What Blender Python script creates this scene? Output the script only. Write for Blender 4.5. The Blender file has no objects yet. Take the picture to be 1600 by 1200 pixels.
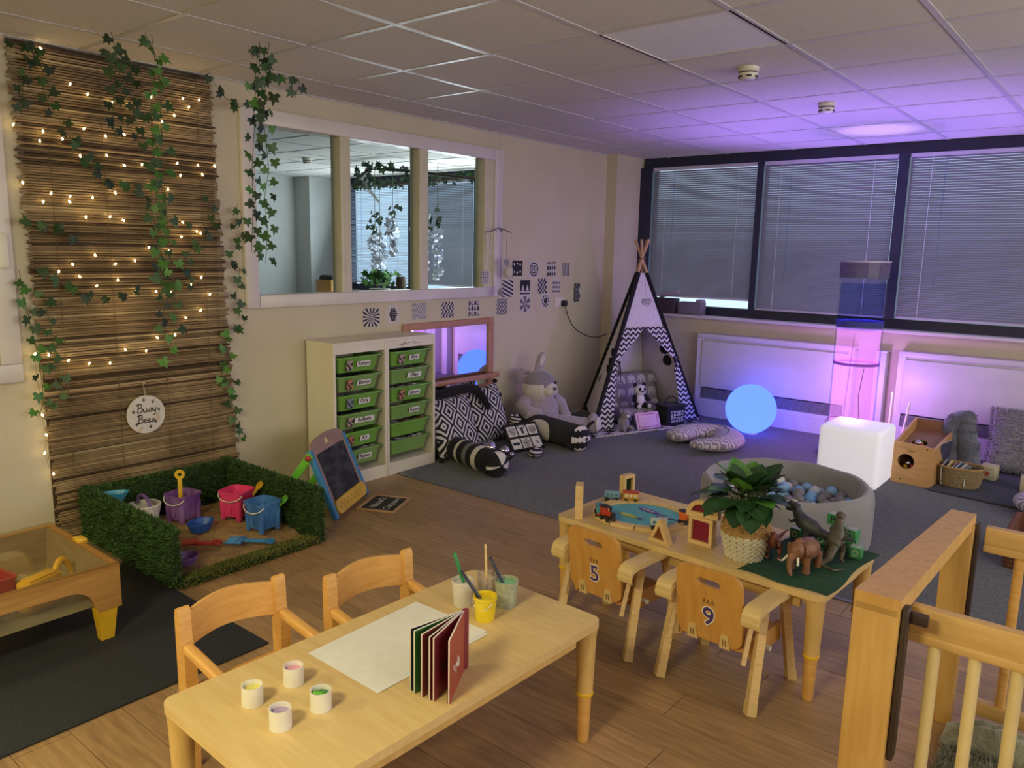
import bpy, bmesh, math, random
from math import sin, cos, pi, radians
from mathutils import Matrix, Vector, Euler
from mathutils.geometry import tessellate_polygon
S = bpy.context.scene
COL = S.collection
R = random.Random(7)

# ------------------------------------------------------------------ camera
cd = bpy.data.cameras.new('camera'); cam = bpy.data.objects.new('camera', cd); COL.objects.link(cam); S.camera = cam
cd.sensor_width = 36.0; cd.lens = 1211.3 / 1600 * 36.0; cd.clip_start = 0.05
yaw, pitch, roll = 0.6829, 0.171, 0.0198
fw = Vector((-sin(yaw) * cos(pitch), cos(yaw) * cos(pitch), -sin(pitch)))
rt = fw.cross(Vector((0, 0, 1))).normalized(); up = rt.cross(fw)
rt2 = cos(roll) * rt + sin(roll) * up; up2 = -sin(roll) * rt + cos(roll) * up
m = Matrix((rt2, up2, -fw)).transposed().to_4x4(); m.translation = (4.142, 0, 1.528); cam.matrix_world = m

# ------------------------------------------------------------------ world, exposure
S.view_settings.view_transform = 'Standard'; S.view_settings.look = 'None'
S.view_settings.gamma = 1.0; S.view_settings.use_curve_mapping = False
S.view_settings.exposure = 0.02
S.cycles.transparent_max_bounces = 24
W = bpy.data.worlds.new('world'); S.world = W; W.use_nodes = True
W.node_tree.nodes['Background'].inputs[0].default_value = (0.72, 0.86, 1.0, 1)
W.node_tree.nodes['Background'].inputs[1].default_value = 1.3
def lamp(name, kind, loc, energy, color, size=0.1, rot=(0, 0, 0), sy=None, spread=None):
    l = bpy.data.lights.new(name, kind); l.energy = energy; l.color = color
    if kind == 'AREA':
        l.size = size
        if sy: l.shape = 'RECTANGLE'; l.size_y = sy
        if spread: l.spread = spread
    elif kind == 'SPOT':
        l.shadow_soft_size = size; l.spot_size = spread or 1.2; l.spot_blend = 0.8
    else: l.shadow_soft_size = size
    o = bpy.data.objects.new(name, l); o.location = loc; o.rotation_euler = rot; COL.objects.link(o); return o
# the lit ceiling panels behind the photographer (panels themselves are built below)
WARM = (1.0, 0.89, 0.50)
lamp('panel_light', 'AREA', (3.09, -0.97, 2.425), 85, WARM, 0.56)
lamp('panel_light', 'AREA', (0.69, -1.57, 2.425), 60, WARM, 0.56)
# soft fill lamp added by the right wall to brighten the whole room
lamp('right_fill_light', 'AREA', (6.3, 2.7, 1.40), 80, (1.0, 0.92, 0.86), 1.3, (0, radians(106), 0), 6.0)
# daylight in the neighbouring room
lamp('neighbour_daylight', 'AREA', (-2.4, 6.7, 1.45), 95, (0.86, 0.94, 1.0), 3.2, (radians(-112), 0, 0), 1.0)
# coloured light of the bubble tube
lamp('bubble_light_up', 'SPOT', (2.47, 6.22, 0.30), 360, (0.40, 0.26, 1.0), 0.14, (radians(180 + 9), 0, 0), spread=1.5)
lamp('bubble_light_low', 'POINT', (2.47, 6.22, 0.50), 17, (0.66, 0.34, 1.0), 0.08)

# ------------------------------------------------------------------ materials
def lin(c):
    if isinstance(c, str):
        c = [int(c[i:i + 2], 16) / 255 for i in (0, 2, 4)]
        c = [x / 12.92 if x <= 0.04045 else ((x + 0.055) / 1.055) ** 2.4 for x in c]
    return (c[0], c[1], c[2], 1)
MATS = {}
def mat(name, c1, c2=None, rough=0.6, scale=8, stretch=(1, 1, 1), bump=0.0, metal=0.0, rnd=0.0, world=False, detail=4, emit=0.0, sheen=0.0, bscale=None, trans=0.0, coat=0.0, sharp=None, spec=0.5):
    if name in MATS: return MATS[name]
    M = bpy.data.materials.new(name); M.use_nodes = True; MATS[name] = M
    nt = M.node_tree; N = nt.nodes; L = nt.links; b = N['Principled BSDF']
    b.inputs['Roughness'].default_value = rough; b.inputs['Metallic'].default_value = metal
    b.inputs['Specular IOR Level'].default_value = spec
    b.inputs['Sheen Weight'].default_value = sheen; b.inputs['Coat Weight'].default_value = coat
    b.inputs['Transmission Weight'].default_value = trans
    if c2 is None:
        r, g, bb, _ = lin(c1); c2 = (r * .86, g * .86, bb * .86)
    if world: out = N.new('ShaderNodeNewGeometry').outputs['Position']
    else: out = N.new('ShaderNodeTexCoord').outputs['Object']
    mp = N.new('ShaderNodeMapping'); mp.inputs['Scale'].default_value = stretch; L.new(out, mp.inputs[0])
    nz = N.new('ShaderNodeTexNoise'); nz.inputs['Scale'].default_value = scale; nz.inputs['Detail'].default_value = detail; L.new(mp.outputs[0], nz.inputs[0])
    cr = N.new('ShaderNodeValToRGB'); L.new(nz.outputs[0], cr.inputs[0])
    lo, hi = sharp or (0.3, 0.7)
    cr.color_ramp.elements[0].position = lo; cr.color_ramp.elements[1].position = hi
    cr.color_ramp.elements[0].color = lin(c1); cr.color_ramp.elements[1].color = lin(c2)
    col = cr.outputs[0]
    if rnd:
        oi = N.new('ShaderNodeObjectInfo'); hs = N.new('ShaderNodeHueSaturation'); mr = N.new('ShaderNodeMapRange')
        mr.inputs['To Min'].default_value = 1 - rnd; mr.inputs['To Max'].default_value = 1 + rnd
        L.new(oi.outputs['Random'], mr.inputs[0]); L.new(mr.outputs[0], hs.inputs['Value']); L.new(col, hs.inputs['Color']); col = hs.outputs[0]
        if not world:
            L.new(oi.outputs['Location'], mp.inputs['Location'])
    L.new(col, b.inputs['Base Color'])
    if emit:
        L.new(col, b.inputs['Emission Color']); b.inputs['Emission Strength'].default_value = emit
    if bump:
        n2 = nz
        if bscale:
            n2 = N.new('ShaderNodeTexNoise'); n2.inputs['Scale'].default_value = bscale; L.new(mp.outputs[0], n2.inputs[0])
        bp = N.new('ShaderNodeBump'); bp.inputs['Strength'].default_value = bump; bp.inputs['Distance'].default_value = 0.01
        L.new(n2.outputs[0], bp.inputs['Height']); L.new(bp.outputs[0], b.inputs['Normal'])
    return M
def clear(name, tint='FFFFFF', gloss=0.1, alpha=0.9, rough=0.02, milky=0.0, emit=None, es=0.0):
    """thin clear plastic / glass: transparent with a fresnel gloss, optional milky diffuse share or glow of a lamp"""
    if name in MATS: return MATS[name]
    M = bpy.data.materials.new(name); M.use_nodes = True; MATS[name] = M
    nt = M.node_tree; N = nt.nodes; L = nt.links; N.remove(N['Principled BSDF']); out = N['Material Output']
    tr = N.new('ShaderNodeBsdfTransparent'); tr.inputs[0].default_value = lin(tint)
    gl = N.new('ShaderNodeBsdfGlossy'); gl.inputs['Roughness'].default_value = rough
    fr = N.new('ShaderNodeLayerWeight'); fr.inputs[0].default_value = gloss
    ml = N.new('ShaderNodeMath'); ml.operation = 'MULTIPLY'; ml.inputs[1].default_value = 0.45; L.new(fr.outputs['Fresnel'], ml.inputs[0])
    mx = N.new('ShaderNodeMixShader'); L.new(ml.outputs[0], mx.inputs[0]); L.new(tr.outputs[0], mx.inputs[1]); L.new(gl.outputs[0], mx.inputs[2])
    last = mx.outputs[0]
    if milky:
        df = N.new('ShaderNodeBsdfDiffuse'); df.inputs[0].default_value = lin(tint)
        nz = N.new('ShaderNodeTexNoise'); nz.inputs['Scale'].default_value = 6
        mr = N.new('ShaderNodeMapRange'); mr.inputs['To Min'].default_value = milky * .6; mr.inputs['To Max'].default_value = min(1, milky * 1.4)
        L.new(nz.outputs[0], mr.inputs[0])
        m2 = N.new('ShaderNodeMixShader'); L.new(mr.outputs[0], m2.inputs[0]); L.new(last, m2.inputs[1]); L.new(df.outputs[0], m2.inputs[2]); last = m2.outputs[0]
    if emit:
        em = N.new('ShaderNodeEmission'); em.inputs[0].default_value = lin(emit); em.inputs[1].default_value = es
        ad = N.new('ShaderNodeAddShader'); L.new(last, ad.inputs[0]); L.new(em.outputs[0], ad.inputs[1]); last = ad.outputs[0]
    L.new(last, out.inputs[0]); return M
def glow(name, color, strength, c2=None, scale=3):
    if name in MATS: return MATS[name]
    M = bpy.data.materials.new(name); M.use_nodes = True; MATS[name] = M
    nt = M.node_tree; N = nt.nodes; L = nt.links; N.remove(N['Principled BSDF']); out = N['Material Output']
    em = N.new('ShaderNodeEmission'); em.inputs[1].default_value = strength
    tc = N.new('ShaderNodeTexCoord'); nz = N.new('ShaderNodeTexNoise'); nz.inputs['Scale'].default_value = scale; L.new(tc.outputs['Object'], nz.inputs[0])
    cr = N.new('ShaderNodeValToRGB'); cr.color_ramp.elements[0].color = lin(color); cr.color_ramp.elements[1].color = lin(c2 or color)
    L.new(nz.outputs[0], cr.inputs[0]); L.new(cr.outputs[0], em.inputs[0]); L.new(em.outputs[0], out.inputs[0]); return M

# ------------------------------------------------------------------ geometry builder
def TR(x=0, y=0, z=0, rx=0, ry=0, rz=0, s=1):
    return Matrix.Translation((x, y, z)) @ Euler((rx, ry, rz)).to_matrix().to_4x4() @ Matrix.Diagonal((s, s, s, 1))
def frame(p, d):
    d = Vector(d).normalized(); a = Vector((0, 0, 1)) if abs(d.z) < 0.9 else Vector((1, 0, 0))
    x = a.cross(d).normalized(); y = d.cross(x); M = Matrix((x, y, d)).transposed().to_4x4(); M.translation = p; return M
class G:
    def __init__(s): s.v = []; s.f = []; s.m = []
    def add(s, vs, fs, m=0, T=None):
        b = len(s.v)
        s.v += [tuple(T @ Vector(v)) for v in vs] if T is not None else [tuple(v) for v in vs]
        s.f += [tuple(b + i for i in f) for f in fs]
        s.m += [m(k) for k in range(len(fs))] if callable(m) else [m] * len(fs)
        return s
    def box(s, x0, x1, y0, y1, z0, z1, m=0, T=None):
        return s.add([(x0, y0, z0), (x1, y0, z0), (x1, y1, z0), (x0, y1, z0), (x0, y0, z1), (x1, y0, z1), (x1, y1, z1), (x0, y1, z1)],
              [(0, 3, 2, 1), (4, 5, 6, 7), (0, 1, 5, 4), (1, 2, 6, 5), (2, 3, 7, 6), (3, 0, 4, 7)], m, T)
    def rbox(s, x0, x1, y0, y1, z0, z1, r=0.01, seg=2, m=0, T=None):
        bm = bmesh.new(); bmesh.ops.create_cube(bm, size=1.0)
        for v in bm.verts: v.co = Vector(((x0 + x1) / 2 + v.co.x * (x1 - x0), (y0 + y1) / 2 + v.co.y * (y1 - y0), (z0 + z1) / 2 + v.co.z * (z1 - z0)))
        r = min(r, 0.49 * min(x1 - x0, y1 - y0, z1 - z0))
        bmesh.ops.bevel(bm, geom=list(bm.edges), offset=r, segments=seg, profile=0.5, affect='EDGES')
        s.bm(bm, m, T); return s
    def bm(s, bm, m=0, T=None):
        bm.verts.index_update()
        s.add([v.co for v in bm.verts], [[v.index for v in f.verts] for f in bm.faces], m, T); bm.free(); return s
    def tube(s, pts, r, n=8, m=0, T=None, closed=False, cap=True, sx=1, sy=1):
        pts = [Vector(p) for p in pts]; k = len(pts); rs = r if isinstance(r, (list, tuple)) else [r] * k
        vs = []; prev = None
        for i, p in enumerate(pts):
            d = (pts[(i + 1) % k] - pts[i - 1]) if closed else (pts[min(i + 1, k - 1)] - pts[max(i - 1, 0)])
            d = d.normalized() if d.length > 1e-9 else Vector((0, 0, 1))
            if prev is None: a = Vector((0, 0, 1)) if abs(d.z) < 0.9 else Vector((1, 0, 0)); x = (a - d * a.dot(d)).normalized()
            else: x = (prev - d * prev.dot(d)).normalized()
            prev = x; y = d.cross(x)
            for j in range(n):
                a = 2 * pi * j / n; vs.append(p + x * cos(a) * rs[i] * sx + y * sin(a) * rs[i] * sy)
        fs = []
        for i in range(k if closed else k - 1):
            for j in range(n):
                a, b = i * n + j, i * n + (j + 1) % n; c = ((i + 1) % k) * n
                fs.append((a, b, c + (j + 1) % n, c + j))
        if cap and not closed: fs.append(tuple(range(n - 1, -1, -1))); fs.append(tuple((k - 1) * n + j for j in range(n)))
        return s.add(vs, fs, m, T)
    def cyl(s, p0, p1, r0, r1=None, n=12, m=0, T=None, cap=True):
        return s.tube([p0, p1], [r0, r0 if r1 is None else r1], n, m, T, cap=cap)
    def lathe(s, prof, n=24, m=0, T=None, sx=1, sy=1, mf=None, close=True):
        vs = []; k = len(prof)
        for r, z in prof:
            for j in range(n):
                a = 2 * pi * j / n; vs.append((r * cos(a) * sx, r * sin(a) * sy, z))
        fs = []; ms = []
        for i in range(k - 1):
            for j in range(n):
                fs.append((i * n + j, i * n + (j + 1) % n, (i + 1) * n + (j + 1) % n, (i + 1) * n + j)); ms.append(mf(i, j) if mf else m)
        if close and prof[0][0] > 1e-4: fs.append(tuple(range(n - 1, -1, -1))); ms.append(mf(0, 0) if mf else m)
        if close and prof[-1][0] > 1e-4: fs.append(tuple((k - 1) * n + j for j in range(n))); ms.append(mf(k - 2, 0) if mf else m)
        return s.add(vs, fs, lambda q: ms[q], T)
    def sph(s, c, r, n=16, m=0, rot=None, mf=None, p=1.0, T=None):
        if not isinstance(r, (tuple, list)): r = (r, r, r)
        k = max(6, n // 2); M = Matrix.Translation(c) @ (Euler(rot).to_matrix().to_4x4() if rot else Matrix())
        if T is not None: M = T @ M
        sg = lambda x: math.copysign(abs(x) ** p, x)
        vs = [(0, 0, -r[2])]; fs = []; ms = []
        for i in range(1, k):
            t = -pi / 2 + pi * i / k
            for j in range(n):
                a = 2 * pi * j / n; vs.append((r[0] * sg(cos(t)) * sg(cos(a)), r[1] * sg(cos(t)) * sg(sin(a)), r[2] * sg(sin(t))))
        vs.append((0, 0, r[2])); top = len(vs) - 1
        q = lambda i, j: 1 + (i - 1) * n + j % n
        for j in range(n): fs.append((0, q(1, j + 1), q(1, j)))
        for i in range(1, k - 1):
            for j in range(n): fs.append((q(i, j), q(i, j + 1), q(i + 1, j + 1), q(i + 1, j)))
        for j in range(n): fs.append((q(k - 1, j), q(k - 1, j + 1), top))
        mm = m
        if mf:
            cs = [sum((Vector(vs[i]) for i in f), Vector()) / len(f) for f in fs]
            mm = lambda a: mf(cs[a].x / r[0], cs[a].y / r[1], cs[a].z / r[2])
        return s.add(vs, fs, mm, M)
    def plate(s, outer, holes=(), t=0.01, m=0, T=None, me=None):
        """outline polygon (x,y) with holes, thickness t along z, front at z=t"""
        loops = [list(outer)] + [list(h) for h in holes]; flat = [p for l in loops for p in l]
        tris = tessellate_polygon([[Vector((p[0], p[1], 0)) for p in l] for l in loops]); n = len(flat)
        def ccw(a, b, c): return (flat[b][0] - flat[a][0]) * (flat[c][1] - flat[a][1]) - (flat[b][1] - flat[a][1]) * (flat[c][0] - flat[a][0]) > 0
        tris = [q if ccw(*q) else q[::-1] for q in tris]
        vs = [(p[0], p[1], 0) for p in flat] + [(p[0], p[1], t) for p in flat]
        fs = [tuple(i + n for i in q) for q in tris] + [tuple(q[::-1]) for q in tris]; o = 0; k = len(fs)
        for li, l in enumerate(loops):
            ar = sum(l[i][0] * l[(i + 1) % len(l)][1] - l[(i + 1) % len(l)][0] * l[i][1] for i in range(len(l)))
            for i in range(len(l)):
                a, b = o + i, o + (i + 1) % len(l)
                if (ar > 0) != (li == 0): a, b = b, a
                fs.append((a, b, b + n, a + n))
            o += len(l)
        return s.add(vs, fs, (lambda q: m if q < k else me) if me is not None else m, T)
    def grid(s, fn, nu, nv, m=0, T=None, mf=None, wrap=False):
        vs = [fn(i / nu, j / nv) for j in range(nv + 1) for i in range(nu + 1)]; fs = []; ms = []
        for j in range(nv):
            for i in range(nu):
                a = j * (nu + 1) + i; fs.append((a, a + 1, a + nu + 2, a + nu + 1)); ms.append(mf((i + .5) / nu, (j + .5) / nv) if mf else m)
        return s.add(vs, fs, lambda q: ms[q], T)
    def card(s, w, h, t, fn, nu=24, nv=24, T=None, m=0):
        """flat card: print grid on the front (z=t), plain body; fn(u,v)->material index"""
        s.box(-w / 2, w / 2, -h / 2, h / 2, 0, t * .98, m, T)
        return s.grid(lambda u, v: ((u - .5) * w, (v - .5) * h, t), nu, nv, 0, T, fn)
    def text(s, txt, size, T=None, m=0, depth=0.0004, shear=0, bold=0.0, space=1.0):
        cu = bpy.data.curves.new('t', 'FONT'); cu.body = txt; cu.size = size; cu.align_x = 'CENTER'; cu.align_y = 'CENTER'; cu.extrude = depth
        cu.shear = shear; cu.offset = bold; cu.resolution_u = 3; cu.space_character = space
        o = bpy.data.objects.new('t', cu); COL.objects.link(o); me = o.to_mesh()
        s.add([v.co.copy() for v in me.vertices], [tuple(p.vertices) for p in me.polygons], m, T)
        o.to_mesh_clear(); bpy.data.objects.remove(o); bpy.data.curves.remove(cu); return s
    def strokes(s, lines, r, T=None, m=0, n=5):
        for l in lines: s.tube(l, r, n, m, T)
        return s
    def mesh(s, name, mats, ang=38):
        me = bpy.data.meshes.new(name); me.from_pydata(s.v, [], s.f)
        for x in (mats if isinstance(mats, (list, tuple)) else [mats]): me.materials.append(x)
        me.polygons.foreach_set('material_index', s.m)
        me.polygons.foreach_set('use_smooth', [ang > 0] * len(s.f))
        if ang > 0: me.set_sharp_from_angle(angle=radians(ang))
        me.update(); return me
    def obj(s, name, mats, parent=None, loc=(0, 0, 0), rot=(0, 0, 0), ang=38, label=None):
        o = bpy.data.objects.new(name, s.mesh(name, mats, ang)); COL.objects.link(o); o.location = loc; o.rotation_euler = rot
        if parent: o.parent = parent
        if label: o['label'] = label
        return o
def put(name, mesh, parent=None, loc=(0, 0, 0), rot=(0, 0, 0), scale=(1, 1, 1)):
    o = bpy.data.objects.new(name, mesh); COL.objects.link(o); o.location = loc; o.rotation_euler = rot; o.scale = scale
    if parent: o.parent = parent
    return o
def tag(o, label, cat, group=None):
    o['label'] = label; o['category'] = cat
    if group: o['group'] = group
    return o
def thing(name, label, cat, loc=(0, 0, 0), rz=0, group=None, rot=None):
    o = bpy.data.objects.new(name, None); COL.objects.link(o); o.empty_display_size = 0.05
    o.location = loc; o.rotation_euler = rot or (0, 0, rz); return tag(o, label, cat, group)
def struct(o, label=None):
    o['kind'] = 'structure'
    if label: o['label'] = label
    return o
def dup(root, loc, rz=None, label=None, group=None):
    def cp(o, par):
        c = o.copy(); COL.objects.link(c); c.parent = par
        for ch in kids.get(o, ()): cp(ch, c)
        return c
    kids = {}
    for o in list(COL.objects):
        if o.parent: kids.setdefault(o.parent, []).append(o)
    r = cp(root, None); r.location = loc
    if rz is not None: r.rotation_euler = (0, 0, rz)
    if label: r['label'] = label
    if group: r['group'] = group
    return r
def rrect(w, h, r, n=5, cx=0, cy=0):
    pts = []
    for sx, sy, a0 in ((1, 1, 0), (-1, 1, 90), (-1, -1, 180), (1, -1, 270)):
        for k in range(n + 1):
            a = radians(a0 + 90 * k / n); pts.append((cx + sx * (w / 2 - r) + r * cos(a), cy + sy * (h / 2 - r) + r * sin(a)))
    return pts
def circ(r, n=24, cx=0, cy=0, a0=0, a1=2 * pi, sy=1):
    k = n if abs(a1 - a0 - 2 * pi) < 1e-6 else n - 1
    return [(cx + r * cos(a0 + (a1 - a0) * i / k), cy + sy * r * sin(a0 + (a1 - a0) * i / k)) for i in range(n)]
WALLX = Matrix(((0, 0, 1, 0), (1, 0, 0, 0), (0, 1, 0, 0), (0, 0, 0, 1)))   # card x->world y, y->world z, z->world x (facing +x)
FRONTY = Matrix(((1, 0, 0, 0), (0, 0, -1, 0), (0, 1, 0, 0), (0, 0, 0, 1)))  # card x->x, y->z, faces -y
# common materials
CREAM = mat('cream_paint', 'CEC4AA', 'C7BDA3', 0.75, 3, bump=0.05, bscale=160)
WHITE = mat('white_gloss_paint', 'DCD6D2', 'D2CCC8', 0.35, 5)
PLAST_W = mat('white_plastic', 'E2DED2', 'D8D4C8', 0.4, 10)
BLACK = mat('black_print', '16161A', '202026', 0.7, 30)
PAPER = mat('white_paper', 'E6E4E0', 'DEDCD8', 0.8, 20)
BIRCH = mat('birch_laminate', 'D9BD85', 'CFB077', 0.45, 7, (1, 9, 9), bump=0.02)
BEECH = mat('beech_wood', 'DCAA62', 'CC9850', 0.42, 6, (2, 2, 14), bump=0.03)
BEECHY = mat('beech_wood_crosswise', 'DFAE68', 'CF9C54', 0.42, 5, (12, 1.3, 14), bump=0.02)
BEECHX = mat('beech_wood_lengthwise', 'DFAE68', 'CF9C54', 0.42, 6, (1.5, 14, 14), bump=0.03)
PLY = mat('birch_ply', 'CE9A52', 'BF8A42', 0.45, 5, (8, 8, 1.2), bump=0.02)
PALEWOOD = mat('pale_wood', 'DFC08C', 'CFAE78', 0.5, 8, (2, 2, 12), bump=0.02)
BLKFAB = mat('black_fabric', '101014', '19191E', 0.95, 60, bump=0.4, sheen=0.04)
WHTFAB = mat('white_fabric', 'DAD6CE', 'CBC7C0', 0.95, 50, bump=0.3)
GREYFAB = mat('grey_fabric', '77777A', '6A6A6E', 0.95, 40, bump=0.3)
STEEL = mat('brushed_steel', '9A9AA2', '86868E', 0.3, 20, metal=0.9)
DARK = mat('dark_plastic', '1B1B1F', '26262A', 0.5, 20)
# ------------------------------------------------------------------ room shell
H = 2.44; YW = 6.98; XR = 6.6; YB = -3.0
VINYL = mat('vinyl_wood', 'A98860', '8A6C4A', 0.42, 5, (1.2, 11, 5), bump=0.03, rnd=0.14, world=True, detail=6)
VINYLB = mat('vinyl_joint', '3A2A1E', '30221A', 0.6)
floor = struct(G().box(-6.0, XR, YB, 7.4, -0.06, -0.003).obj('floor', VINYLB), 'brown wood-look vinyl floor laid in planks')
pw, pl = 0.165, 1.22
rows = int((3.5 + 0.3) / pw) + 1
pm = {}
for r in range(rows):
    y0 = 3.497 - (r + 1) * pw
    x = 0.012 - R.random() * pl
    while x < 4.7:
        xa, xb = max(x, 0.012), min(x + pl, 4.7)
        if xb - xa > 0.05:
            k = round(xb - xa, 2)
            G().box(xa + .0012, xb - .0012, y0 + .0012, y0 + pw - .0012, -0.0035, 0).obj('plank', VINYL, floor, ang=0)
        x += pl
CARPET = mat('charcoal_carpet', '2B2E35', '555862', 0.98, 130, bump=0.7, sheen=0.2, world=True, sharp=(0.35, 0.65))
struct(G().box(0, XR, 3.505, YW, -0.02, 0.004).obj('floor', CARPET), 'charcoal carpet of the play corner')
struct(G().box(0.32, XR, 3.49, 3.515, -0.002, 0.006).obj('trim_1', mat('floor_strip', '77777C', '88888C', 0.4, 20, metal=0.6)), 'metal strip between vinyl and carpet')
# left wall with the opening of the glazed screen
def wall(name, parts, label, m=CREAM):
    g = G()
    for p in parts: g.box(*p)
    return struct(g.obj(name, m, ang=0), label)
Y1, Y2, Z1, Z2 = 2.62, 4.85, 1.20, 2.26
wall('wall_left', [(-0.10, 0, YB, Y1, 0, H), (-0.10, 0, Y2, YW, 0, H), (-0.10, 0, Y1, Y2, 0, Z1), (-0.10, 0, Y1, Y2, Z2, H)], 'cream left wall with the white glazed screen')
wall('wall_right', [(XR, XR + .1, YB, YW, 0, H)], 'cream right wall')
wall('wall_front', [(-0.1, XR + .1, YB - .1, YB, 0, H)], 'cream wall behind the photographer')
wall('wall_column', [(0, 0.112, 6.463, YW, 0, H)], 'cream boxed column in the corner')
wall('wall_back', [(-0.0, XR, 6.905, 7.10, 0, 0.925)], 'cream wall under the windows')
struct(G().rbox(0.112, XR, 6.80, 6.99, 0.925, 0.950, .006).obj('trim_2', WHITE), 'white window sill board')
struct(G().box(0.0, 0.016, 4.9, 6.463, 0.0, 0.09).obj('baseboard_left', CREAM), 'painted skirting board')
struct(G().box(0.0, 0.016, YB, 1.5, 0.0, 0.09).obj('baseboard_left', CREAM), 'painted skirting board')
# ceiling: tiles in a grid of tee bars
TILE = mat('ceiling_tile', 'C9C5BE', 'D6D2CB', 0.9, 220, bump=0.35, sharp=(.42, .55), rnd=0.03)
ceil = struct(G().box(-6.0, XR + .1, YB - .1, 7.3, 2.462, 2.50).obj('ceiling', TILE), 'suspended ceiling of square mineral tiles')
X0, YJ = 0.389, 1.7266
xs = [0.0] + [X0 + .6 * i for i in range(0, 11)] + [XR]
ys = [YB] + [YJ + .6 * j for j in range(-7, 9)] + [YW]
lit = {(3.09, -0.97), (0.69, -1.57)}; litp = []
GLOWP = glow('lit_panel_diffuser', 'FFF0C8', 1.6)
OFFP = mat('light_diffuser_off', 'E6E9EE', 'DDE1E8', 0.5, 30, bump=0.1)
for i in range(len(xs) - 1):
    for j in range(len(ys) - 1):
        xa, xb, ya, yb = xs[i] + .008, xs[i + 1] - .008, ys[j] + .008, ys[j + 1] - .008
        if xb - xa < .03 or yb - ya < .03: continue
        cx, cy = (xa + xb) / 2, (ya + yb) / 2
        if any(abs(cx - a) < .05 and abs(cy - b) < .05 for a, b in lit): litp.append((xa, xb, ya, yb)); continue
        if abs(cx - 2.489) < .05 and abs(cy - 3.227) < .05:
            t = thing('ceiling_light', 'switched-off square light panel set flush in the ceiling tiles', 'ceiling light', (cx, cy, H))
            G().box(-.285, .285, -.285, .285, 0, .012).obj('diffuser', OFFP, t, ang=0)
            G().plate(rrect(.596, .596, .004, 1), [rrect(.566, .566, .004, 1)], .008).obj('frame', WHITE, t, (0, 0, -.004), ang=0)
            continue
        if cy < 0.4: continue
        G().box(xa, xb, ya, yb, H, H + .014).obj('tile', TILE, ceil, ang=0)
g = G()
for i in range(len(xs) - 1):
    for j in range(len(ys) - 1):
        if ys[j + 1] < 0.9: g.box(xs[i] + .008, xs[i + 1] - .008, ys[j] + .008, ys[j + 1] - .008, H, H + .014) if not any(abs((xs[i] + xs[i+1]) / 2 - a) < .05 and abs((ys[j] + ys[j+1]) / 2 - b) < .05 for a, b in lit) else None
o = g.obj('tile_field', TILE, ceil, ang=0); o['kind'] = 'stuff'
for n, (xa, xb, ya, yb) in enumerate(litp):
    t = thing('ceiling_light', ['lit square ceiling panel behind the near table', 'lit square ceiling panel near the left wall behind the camera'][n % 2], 'ceiling light', ((xa + xb) / 2, (ya + yb) / 2, H))
    G().box(-.285, .285, -.285, .285, 0, .012).obj('diffuser', GLOWP, t, ang=0)
    G().plate(rrect(.596, .596, .004, 1), [rrect(.566, .566, .004, 1)], .008).obj('frame', WHITE, t, (0, 0, -.004), ang=0)
TEE = mat('tee_bar', 'C8C6C8', 'BDBBBD', 0.35, 12)
for x in xs[1:-1]: G().box(x - .012, x + .012, YB, YW, H - .004, H + .002).obj('tee_bar', TEE, ceil, ang=0)
for y in ys[1:-1]: G().box(0, XR, y - .012, y + .012, H - .003, H + .002).obj('tee_bar', TEE, ceil, ang=0)
G().box(0, .02, YB, YW, H - .006, H + .002).obj('wall_angle', TEE, ceil, ang=0)
# smoke detectors
def detector(loc, label):
    t = thing('smoke_detector', label, 'smoke detector', loc)
    G().lathe([(.052, 0), (.052, -.018), (.046, -.022)], 24).obj('base', PLAST_W, t)
    G().lathe([(.044, -.020), (.044, -.030)], 24).obj('vent_ring', DARK, t)
    G().lathe([(.047, -.028), (.047, -.036), (.04, -.05), (.03, -.056), (.0001, -.058)], 24).obj('cap', PLAST_W, t)
    for k in range(6):
        a = k * pi / 3; G().box(-.012, .012, .0, .004, -.049, -.041).obj('slot', DARK, t, (.043 * cos(a), .043 * sin(a), 0), (0, 0, a - pi / 2))
detector((2.47, 3.86, H), 'white round smoke detector beside the switched-off light panel')
detector((2.49, 5.0, H), 'white round smoke detector nearest the windows, in the violet glow')

# ------------------------------------------------------------------ windows of the back wall
NAVY = mat('navy_window_frame', '262A44', '1F2239', 0.4, 12)
GLASS = clear('window_glass', 'F4FAFF', 0.08)
MULL = [(0.112, 0.245), (1.302, 1.36), (2.463, 2.545), (3.70, 3.77), (4.86, 4.93), (6.4, 6.6)]
def facade(x0, x1, mull, n, name='window'):
    w = struct(bpy.data.objects.new('%s_%d' % (name, n), None), 'dark navy framed window band'); COL.objects.link(w); w.location = (0, YW, 0)
    G().box(x0, x1, -.02, .06, 2.345, H).obj('head_rail', NAVY, w, ang=0)
    G().box(x0, x1, -.02, .06, .95, 1.03).obj('bottom_rail', NAVY, w, ang=0)
    for a, b in mull: G().box(a, b, -.078, .06, 1.03, 2.345).obj('mullion', NAVY, w, ang=0)
    for (a, b), (c, d) in zip(mull[:-1], mull[1:]): G().box(b, c, .03, .036, 1.03, 2.345).obj('pane', GLASS, w, ang=0)
    return w
facade(0.112, XR, MULL, 2)
SLAT = mat('blind_slat', 'A3A2AB', '99989F', 0.26, 4, (1, 1, 1), metal=0.35)
RAIL = mat('blind_rail', 'C4C2CC', 'B8B6C2', 0.35, 8)
CORD = mat('blind_cord', 'D0D0D6', 'C0C0C8', 0.7, 40)
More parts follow.
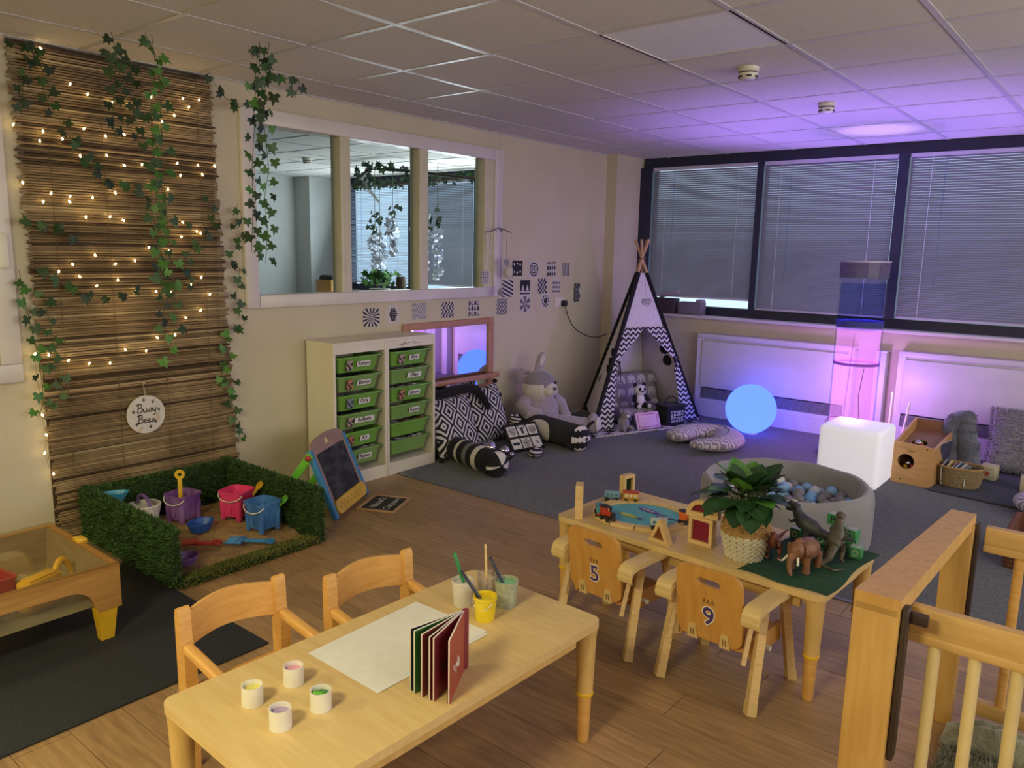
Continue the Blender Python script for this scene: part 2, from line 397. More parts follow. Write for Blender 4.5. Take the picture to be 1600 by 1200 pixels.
def blind(x0, x1, ztop, zbot, label, slope=0.0, tilt=51, y=6.925, slatm=SLAT, headm=RAIL):
    t = thing('venetian_blind', label, 'blind', ((x0 + x1) / 2, y, zbot), 0, 'grey venetian blinds'); w = (x1 - x0) / 2; h = ztop - zbot
    G().box(-w, w, -.014, .014, h - .03, h).obj('head_rail', headm, t, ang=0)
    g = G(); n = int((h - .028) / .0195); a = radians(tilt)
    for k in range(n):
        z = .02 + k * .0195; dz = slope * (1 - k / n)
        vs = []
        for q in range(3):
            u = (q - 1) * .0125; bow = .0018 * (1 - (q - 1) ** 2)
            vs += [(-w + .004, u * cos(a) - bow * sin(a), z + u * sin(a)), (w - .004, u * cos(a) - bow * sin(a), z + u * sin(a) + dz)]
        g.add(vs, [(0, 1, 3, 2), (2, 3, 5, 4)])
    o = g.obj('slats', slatm, t); o['kind'] = 'stuff'
    G().rbox(-w, w, -.012, .012, -.004, .012, .003).obj('bottom_rail', headm, t)
    for cx in (-.72 * w, .68 * w):
        G().box(cx - .002, cx + .002, -.016, -.0145, 0, h - .02).obj('ladder_cord', CORD, t, ang=0)
    G().cyl((-.55 * w, -.022, h - .03), (-.55 * w, -.024, .25), .0035, n=6).obj('tilt_wand', clear('clear_wand', 'E8F0FF', .3), t)
    return t
blind(.249, 1.299, 2.344, 1.11, 'left of the grey venetian blinds, above the teepee')
blind(1.364, 2.460, 2.344, 1.036, 'middle grey venetian blind, left of the bubble tube')
blind(2.549, 3.697, 2.344, 1.042, 'right-hand grey venetian blind, right of the bubble tube')
blind(3.774, 4.856, 2.344, 1.042, 'grey venetian blind beyond the right edge of the picture')
# radiators
RADM = mat('radiator_enamel', 'D5D3D6', 'CCCACE', 0.4, 6)
def radiator(x0, x1, label):
    t = thing('radiator', label, 'radiator', (x0, 6.77, 0)); w = x1 - x0
    G().box(0, w, 0.015, .128, .0, .135).obj('plinth', RADM, t, ang=0)
    G().box(0, w, .012, .128, .135, .175).box(0, .055, .012, .128, .175, .76).box(w - .055, w, .012, .128, .175, .76).box(.055, w - .055, .03, .128, .175, .76).obj('casing', RADM, t, ang=0)
    G().rbox(.05, w - .05, 0, .03, .285, .725, .006).obj('front_panel', RADM, t)
    G().rbox(0, w, 0, .13, .745, .79, .008).obj('top_cap', RADM, t)
    g = G()
    for k in range(10): g.box(.06, w - .06, .010, .026, .182 + k * .0095, .186 + k * .0095)
    o = g.obj('grille', mat('grille_metal', '9898A2', '8E8E98', .4, 10), t, ang=0); o['kind'] = 'stuff'
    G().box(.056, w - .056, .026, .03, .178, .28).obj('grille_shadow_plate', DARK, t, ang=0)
radiator(0.885, 2.30, 'long white panel radiator behind the blue glowing ball')
radiator(2.64, 4.75, 'long white panel radiator right of the bubble tube, behind the grey cushion')
t = thing('pipe_cover', 'white boxed heating pipe standing right of the bubble tube', 'pipe', (2.50, 6.80, 0))
G().rbox(-.045, .045, 0, .1, 0, .76, .01).obj('box', RADM, t); G().rbox(-.05, .05, -.006, .1, .76, .775, .004).obj('cap', RADM, t)

# ------------------------------------------------------------------ glazed screen in the left wall
w = struct(bpy.data.objects.new('window_1', None), 'white framed interior window onto the neighbouring room'); COL.objects.link(w)
def fr(y0, y1, z0, z1, x0=-.01, x1=.028): return G().rbox(x0, x1, y0, y1, z0, z1, .008)
fr(2.566, 2.655, 1.153, 2.313).obj('frame_stile', WHITE, w); fr(4.80, 4.895, 1.153, 2.313).obj('frame_stile', WHITE, w)
fr(2.655, 4.80, 1.153, 1.232).obj('frame_rail', WHITE, w); fr(2.655, 4.80, 2.222, 2.313).obj('frame_rail', WHITE, w)
REB = mat('cream_window_paint', 'D8D2B4', 'CEC8AA', .4, 6)
for a, b in ((3.29, 3.365), (3.995, 4.075), (4.70, 4.80)):
    G().rbox(-.10, .012, a, b, 1.22, 2.235, .005).rbox(-.055, .018, a - .012, a + .02, 1.228, 2.226, .004).obj('mullion', REB, w)
G().box(-.10, 0, 2.62, 2.66, 1.2, 2.26).box(-.1, 0, 4.78, 4.85, 1.2, 2.26).box(-.1, 0, 2.62, 4.85, 1.2, 1.23).box(-.1, 0, 2.62, 4.85, 2.23, 2.26).obj('reveal', REB, w, ang=0)
for a, b in ((2.655, 3.29), (3.365, 3.995), (4.075, 4.70)): G().box(-.072, -.066, a, b, 1.232, 2.222).obj('pane', clear('screen_glass', 'EEF3F3', .10), w, ang=0)
w = struct(bpy.data.objects.new('window_5', None), 'added wide window on the right wall, dressing for the fill lamp'); COL.objects.link(w); w.location = (XR, 2.7, 0)  # made-up window with glowing panes, added to go with the fill lamp
FILLP = glow('fill_pane_glow', (.9, .88, .8), 1.2)
for k in range(4):
    a = -3.0 + 1.5 * k; G().box(-.012, -.004, a + .05, a + 1.45, .80, 2.0).obj('pane', FILLP, w, ang=0)
    for y0_ in (a, a + 1.45): G().box(-.04, 0, y0_, y0_ + .05, .75, 2.05).obj('frame_stile', NAVY, w, ang=0)
for z in (.75, 2.0): G().box(-.04, 0, -3.0, 3.0, z, z + .05).obj('frame_rail', NAVY, w, ang=0)
# white framed noticeboard / window at the left edge
w = struct(bpy.data.objects.new('window_3', None), 'white framed dark window at the left edge'); COL.objects.link(w)
G().rbox(0, .03, .62, 1.36, .862, .95, .006).rbox(0, .03, 1.27, 1.36, .95, 2.38, .006).rbox(0, .03, .62, .70, .95, 2.38, .006).obj('frame', WHITE, w)
G().box(.002, .008, .70, 1.27, .95, 2.38).obj('pane', mat('dark_glass', '20242A', '181C22', .1, 4), w, ang=0)
G().rbox(.03, .055, 1.29, 1.335, 1.40, 1.56, .008).obj('handle', PLAST_W, w)

# ------------------------------------------------------------------ neighbouring room seen through the screen
NW = mat('neighbour_wall_paint', 'C0C1BE', 'B9BAB7', .8, 4)
wall('wall_neighbour_left', [(-5.1, -5.0, 1.0, YW, 0, H)], 'pale wall of the neighbouring room', NW)
wall('wall_neighbour_front', [(-5.1, -.1, .9, 1.0, 0, H)], 'pale wall of the neighbouring room', NW)
wall('wall_neighbour_column', [(-5.0, -4.67, 6.48, YW, 0, H)], 'pale column of the neighbouring room', NW)
wall('wall_neighbour_back', [(-5.0, -.1, 6.90, 7.10, 0, .95)], 'pale wall under the neighbouring windows', NW)
NM = [(-4.67, -4.40), (-3.22, -3.14), (-2.1, -2.03), (-.95, -.88), (-.3, -.1)]
facade(-4.67, -.1, NM, 4)
BR = mat('bright_slat', 'D6DEE8', 'CCD6E2', .5, 5)
blind(-4.38, -3.24, 2.335, 1.06, 'open venetian blind with daylight behind, in the neighbouring room', tilt=22, slatm=BR)
blind(-3.12, -2.12, 2.335, 1.08, 'closed grey venetian blind left in the neighbouring room', tilt=50)
blind(-2.01, -.97, 2.335, 1.08, 'half-open venetian blind right in the neighbouring room', tilt=30, slatm=BR)
detector((-2.9, 5.16, H), 'smoke detector on the ceiling of the neighbouring room')
G().box(-5.0, -.1, 1.0, YW, H + .002, H + .02).obj('tile_field', TILE, ceil, ang=0)
g = G()
for i in range(9): g.box(-5 + .6 * i - .01, -5 + .6 * i + .01, 1, YW, H - .004, H + .03)
for j in range(10): g.box(-5, -.1, 1.1266 + .6 * j - .01, 1.1266 + .6 * j + .01, H - .003, H + .03)
g.obj('tee_bar', TEE, ceil, ang=0)
# ------------------------------------------------------------------ bamboo screen on the left wall
t = thing('bamboo_screen', 'tall brown bamboo reed screen fixed to the left wall behind the fairy lights', 'bamboo screen', (0, 1.93, 0))
REED = mat('bamboo_reed', 'A08A66', '705C42', 0.55, 3, (6, 1.3, 6), bump=0.05, rnd=0.32, detail=5)
G().box(.001, .006, -.48, .47, .06, 2.40).obj('backing', mat('reed_backing', '4A3722', '3A2A1A', .9, 30), t, ang=0)  # dark sheet added so the gaps between reeds look shaded
REED2 = mat('bamboo_reed_pale', 'C4B088', 'A08C68', 0.55, 3, (6, 1.3, 6), rnd=.2, detail=5); REED3 = mat('bamboo_reed_dark', '5A4630', '3E301F', 0.6, 3, (6, 1.3, 6), rnd=.3, detail=5)
reeds = []
for k in range(9):
    g = G(); pts = [(.003 * R.uniform(-1, 1) + .013, -.5 + i / 6.0, .0018 * R.uniform(-1, 1)) for i in range(7)]
    g.tube(pts, [R.uniform(.0052, .0068) for _ in pts], 5); reeds.append(g.mesh('reed', (REED, REED, REED, REED, REED, REED2, REED3, REED3, REED)[k], 60))
for i in range(192):
    z = .045 + i * .01245
    f = min(1, max(0, (z - .1) / 2.3)); yl = 1.46 - .05 * f; yr = 2.475 - .075 * f
    a, b = yl + R.uniform(-.012, .012), yr + R.uniform(-.014, .014)
    put('reed', reeds[R.choice((0, 1, 2, 3, 4, 8, 0, 1, 2, 3, 5, 6, 7))], t, (R.uniform(-.001, .004), (a + b) / 2 - 1.93, z), (R.uniform(0, .6), 0, 0) if False else (0, 0, 0), (1, b - a, 1))
g = G()
for y in (-.38, -.13, .13, .38): g.tube([(.021, y, .05), (.0215, y + .004, 1.2), (.021, y, 2.42)], .0014, 4)
g.obj('binding_twine', mat('twine', '6E5A3C', '5C4A30', .9, 60), t)
# fairy lights
BULBS = [(1.544, 2.404), (1.562, 2.314), (1.661, 2.267), (1.738, 2.233), (1.852, 2.211), (1.936, 2.211), (2.055, 2.268), (2.146, 2.255), (2.223, 2.289), (2.255, 2.25), (2.315, 2.295), (2.171, 2.195), (2.101, 2.156), (1.996, 2.1), (1.902, 2.065), (1.81, 2.046), (1.71, 2.069), (1.608, 2.009), (1.525, 2.033), (1.508, 1.988), (1.403, 2.048), (1.809, 1.953), (1.893, 1.913), (1.983, 1.926), (2.068, 1.94), (2.173, 1.95), (2.29, 1.95), (2.388, 1.957), (2.187, 1.888), (2.314, 1.903), (1.421, 1.792), (1.539, 1.752), (1.502, 1.711), (1.623, 1.743), (1.619, 1.717), (1.727, 1.744), (1.839, 1.774), (1.906, 1.822), (2.036, 1.815), (2.114, 1.81), (1.689, 1.648), (1.805, 1.655), (1.87, 1.639), (2.186, 1.642), (2.265, 1.595), (2.287, 1.587), (2.175, 1.564), (1.683, 1.938), (1.994, 1.505), (2.105, 1.487), (1.72, 1.462), (1.611, 1.417), (1.816, 1.419), (1.917, 1.435), (1.546, 1.383), (1.64, 1.357), (1.717, 1.31), (1.823, 1.337), (1.91, 1.276), (2.019, 1.273), (2.097, 1.271), (2.216, 1.305), (2.278, 1.345), (2.325, 1.249), (2.265, 1.162), (2.177, 1.125), (2.11, 1.035), (2.01, 1.027), (1.946, 0.961), (1.838, 0.976), (1.756, 0.914), (1.654, 0.922), (1.558, 0.947), (1.47, 0.982), (1.411, 0.992), (1.412, 0.88), (1.423, 0.793), (1.421, 0.691), (1.431, 0.59), (1.416, 0.501), (1.448, 0.388)]
t = thing('fairy_lights', 'string of tiny warm fairy lights draped over the bamboo screen', 'fairy lights', (.03, 1.93, .3))
BULB = glow('fairy_bulb', 'FFD27A', 26, 'FFE0A0'); WIRE = mat('copper_wire', '8C7A4E', '7A683E', .5, 30, metal=.4)
g = G(); order = list(BULBS)
for a, b in zip(order[:-1], order[1:]):
    mid = ((a[0] + b[0]) / 2, (a[1] + b[1]) / 2 - .015)
    g.tube([(.002, a[0] - 1.93, a[1] - .3), (.004, mid[0] - 1.93, mid[1] - .3), (.002, b[0] - 1.93, b[1] - .3)], .0009, 3)
g.obj('wire', WIRE, t)
bm_ = G().sph((0, 0, 0), (.0042, .0042, .0075), 8).mesh('bulb', BULB)
for y, z in BULBS: put('bulb', bm_, t, (.010, y - 1.93, z - .3), (R.uniform(-.8, .8), R.uniform(-.5, .5), 0))
# the light the bulbs give
for y, z in ((1.65, 2.15), (2.15, 2.15), (1.7, 1.7), (2.15, 1.6), (1.8, 1.2), (1.6, .9)): lamp('fairy_glow', 'POINT', (.10, y, z), .22, (1, .72, .32), .06)
# ivy garlands
IVY = [mat('ivy_leaf', '375A2D', '284722', .5, 30, rnd=.3), mat('ivy_leaf_bright', '4F8038', '40702F', .5, 30, rnd=.25), mat('ivy_leaf_dark', '263E22', '1B301A', .5, 30, rnd=.25)]
STEM = mat('ivy_stem', '4A5A30', '3A4826', .7, 30)
lobes = [(0, -.12), (.28, -.30), (.52, -.12), (.34, .10), (.46, .42), (.16, .42), (0, .85), (-.16, .42), (-.46, .42), (-.34, .10), (-.52, -.12), (-.28, -.30)]
def leafmesh(mt, k):
    vs = [(0, .12, .0)] + [(x, y, -.22 * abs(x) - .10 * max(0, y) ** 2 + .05) for x, y in lobes]
    vs = [(x * .05, y * .05, z * .05) for x, y, z in vs]
    return G().add(vs, [(0, 1 + i, 1 + (i + 1) % 12) for i in range(12)]).mesh('leaf', mt, 60)
LEAF = [leafmesh(mt, 0) for mt in IVY]
def along(pts, step):
    out = []; acc = 0; pts = [Vector(p) for p in pts]
    for a, b in zip(pts[:-1], pts[1:]):
        d = (b - a).length; s = step - acc
        while s <= d: out.append((a.lerp(b, s / d), (b - a).normalized())); s += step
        acc = (d - (s - step))
    return out
def garland(label, strands, kinds=(0,), step=.045, off=.022, size=(.75, 1.15), group='ivy garlands'):
    base = strands[0][0]; t = thing('ivy_garland', label, 'ivy garland', base, 0, group); b = Vector(base)
    g = G()
    for s in strands:
        s = [(p[0], p[1], min(p[2], 2.432)) for p in s]
        g = G(); g.tube([Vector(p) - b for p in s], .0016, 4).obj('stem', STEM, t); g = G()
        sgn = 1
        for p, d in along(s, step):
            sgn = -sgn; k = R.choice(kinds)
            q = p - b + Vector((R.uniform(.0, .018), sgn * off * R.uniform(.5, 1.3), R.uniform(-.01, .01)))
            M = Euler((0, pi / 2 + R.uniform(-.5, .4), R.uniform(-.9, .5))).to_matrix() @ Euler((0, 0, pi / 2 + R.uniform(-.9, .9) + pi)).to_matrix() 
            o = put('leaf', LEAF[k], t, q, (0, 0, 0)); o.rotation_euler = M.to_euler(); sc = R.uniform(*size); o.scale = (sc,) * 3
    return t
garland('long ivy garland hanging from the ceiling in front of the glazed screen', [
    [(.9, 2.134, 2.432), (.9, 2.111, 2.304), (.9, 2.095, 2.081), (.9, 2.074, 1.882), (.9, 2.069, 1.681), (.9, 2.054, 1.492)],
    [(.93, 2.163, 2.432), (.93, 2.143, 2.279), (.93, 2.122, 2.082), (.93, 2.141, 1.872), (.93, 2.112, 1.741), (.93, 2.123, 1.596), (.93, 2.107, 1.443)],
    [(.9, 2.134, 2.425), (.9, 2.128, 2.33), (.9, 2.12, 2.2), (.9, 2.125, 2.1)],
    [(.9, 2.152, 2.339), (.9, 2.231, 2.284), (.9, 2.287, 2.302), (.9, 2.344, 2.294), (.9, 2.312, 2.211)]], (0, 0, 2, 1), .038, .03)
garland('bright ivy garland hanging from the ceiling in front of the middle of the bamboo', [
    [(.62, 1.75, 2.43), (.62, 1.80, 2.33), (.62, 1.806, 2.21), (.62, 1.80, 2.07), (.62, 1.80, 1.91), (.62, 1.80, 1.72), (.62, 1.806, 1.57), (.62, 1.812, 1.42), (.62, 1.82, 1.30), (.62, 1.808, 1.14), (.62, 1.765, .98)],
    [(.60, 1.79, 2.43), (.60, 1.80, 2.3), (.60, 1.765, 2.1), (.60, 1.77, 1.75), (.60, 1.762, 1.5), (.60, 1.77, 1.3)]], (1, 1, 0), .05, .022)  # lighter leaf colour stands in for the light on this nearer strand
garland('ivy garland tacked to the ceiling corner above the left half of the bamboo', [
    [(.50, 1.66, 2.43), (.45, 1.70, 2.36), (.42, 1.70, 2.25), (.40, 1.69, 2.12), (.38, 1.70, 2.0)],
    [(.12, 1.788, 2.432), (.12, 1.846, 2.425), (.12, 1.919, 2.365), (.12, 1.92, 2.245), (.12, 1.926, 2.124), (.12, 1.936, 1.986)]], (0, 2), .036, .026)
garland('dark ivy garland draped down from the top left corner of the bamboo', [
    [(.08, 1.377, 2.393), (.08, 1.454, 2.401), (.08, 1.519, 2.395), (.08, 1.454, 2.3), (.08, 1.436, 2.173), (.08, 1.427, 2.116)],
    [(.08, 1.505, 2.378), (.08, 1.548, 2.247), (.08, 1.542, 2.161), (.08, 1.591, 2.082), (.08, 1.628, 2.014), (.08, 1.668, 1.969), (.08, 1.685, 1.917), (.08, 1.736, 1.886)],
    [(.08, 1.736, 1.886), (.08, 1.762, 1.818), (.08, 1.838, 1.808), (.08, 1.903, 1.828), (.08, 2.011, 1.707), (.08, 2.093, 1.646), (.08, 2.181, 1.632)]], (2, 2, 0), .04)
garland('ivy garland looped across the middle of the bamboo screen', [
    [(.08, 1.383, 1.66), (.08, 1.431, 1.604), (.08, 1.528, 1.608), (.08, 1.594, 1.544), (.08, 1.646, 1.536)],
    [(.07, 1.448, 1.421), (.07, 1.503, 1.336), (.07, 1.582, 1.319), (.07, 1.652, 1.261), (.07, 1.743, 1.252), (.07, 1.855, 1.258), (.07, 1.931, 1.305)],
    [(.09, 1.989, 1.706), (.09, 2.016, 1.593), (.09, 2.019, 1.461), (.09, 2.018, 1.328), (.09, 2.027, 1.192), (.09, 2.009, 1.057)]], (2, 0), .042)
garland('ivy garland running down the left edge of the bamboo screen', [
    [(.06, 1.368, 1.392), (.06, 1.375, 1.273), (.06, 1.391, 1.173), (.06, 1.403, 1.081), (.06, 1.414, 1.01), (.06, 1.419, .925), (.06, 1.424, .847), (.06, 1.423, .753), (.06, 1.395, .687)],
    [(.06, 1.451, 1.337), (.06, 1.474, 1.199), (.06, 1.484, 1.106), (.06, 1.487, .997), (.06, 1.503, .901), (.06, 1.506, .821), (.06, 1.491, .743)]], (0, 0, 1), .046)
garland('ivy garland between the bamboo screen and the glazed screen', [
    [(.12, 2.329, 2.432), (.12, 2.362, 2.38), (.12, 2.416, 2.322), (.12, 2.498, 2.275), (.12, 2.591, 2.316)],
    [(.05, 2.518, 1.76), (.05, 2.493, 1.644), (.05, 2.534, 1.573), (.05, 2.478, 1.5), (.05, 2.45, 1.427), (.05, 2.514, 1.391), (.05, 2.496, 1.281), (.05, 2.48, 1.24), (.05, 2.492, 1.188), (.05, 2.501, 1.102)],
    [(.06, 2.304, 1.809), (.06, 2.362, 1.674), (.06, 2.299, 1.567), (.06, 2.182, 1.462), (.06, 2.193, 1.323), (.06, 2.246, 1.27)]], (0, 2), .046)
garland('ivy garland trailing down the right edge of the bamboo to the grass pit', [
    [(.05, 2.542, 1.081), (.05, 2.498, 1.05), (.05, 2.416, 1.044), (.05, 2.4, .952), (.05, 2.421, .876), (.05, 2.38, .846), (.05, 2.36, .734), (.05, 2.433, .76), (.05, 2.436, .666), (.05, 2.40, .635), (.05, 2.447, .549), (.05, 2.43, .477), (.05, 2.47, .444), (.05, 2.455, .364)]], (0, 1), .048)
# round sign
t = thing('round_sign', 'round white wooden sign lettered Busy Bees hanging on the bamboo', 'sign', (.032, 1.926, .617))
SIGNW = mat('sign_white', 'D8D4CC', 'CBC6BC', .7, 12)
G().lathe([(.0001, 0), (.103, 0), (.103, .008), (.0001, .008)], 40, T=TR(ry=pi / 2)).obj('disc', SIGNW, t)
LET = mat('sign_lettering', '2A2622', '35302A', .7, 30); HON = mat('honey_print', 'C89A3C', 'B58630', .7, 30)
def script(g, word, x0, z0, s, r, m=0):
    L = {'B': [[(.1, 0), (.2, .5), (.25, 1)], [(.0, .85), (.25, 1), (.55, .95), (.6, .7), (.3, .55), (.62, .45), (.65, .15), (.35, 0), (.05, .1)]],
         'u': [[(0, .45), (.05, .1), (.2, 0), (.38, .15), (.42, .45), (.42, .1), (.55, 0)]],
         's': [[(.0, .05), (.25, .5), (.35, .3), (.3, .05), (.1, 0)]],
         'y': [[(0, .45), (.06, .12), (.2, .05), (.38, .45), (.3, -.1), (.15, -.45), (.0, -.35)]],
         'e': [[(.02, .2), (.3, .3), (.28, .48), (.1, .45), (.02, .2), (.12, 0), (.4, .1)]]}
    x = x0
    for ch in word:
        for l in L[ch]: g.tube([(.0085, x + p[0] * s, z0 + p[1] * s) for p in l], r, 4, m)
        x += s * {'B': .75, 'u': .6, 's': .45, 'y': .5, 'e': .45}[ch]
g = G(); script(g, 'Busy', -.052, .012, .048, .003); script(g, 'Bees', -.05, -.046, .046, .003); g.obj('lettering', LET, t, ang=60)
for y, z, a in ((-.01, .078, .3), (.038, .065, -.4), (-.068, .02, .2), (.07, .018, .5), (-.055, -.05, -.3), (.02, -.072, 0), (.05, -.045, .4)):
    M = TR(.0085, y, z, rx=a); g = G()
    g.sph((0, 0, 0), (.002, .0045, .008), 8, 0, T=M).sph((0, 0, .010), (.002, .003, .003), 6, 0, T=M)
    for q in (-1, 1): g.sph((0, q * .007, .003), (.001, .006, .003), 6, 1, (q * .5, 0, 0), T=M)
    g.obj('bee_print', [LET, mat('bee_wing', 'A8A49C', '9A968E', .7)], t)
for y, z in ((.06, -.005), (.072, -.02), (.055, -.022), (-.03, -.072), (-.042, -.08), (.066, -.035)):
    G().tube([(.0085, y + .008 * cos(a * pi / 3), z + .008 * sin(a * pi / 3)) for a in range(6)], .001, 4, closed=True).obj('honeycomb_print', HON, t)
G().tube([(.004, 0, .1), (.006, -.004, .13), (.004, -.005, .165), (.006, .002, .14), (.006, .004, .1)], .0018, 5).sph((.006, -.002, .172), .007, 8).obj('rope', mat('sign_rope', 'B8AC92', 'A79B80', .9, 80), t)

# ------------------------------------------------------------------ grass-walled sand pit
TURF = mat('turf_backing', '2A401C', '1E300F', .95, 60, bump=.6); BLADE = mat('turf_blade', '42642A', '2A4517', .7, 25, rnd=.0)
TURFD = mat('turf_blade_dry', '7A7A3C', '55622A', .8, 25)
pit = thing('grass_sand_pit', 'low sand pit walled with artificial grass panels under the bamboo', 'sand pit', (0, 0, 0))
def blades(name, boxf, n, parent, mt, h=.022, w=.004):
    g = G()
    for _ in range(n):
        p, nr = boxf(); p = Vector(p); nr = Vector(nr)
        d = (nr + Vector((R.uniform(-.7, .7), R.uniform(-.7, .7), R.uniform(-.3, .7)))).normalized(); s = d.cross(Vector((R.uniform(-1, 1), R.uniform(-1, 1), R.uniform(-1, 1)))).normalized() * w
        hh = h * R.uniform(.6, 1.2)
        g.add([p - s, p + s, p + d * hh], [(0, 1, 2)])
    o = g.obj(name, mt, parent, ang=0); o['kind'] = 'stuff'
def panel(x0, x1, y0, y1, z0, z1, n, mt=BLADE, h=.02):
    o = G().rbox(x0, x1, y0, y1, z0, z1, .012, 2).obj('grass_panel', TURF, pit)
    A = [((y1 - y0) * (z1 - z0), 0), ((x1 - x0) * (z1 - z0), 1), ((x1 - x0) * (y1 - y0), 2)]; tot = sum(a for a, _ in A)
    def f():
        u = R.uniform(0, tot); k = 0
        for a, q in A:
            if u < a: k = q; break
            u -= a
        p = [R.uniform(x0, x1), R.uniform(y0, y1), R.uniform(z0, z1)]; nr = [0, 0, 0]; sg = 1 if k == 2 else R.choice((-1, 1))
        p[k] = ((x0, x1), (y0, y1), (z0, z1))[k][1 if sg > 0 else 0]; nr[k] = sg; return p, nr
    blades('grass_blades', f, n, o, mt, h)
panel(.035, .955, 1.565, 1.605, .02, .285, 9000); panel(.035, .945, 2.355, 2.395, .004, .285, 7500); panel(.036, .076, 1.605, 2.355, .004, .275, 6500)
panel(.875, .955, 1.61, 2.352, .0, .030, 4200, TURFD, .016)
SANDM = mat('play_sand', 'B08F62', '8C6E48', .95, 60, bump=.5, bscale=300)
from mathutils import noise as mn
o = G().grid(lambda u, v: (.078 + u * .85, 1.606 + v * .748, max(.012, .052 * (1 - u ** 3) - .004 + .022 * mn.noise((u * 5, v * 4, 0)) + .008 * mn.noise((u * 17, v * 15, 3)))), 60, 60).obj('sand', SANDM)
tag(o, 'brown play sand spread inside the grass-walled pit', 'sand'); o['kind'] = 'stuff'
def sq(r, a, p): return r / (abs(cos(a)) ** p + abs(sin(a)) ** p) ** (1 / p)
def bucket(name, label, loc, rz, m1, w=.075, h=.155, rim=True):
    t = thing(name, label, 'bucket', loc, rz); g = G(); n = 32
    def ring(r, z, p=5, inner=0): return [((sq(r, 2 * pi * j / n, p)) * cos(2 * pi * j / n), sq(r, 2 * pi * j / n, p) * sin(2 * pi * j / n), z) for j in range(n)]
    prof = [(w * .70, .022), (w * .74, .05), (w * .9, h * .8), (w * .92, h), (w * 1.02, h), (w * 1.02, h - .010), (w * .98, h - .008)]
    rings = [ring(w * .66, .02)] + [ring(w * .76, .016)] + [ring(w * .98, h - .006)] + [ring(w * 1.05, h - .006)] + [ring(w * 1.05, h + .002)] + [ring(w * .96, h + .002)] + [ring(w * .72, .026)]
    vs = [v for r_ in rings for v in r_]; fs = []
    for i in range(len(rings) - 1):
        for j in range(n): fs.append((i * n + j, i * n + (j + 1) % n, (i + 1) * n + (j + 1) % n, (i + 1) * n + j))
    fs.append(tuple(range(n - 1, -1, -1))); fs.append(tuple((len(rings) - 1) * n + j for j in range(n)))
    g.add(vs, fs)
    g.obj('body', m1, t)
    for sx in (-1, 1):
        for sy in (-1, 1):
            gg = G(); gg.lathe([(.015, 0), (.017, .03), (.019, h * .7), (.0001, h * .8)], 10, T=TR(sx * w * .68, sy * w * .68, 0)); gg.obj('turret', m1, t)
    gg = G()
    for k in range(4): gg.box(-.012, .012, w * .80, w * .93, h * .28, h * .5, T=TR(rz=k * pi / 2))
    gg.obj('window_relief', m1, t)
    G().tube([(w * 1.02 * cos(a), -w * .7 - .03 * sin(a), h - .012 - .035 * sin(a)) for a in [pi * i / 12 for i in range(13)]], .003, 6).obj('handle', PLAST_W, t)
    return t
def plast(n, a, b=None, r=.4): return mat('plastic_' + n, a, b, r, 8)
PUR = mat('plastic_purple', '6A3B86', '8C68A0', .45, 18, (1, 1, .4), sharp=(.35, .7)); PNK = plast('pink', 'E8457E', 'D63A70'); BLU = mat('plastic_blue', '4F86C8', '2F5FA2', .45, 16, (1, 1, .5))
YEL = plast('yellow', 'E0B42A', 'D0A420'); LGR = plast('lime', '62B43A', '549E30'); RED = plast('red', 'B03A34', '9C302A'); DBL = plast('deep_blue', '2456A8', '1E4A96'); MBL = plast('mid_blue', '3F86C4', '3678B4'); LIL = plast('lilac', '7C5C9C', '6E508C'); TEA = plast('turquoise', '3C94B8', '3284A6')
bucket('sand_bucket', 'purple castle-shaped sand bucket with a yellow spade standing in it', (.23, 2.005, .045), .2, PUR)
bucket('sand_bucket', 'bright pink castle-shaped sand bucket against the back grass', (.40, 2.225, .05), .35, PNK)
bucket('sand_bucket', 'marbled blue castle-shaped sand bucket by the right grass wall', (.66, 2.215, .047), .1, BLU)
def spade(label, m1, M, blade=True, L=.2):
    t = thing('toy_spade', label, 'toy spade', M.translation); t.rotation_euler = M.to_euler()
    ring = G().plate(circ(.026, 20, 0, L), [circ(.010, 12, 0, L)], .012, T=TR(z=-.006)); ring.obj('grip', m1, t)
    G().rbox(-.011, .011, .06, L - .02, -.007, .007, .004).box(-.003, .003, .06, L - .03, -.009, .009).obj('shaft', m1, t)
    G().grid(lambda u, v: ((u - .5) * (.075 - .02 * (1 - v) ** 4) , -.04 + v * .11, .014 * (abs(u - .5) * 2) ** 2), 6, 6).grid(lambda u, v: ((.5 - u) * (.075 - .02 * (1 - v) ** 4), -.04 + v * .11, .014 * (abs(u - .5) * 2) ** 2 - .003), 6, 6).obj('blade', m1, t)
    return t
spade('yellow spade with a ring grip standing in the purple bucket', YEL, TR(.225, 1.995, .10, rx=radians(84), rz=1.0), L=.20)
spade('yellow spade leaning out of the pink bucket', YEL, TR(.42, 2.245, .10, rx=radians(50), rz=-.3), L=.15)
spade('lime green spade leaning out of the blue bucket', LGR, TR(.675, 2.235, .10, rx=radians(48), rz=-.45), L=.13)
spade('red spade lying flat on the sand by the left grass wall', RED, TR(.60, 1.80, .062, rz=radians(-125 + 90)), L=.16)
def dish(name, label, loc, m1, rx, ry, h, rz=0):
    t = thing(name, label, 'dish', loc, rz)
    G().lathe([(.0001, 0), (.75, 0), (1, 1), (.95, 1), (.70, .2), (.0001, .2)], 32, T=Matrix.Diagonal((rx, ry, h, 1))).obj('bowl', m1, t)
    G().tube([(rx * cos(a), ry * sin(a), h) for a in [2 * pi * i / 32 for i in range(32)]], .004, 6, closed=True).obj('rim', m1, t)
dish('sand_dish', 'deep blue oval sand dish in the middle of the sand', (.44, 1.985, .048), DBL, .055, .075, .045, .3)
dish('sand_dish', 'dull purple round sand dish beside the red spade', (.76, 1.725, .035), LIL, .058, .066, .035, .2)
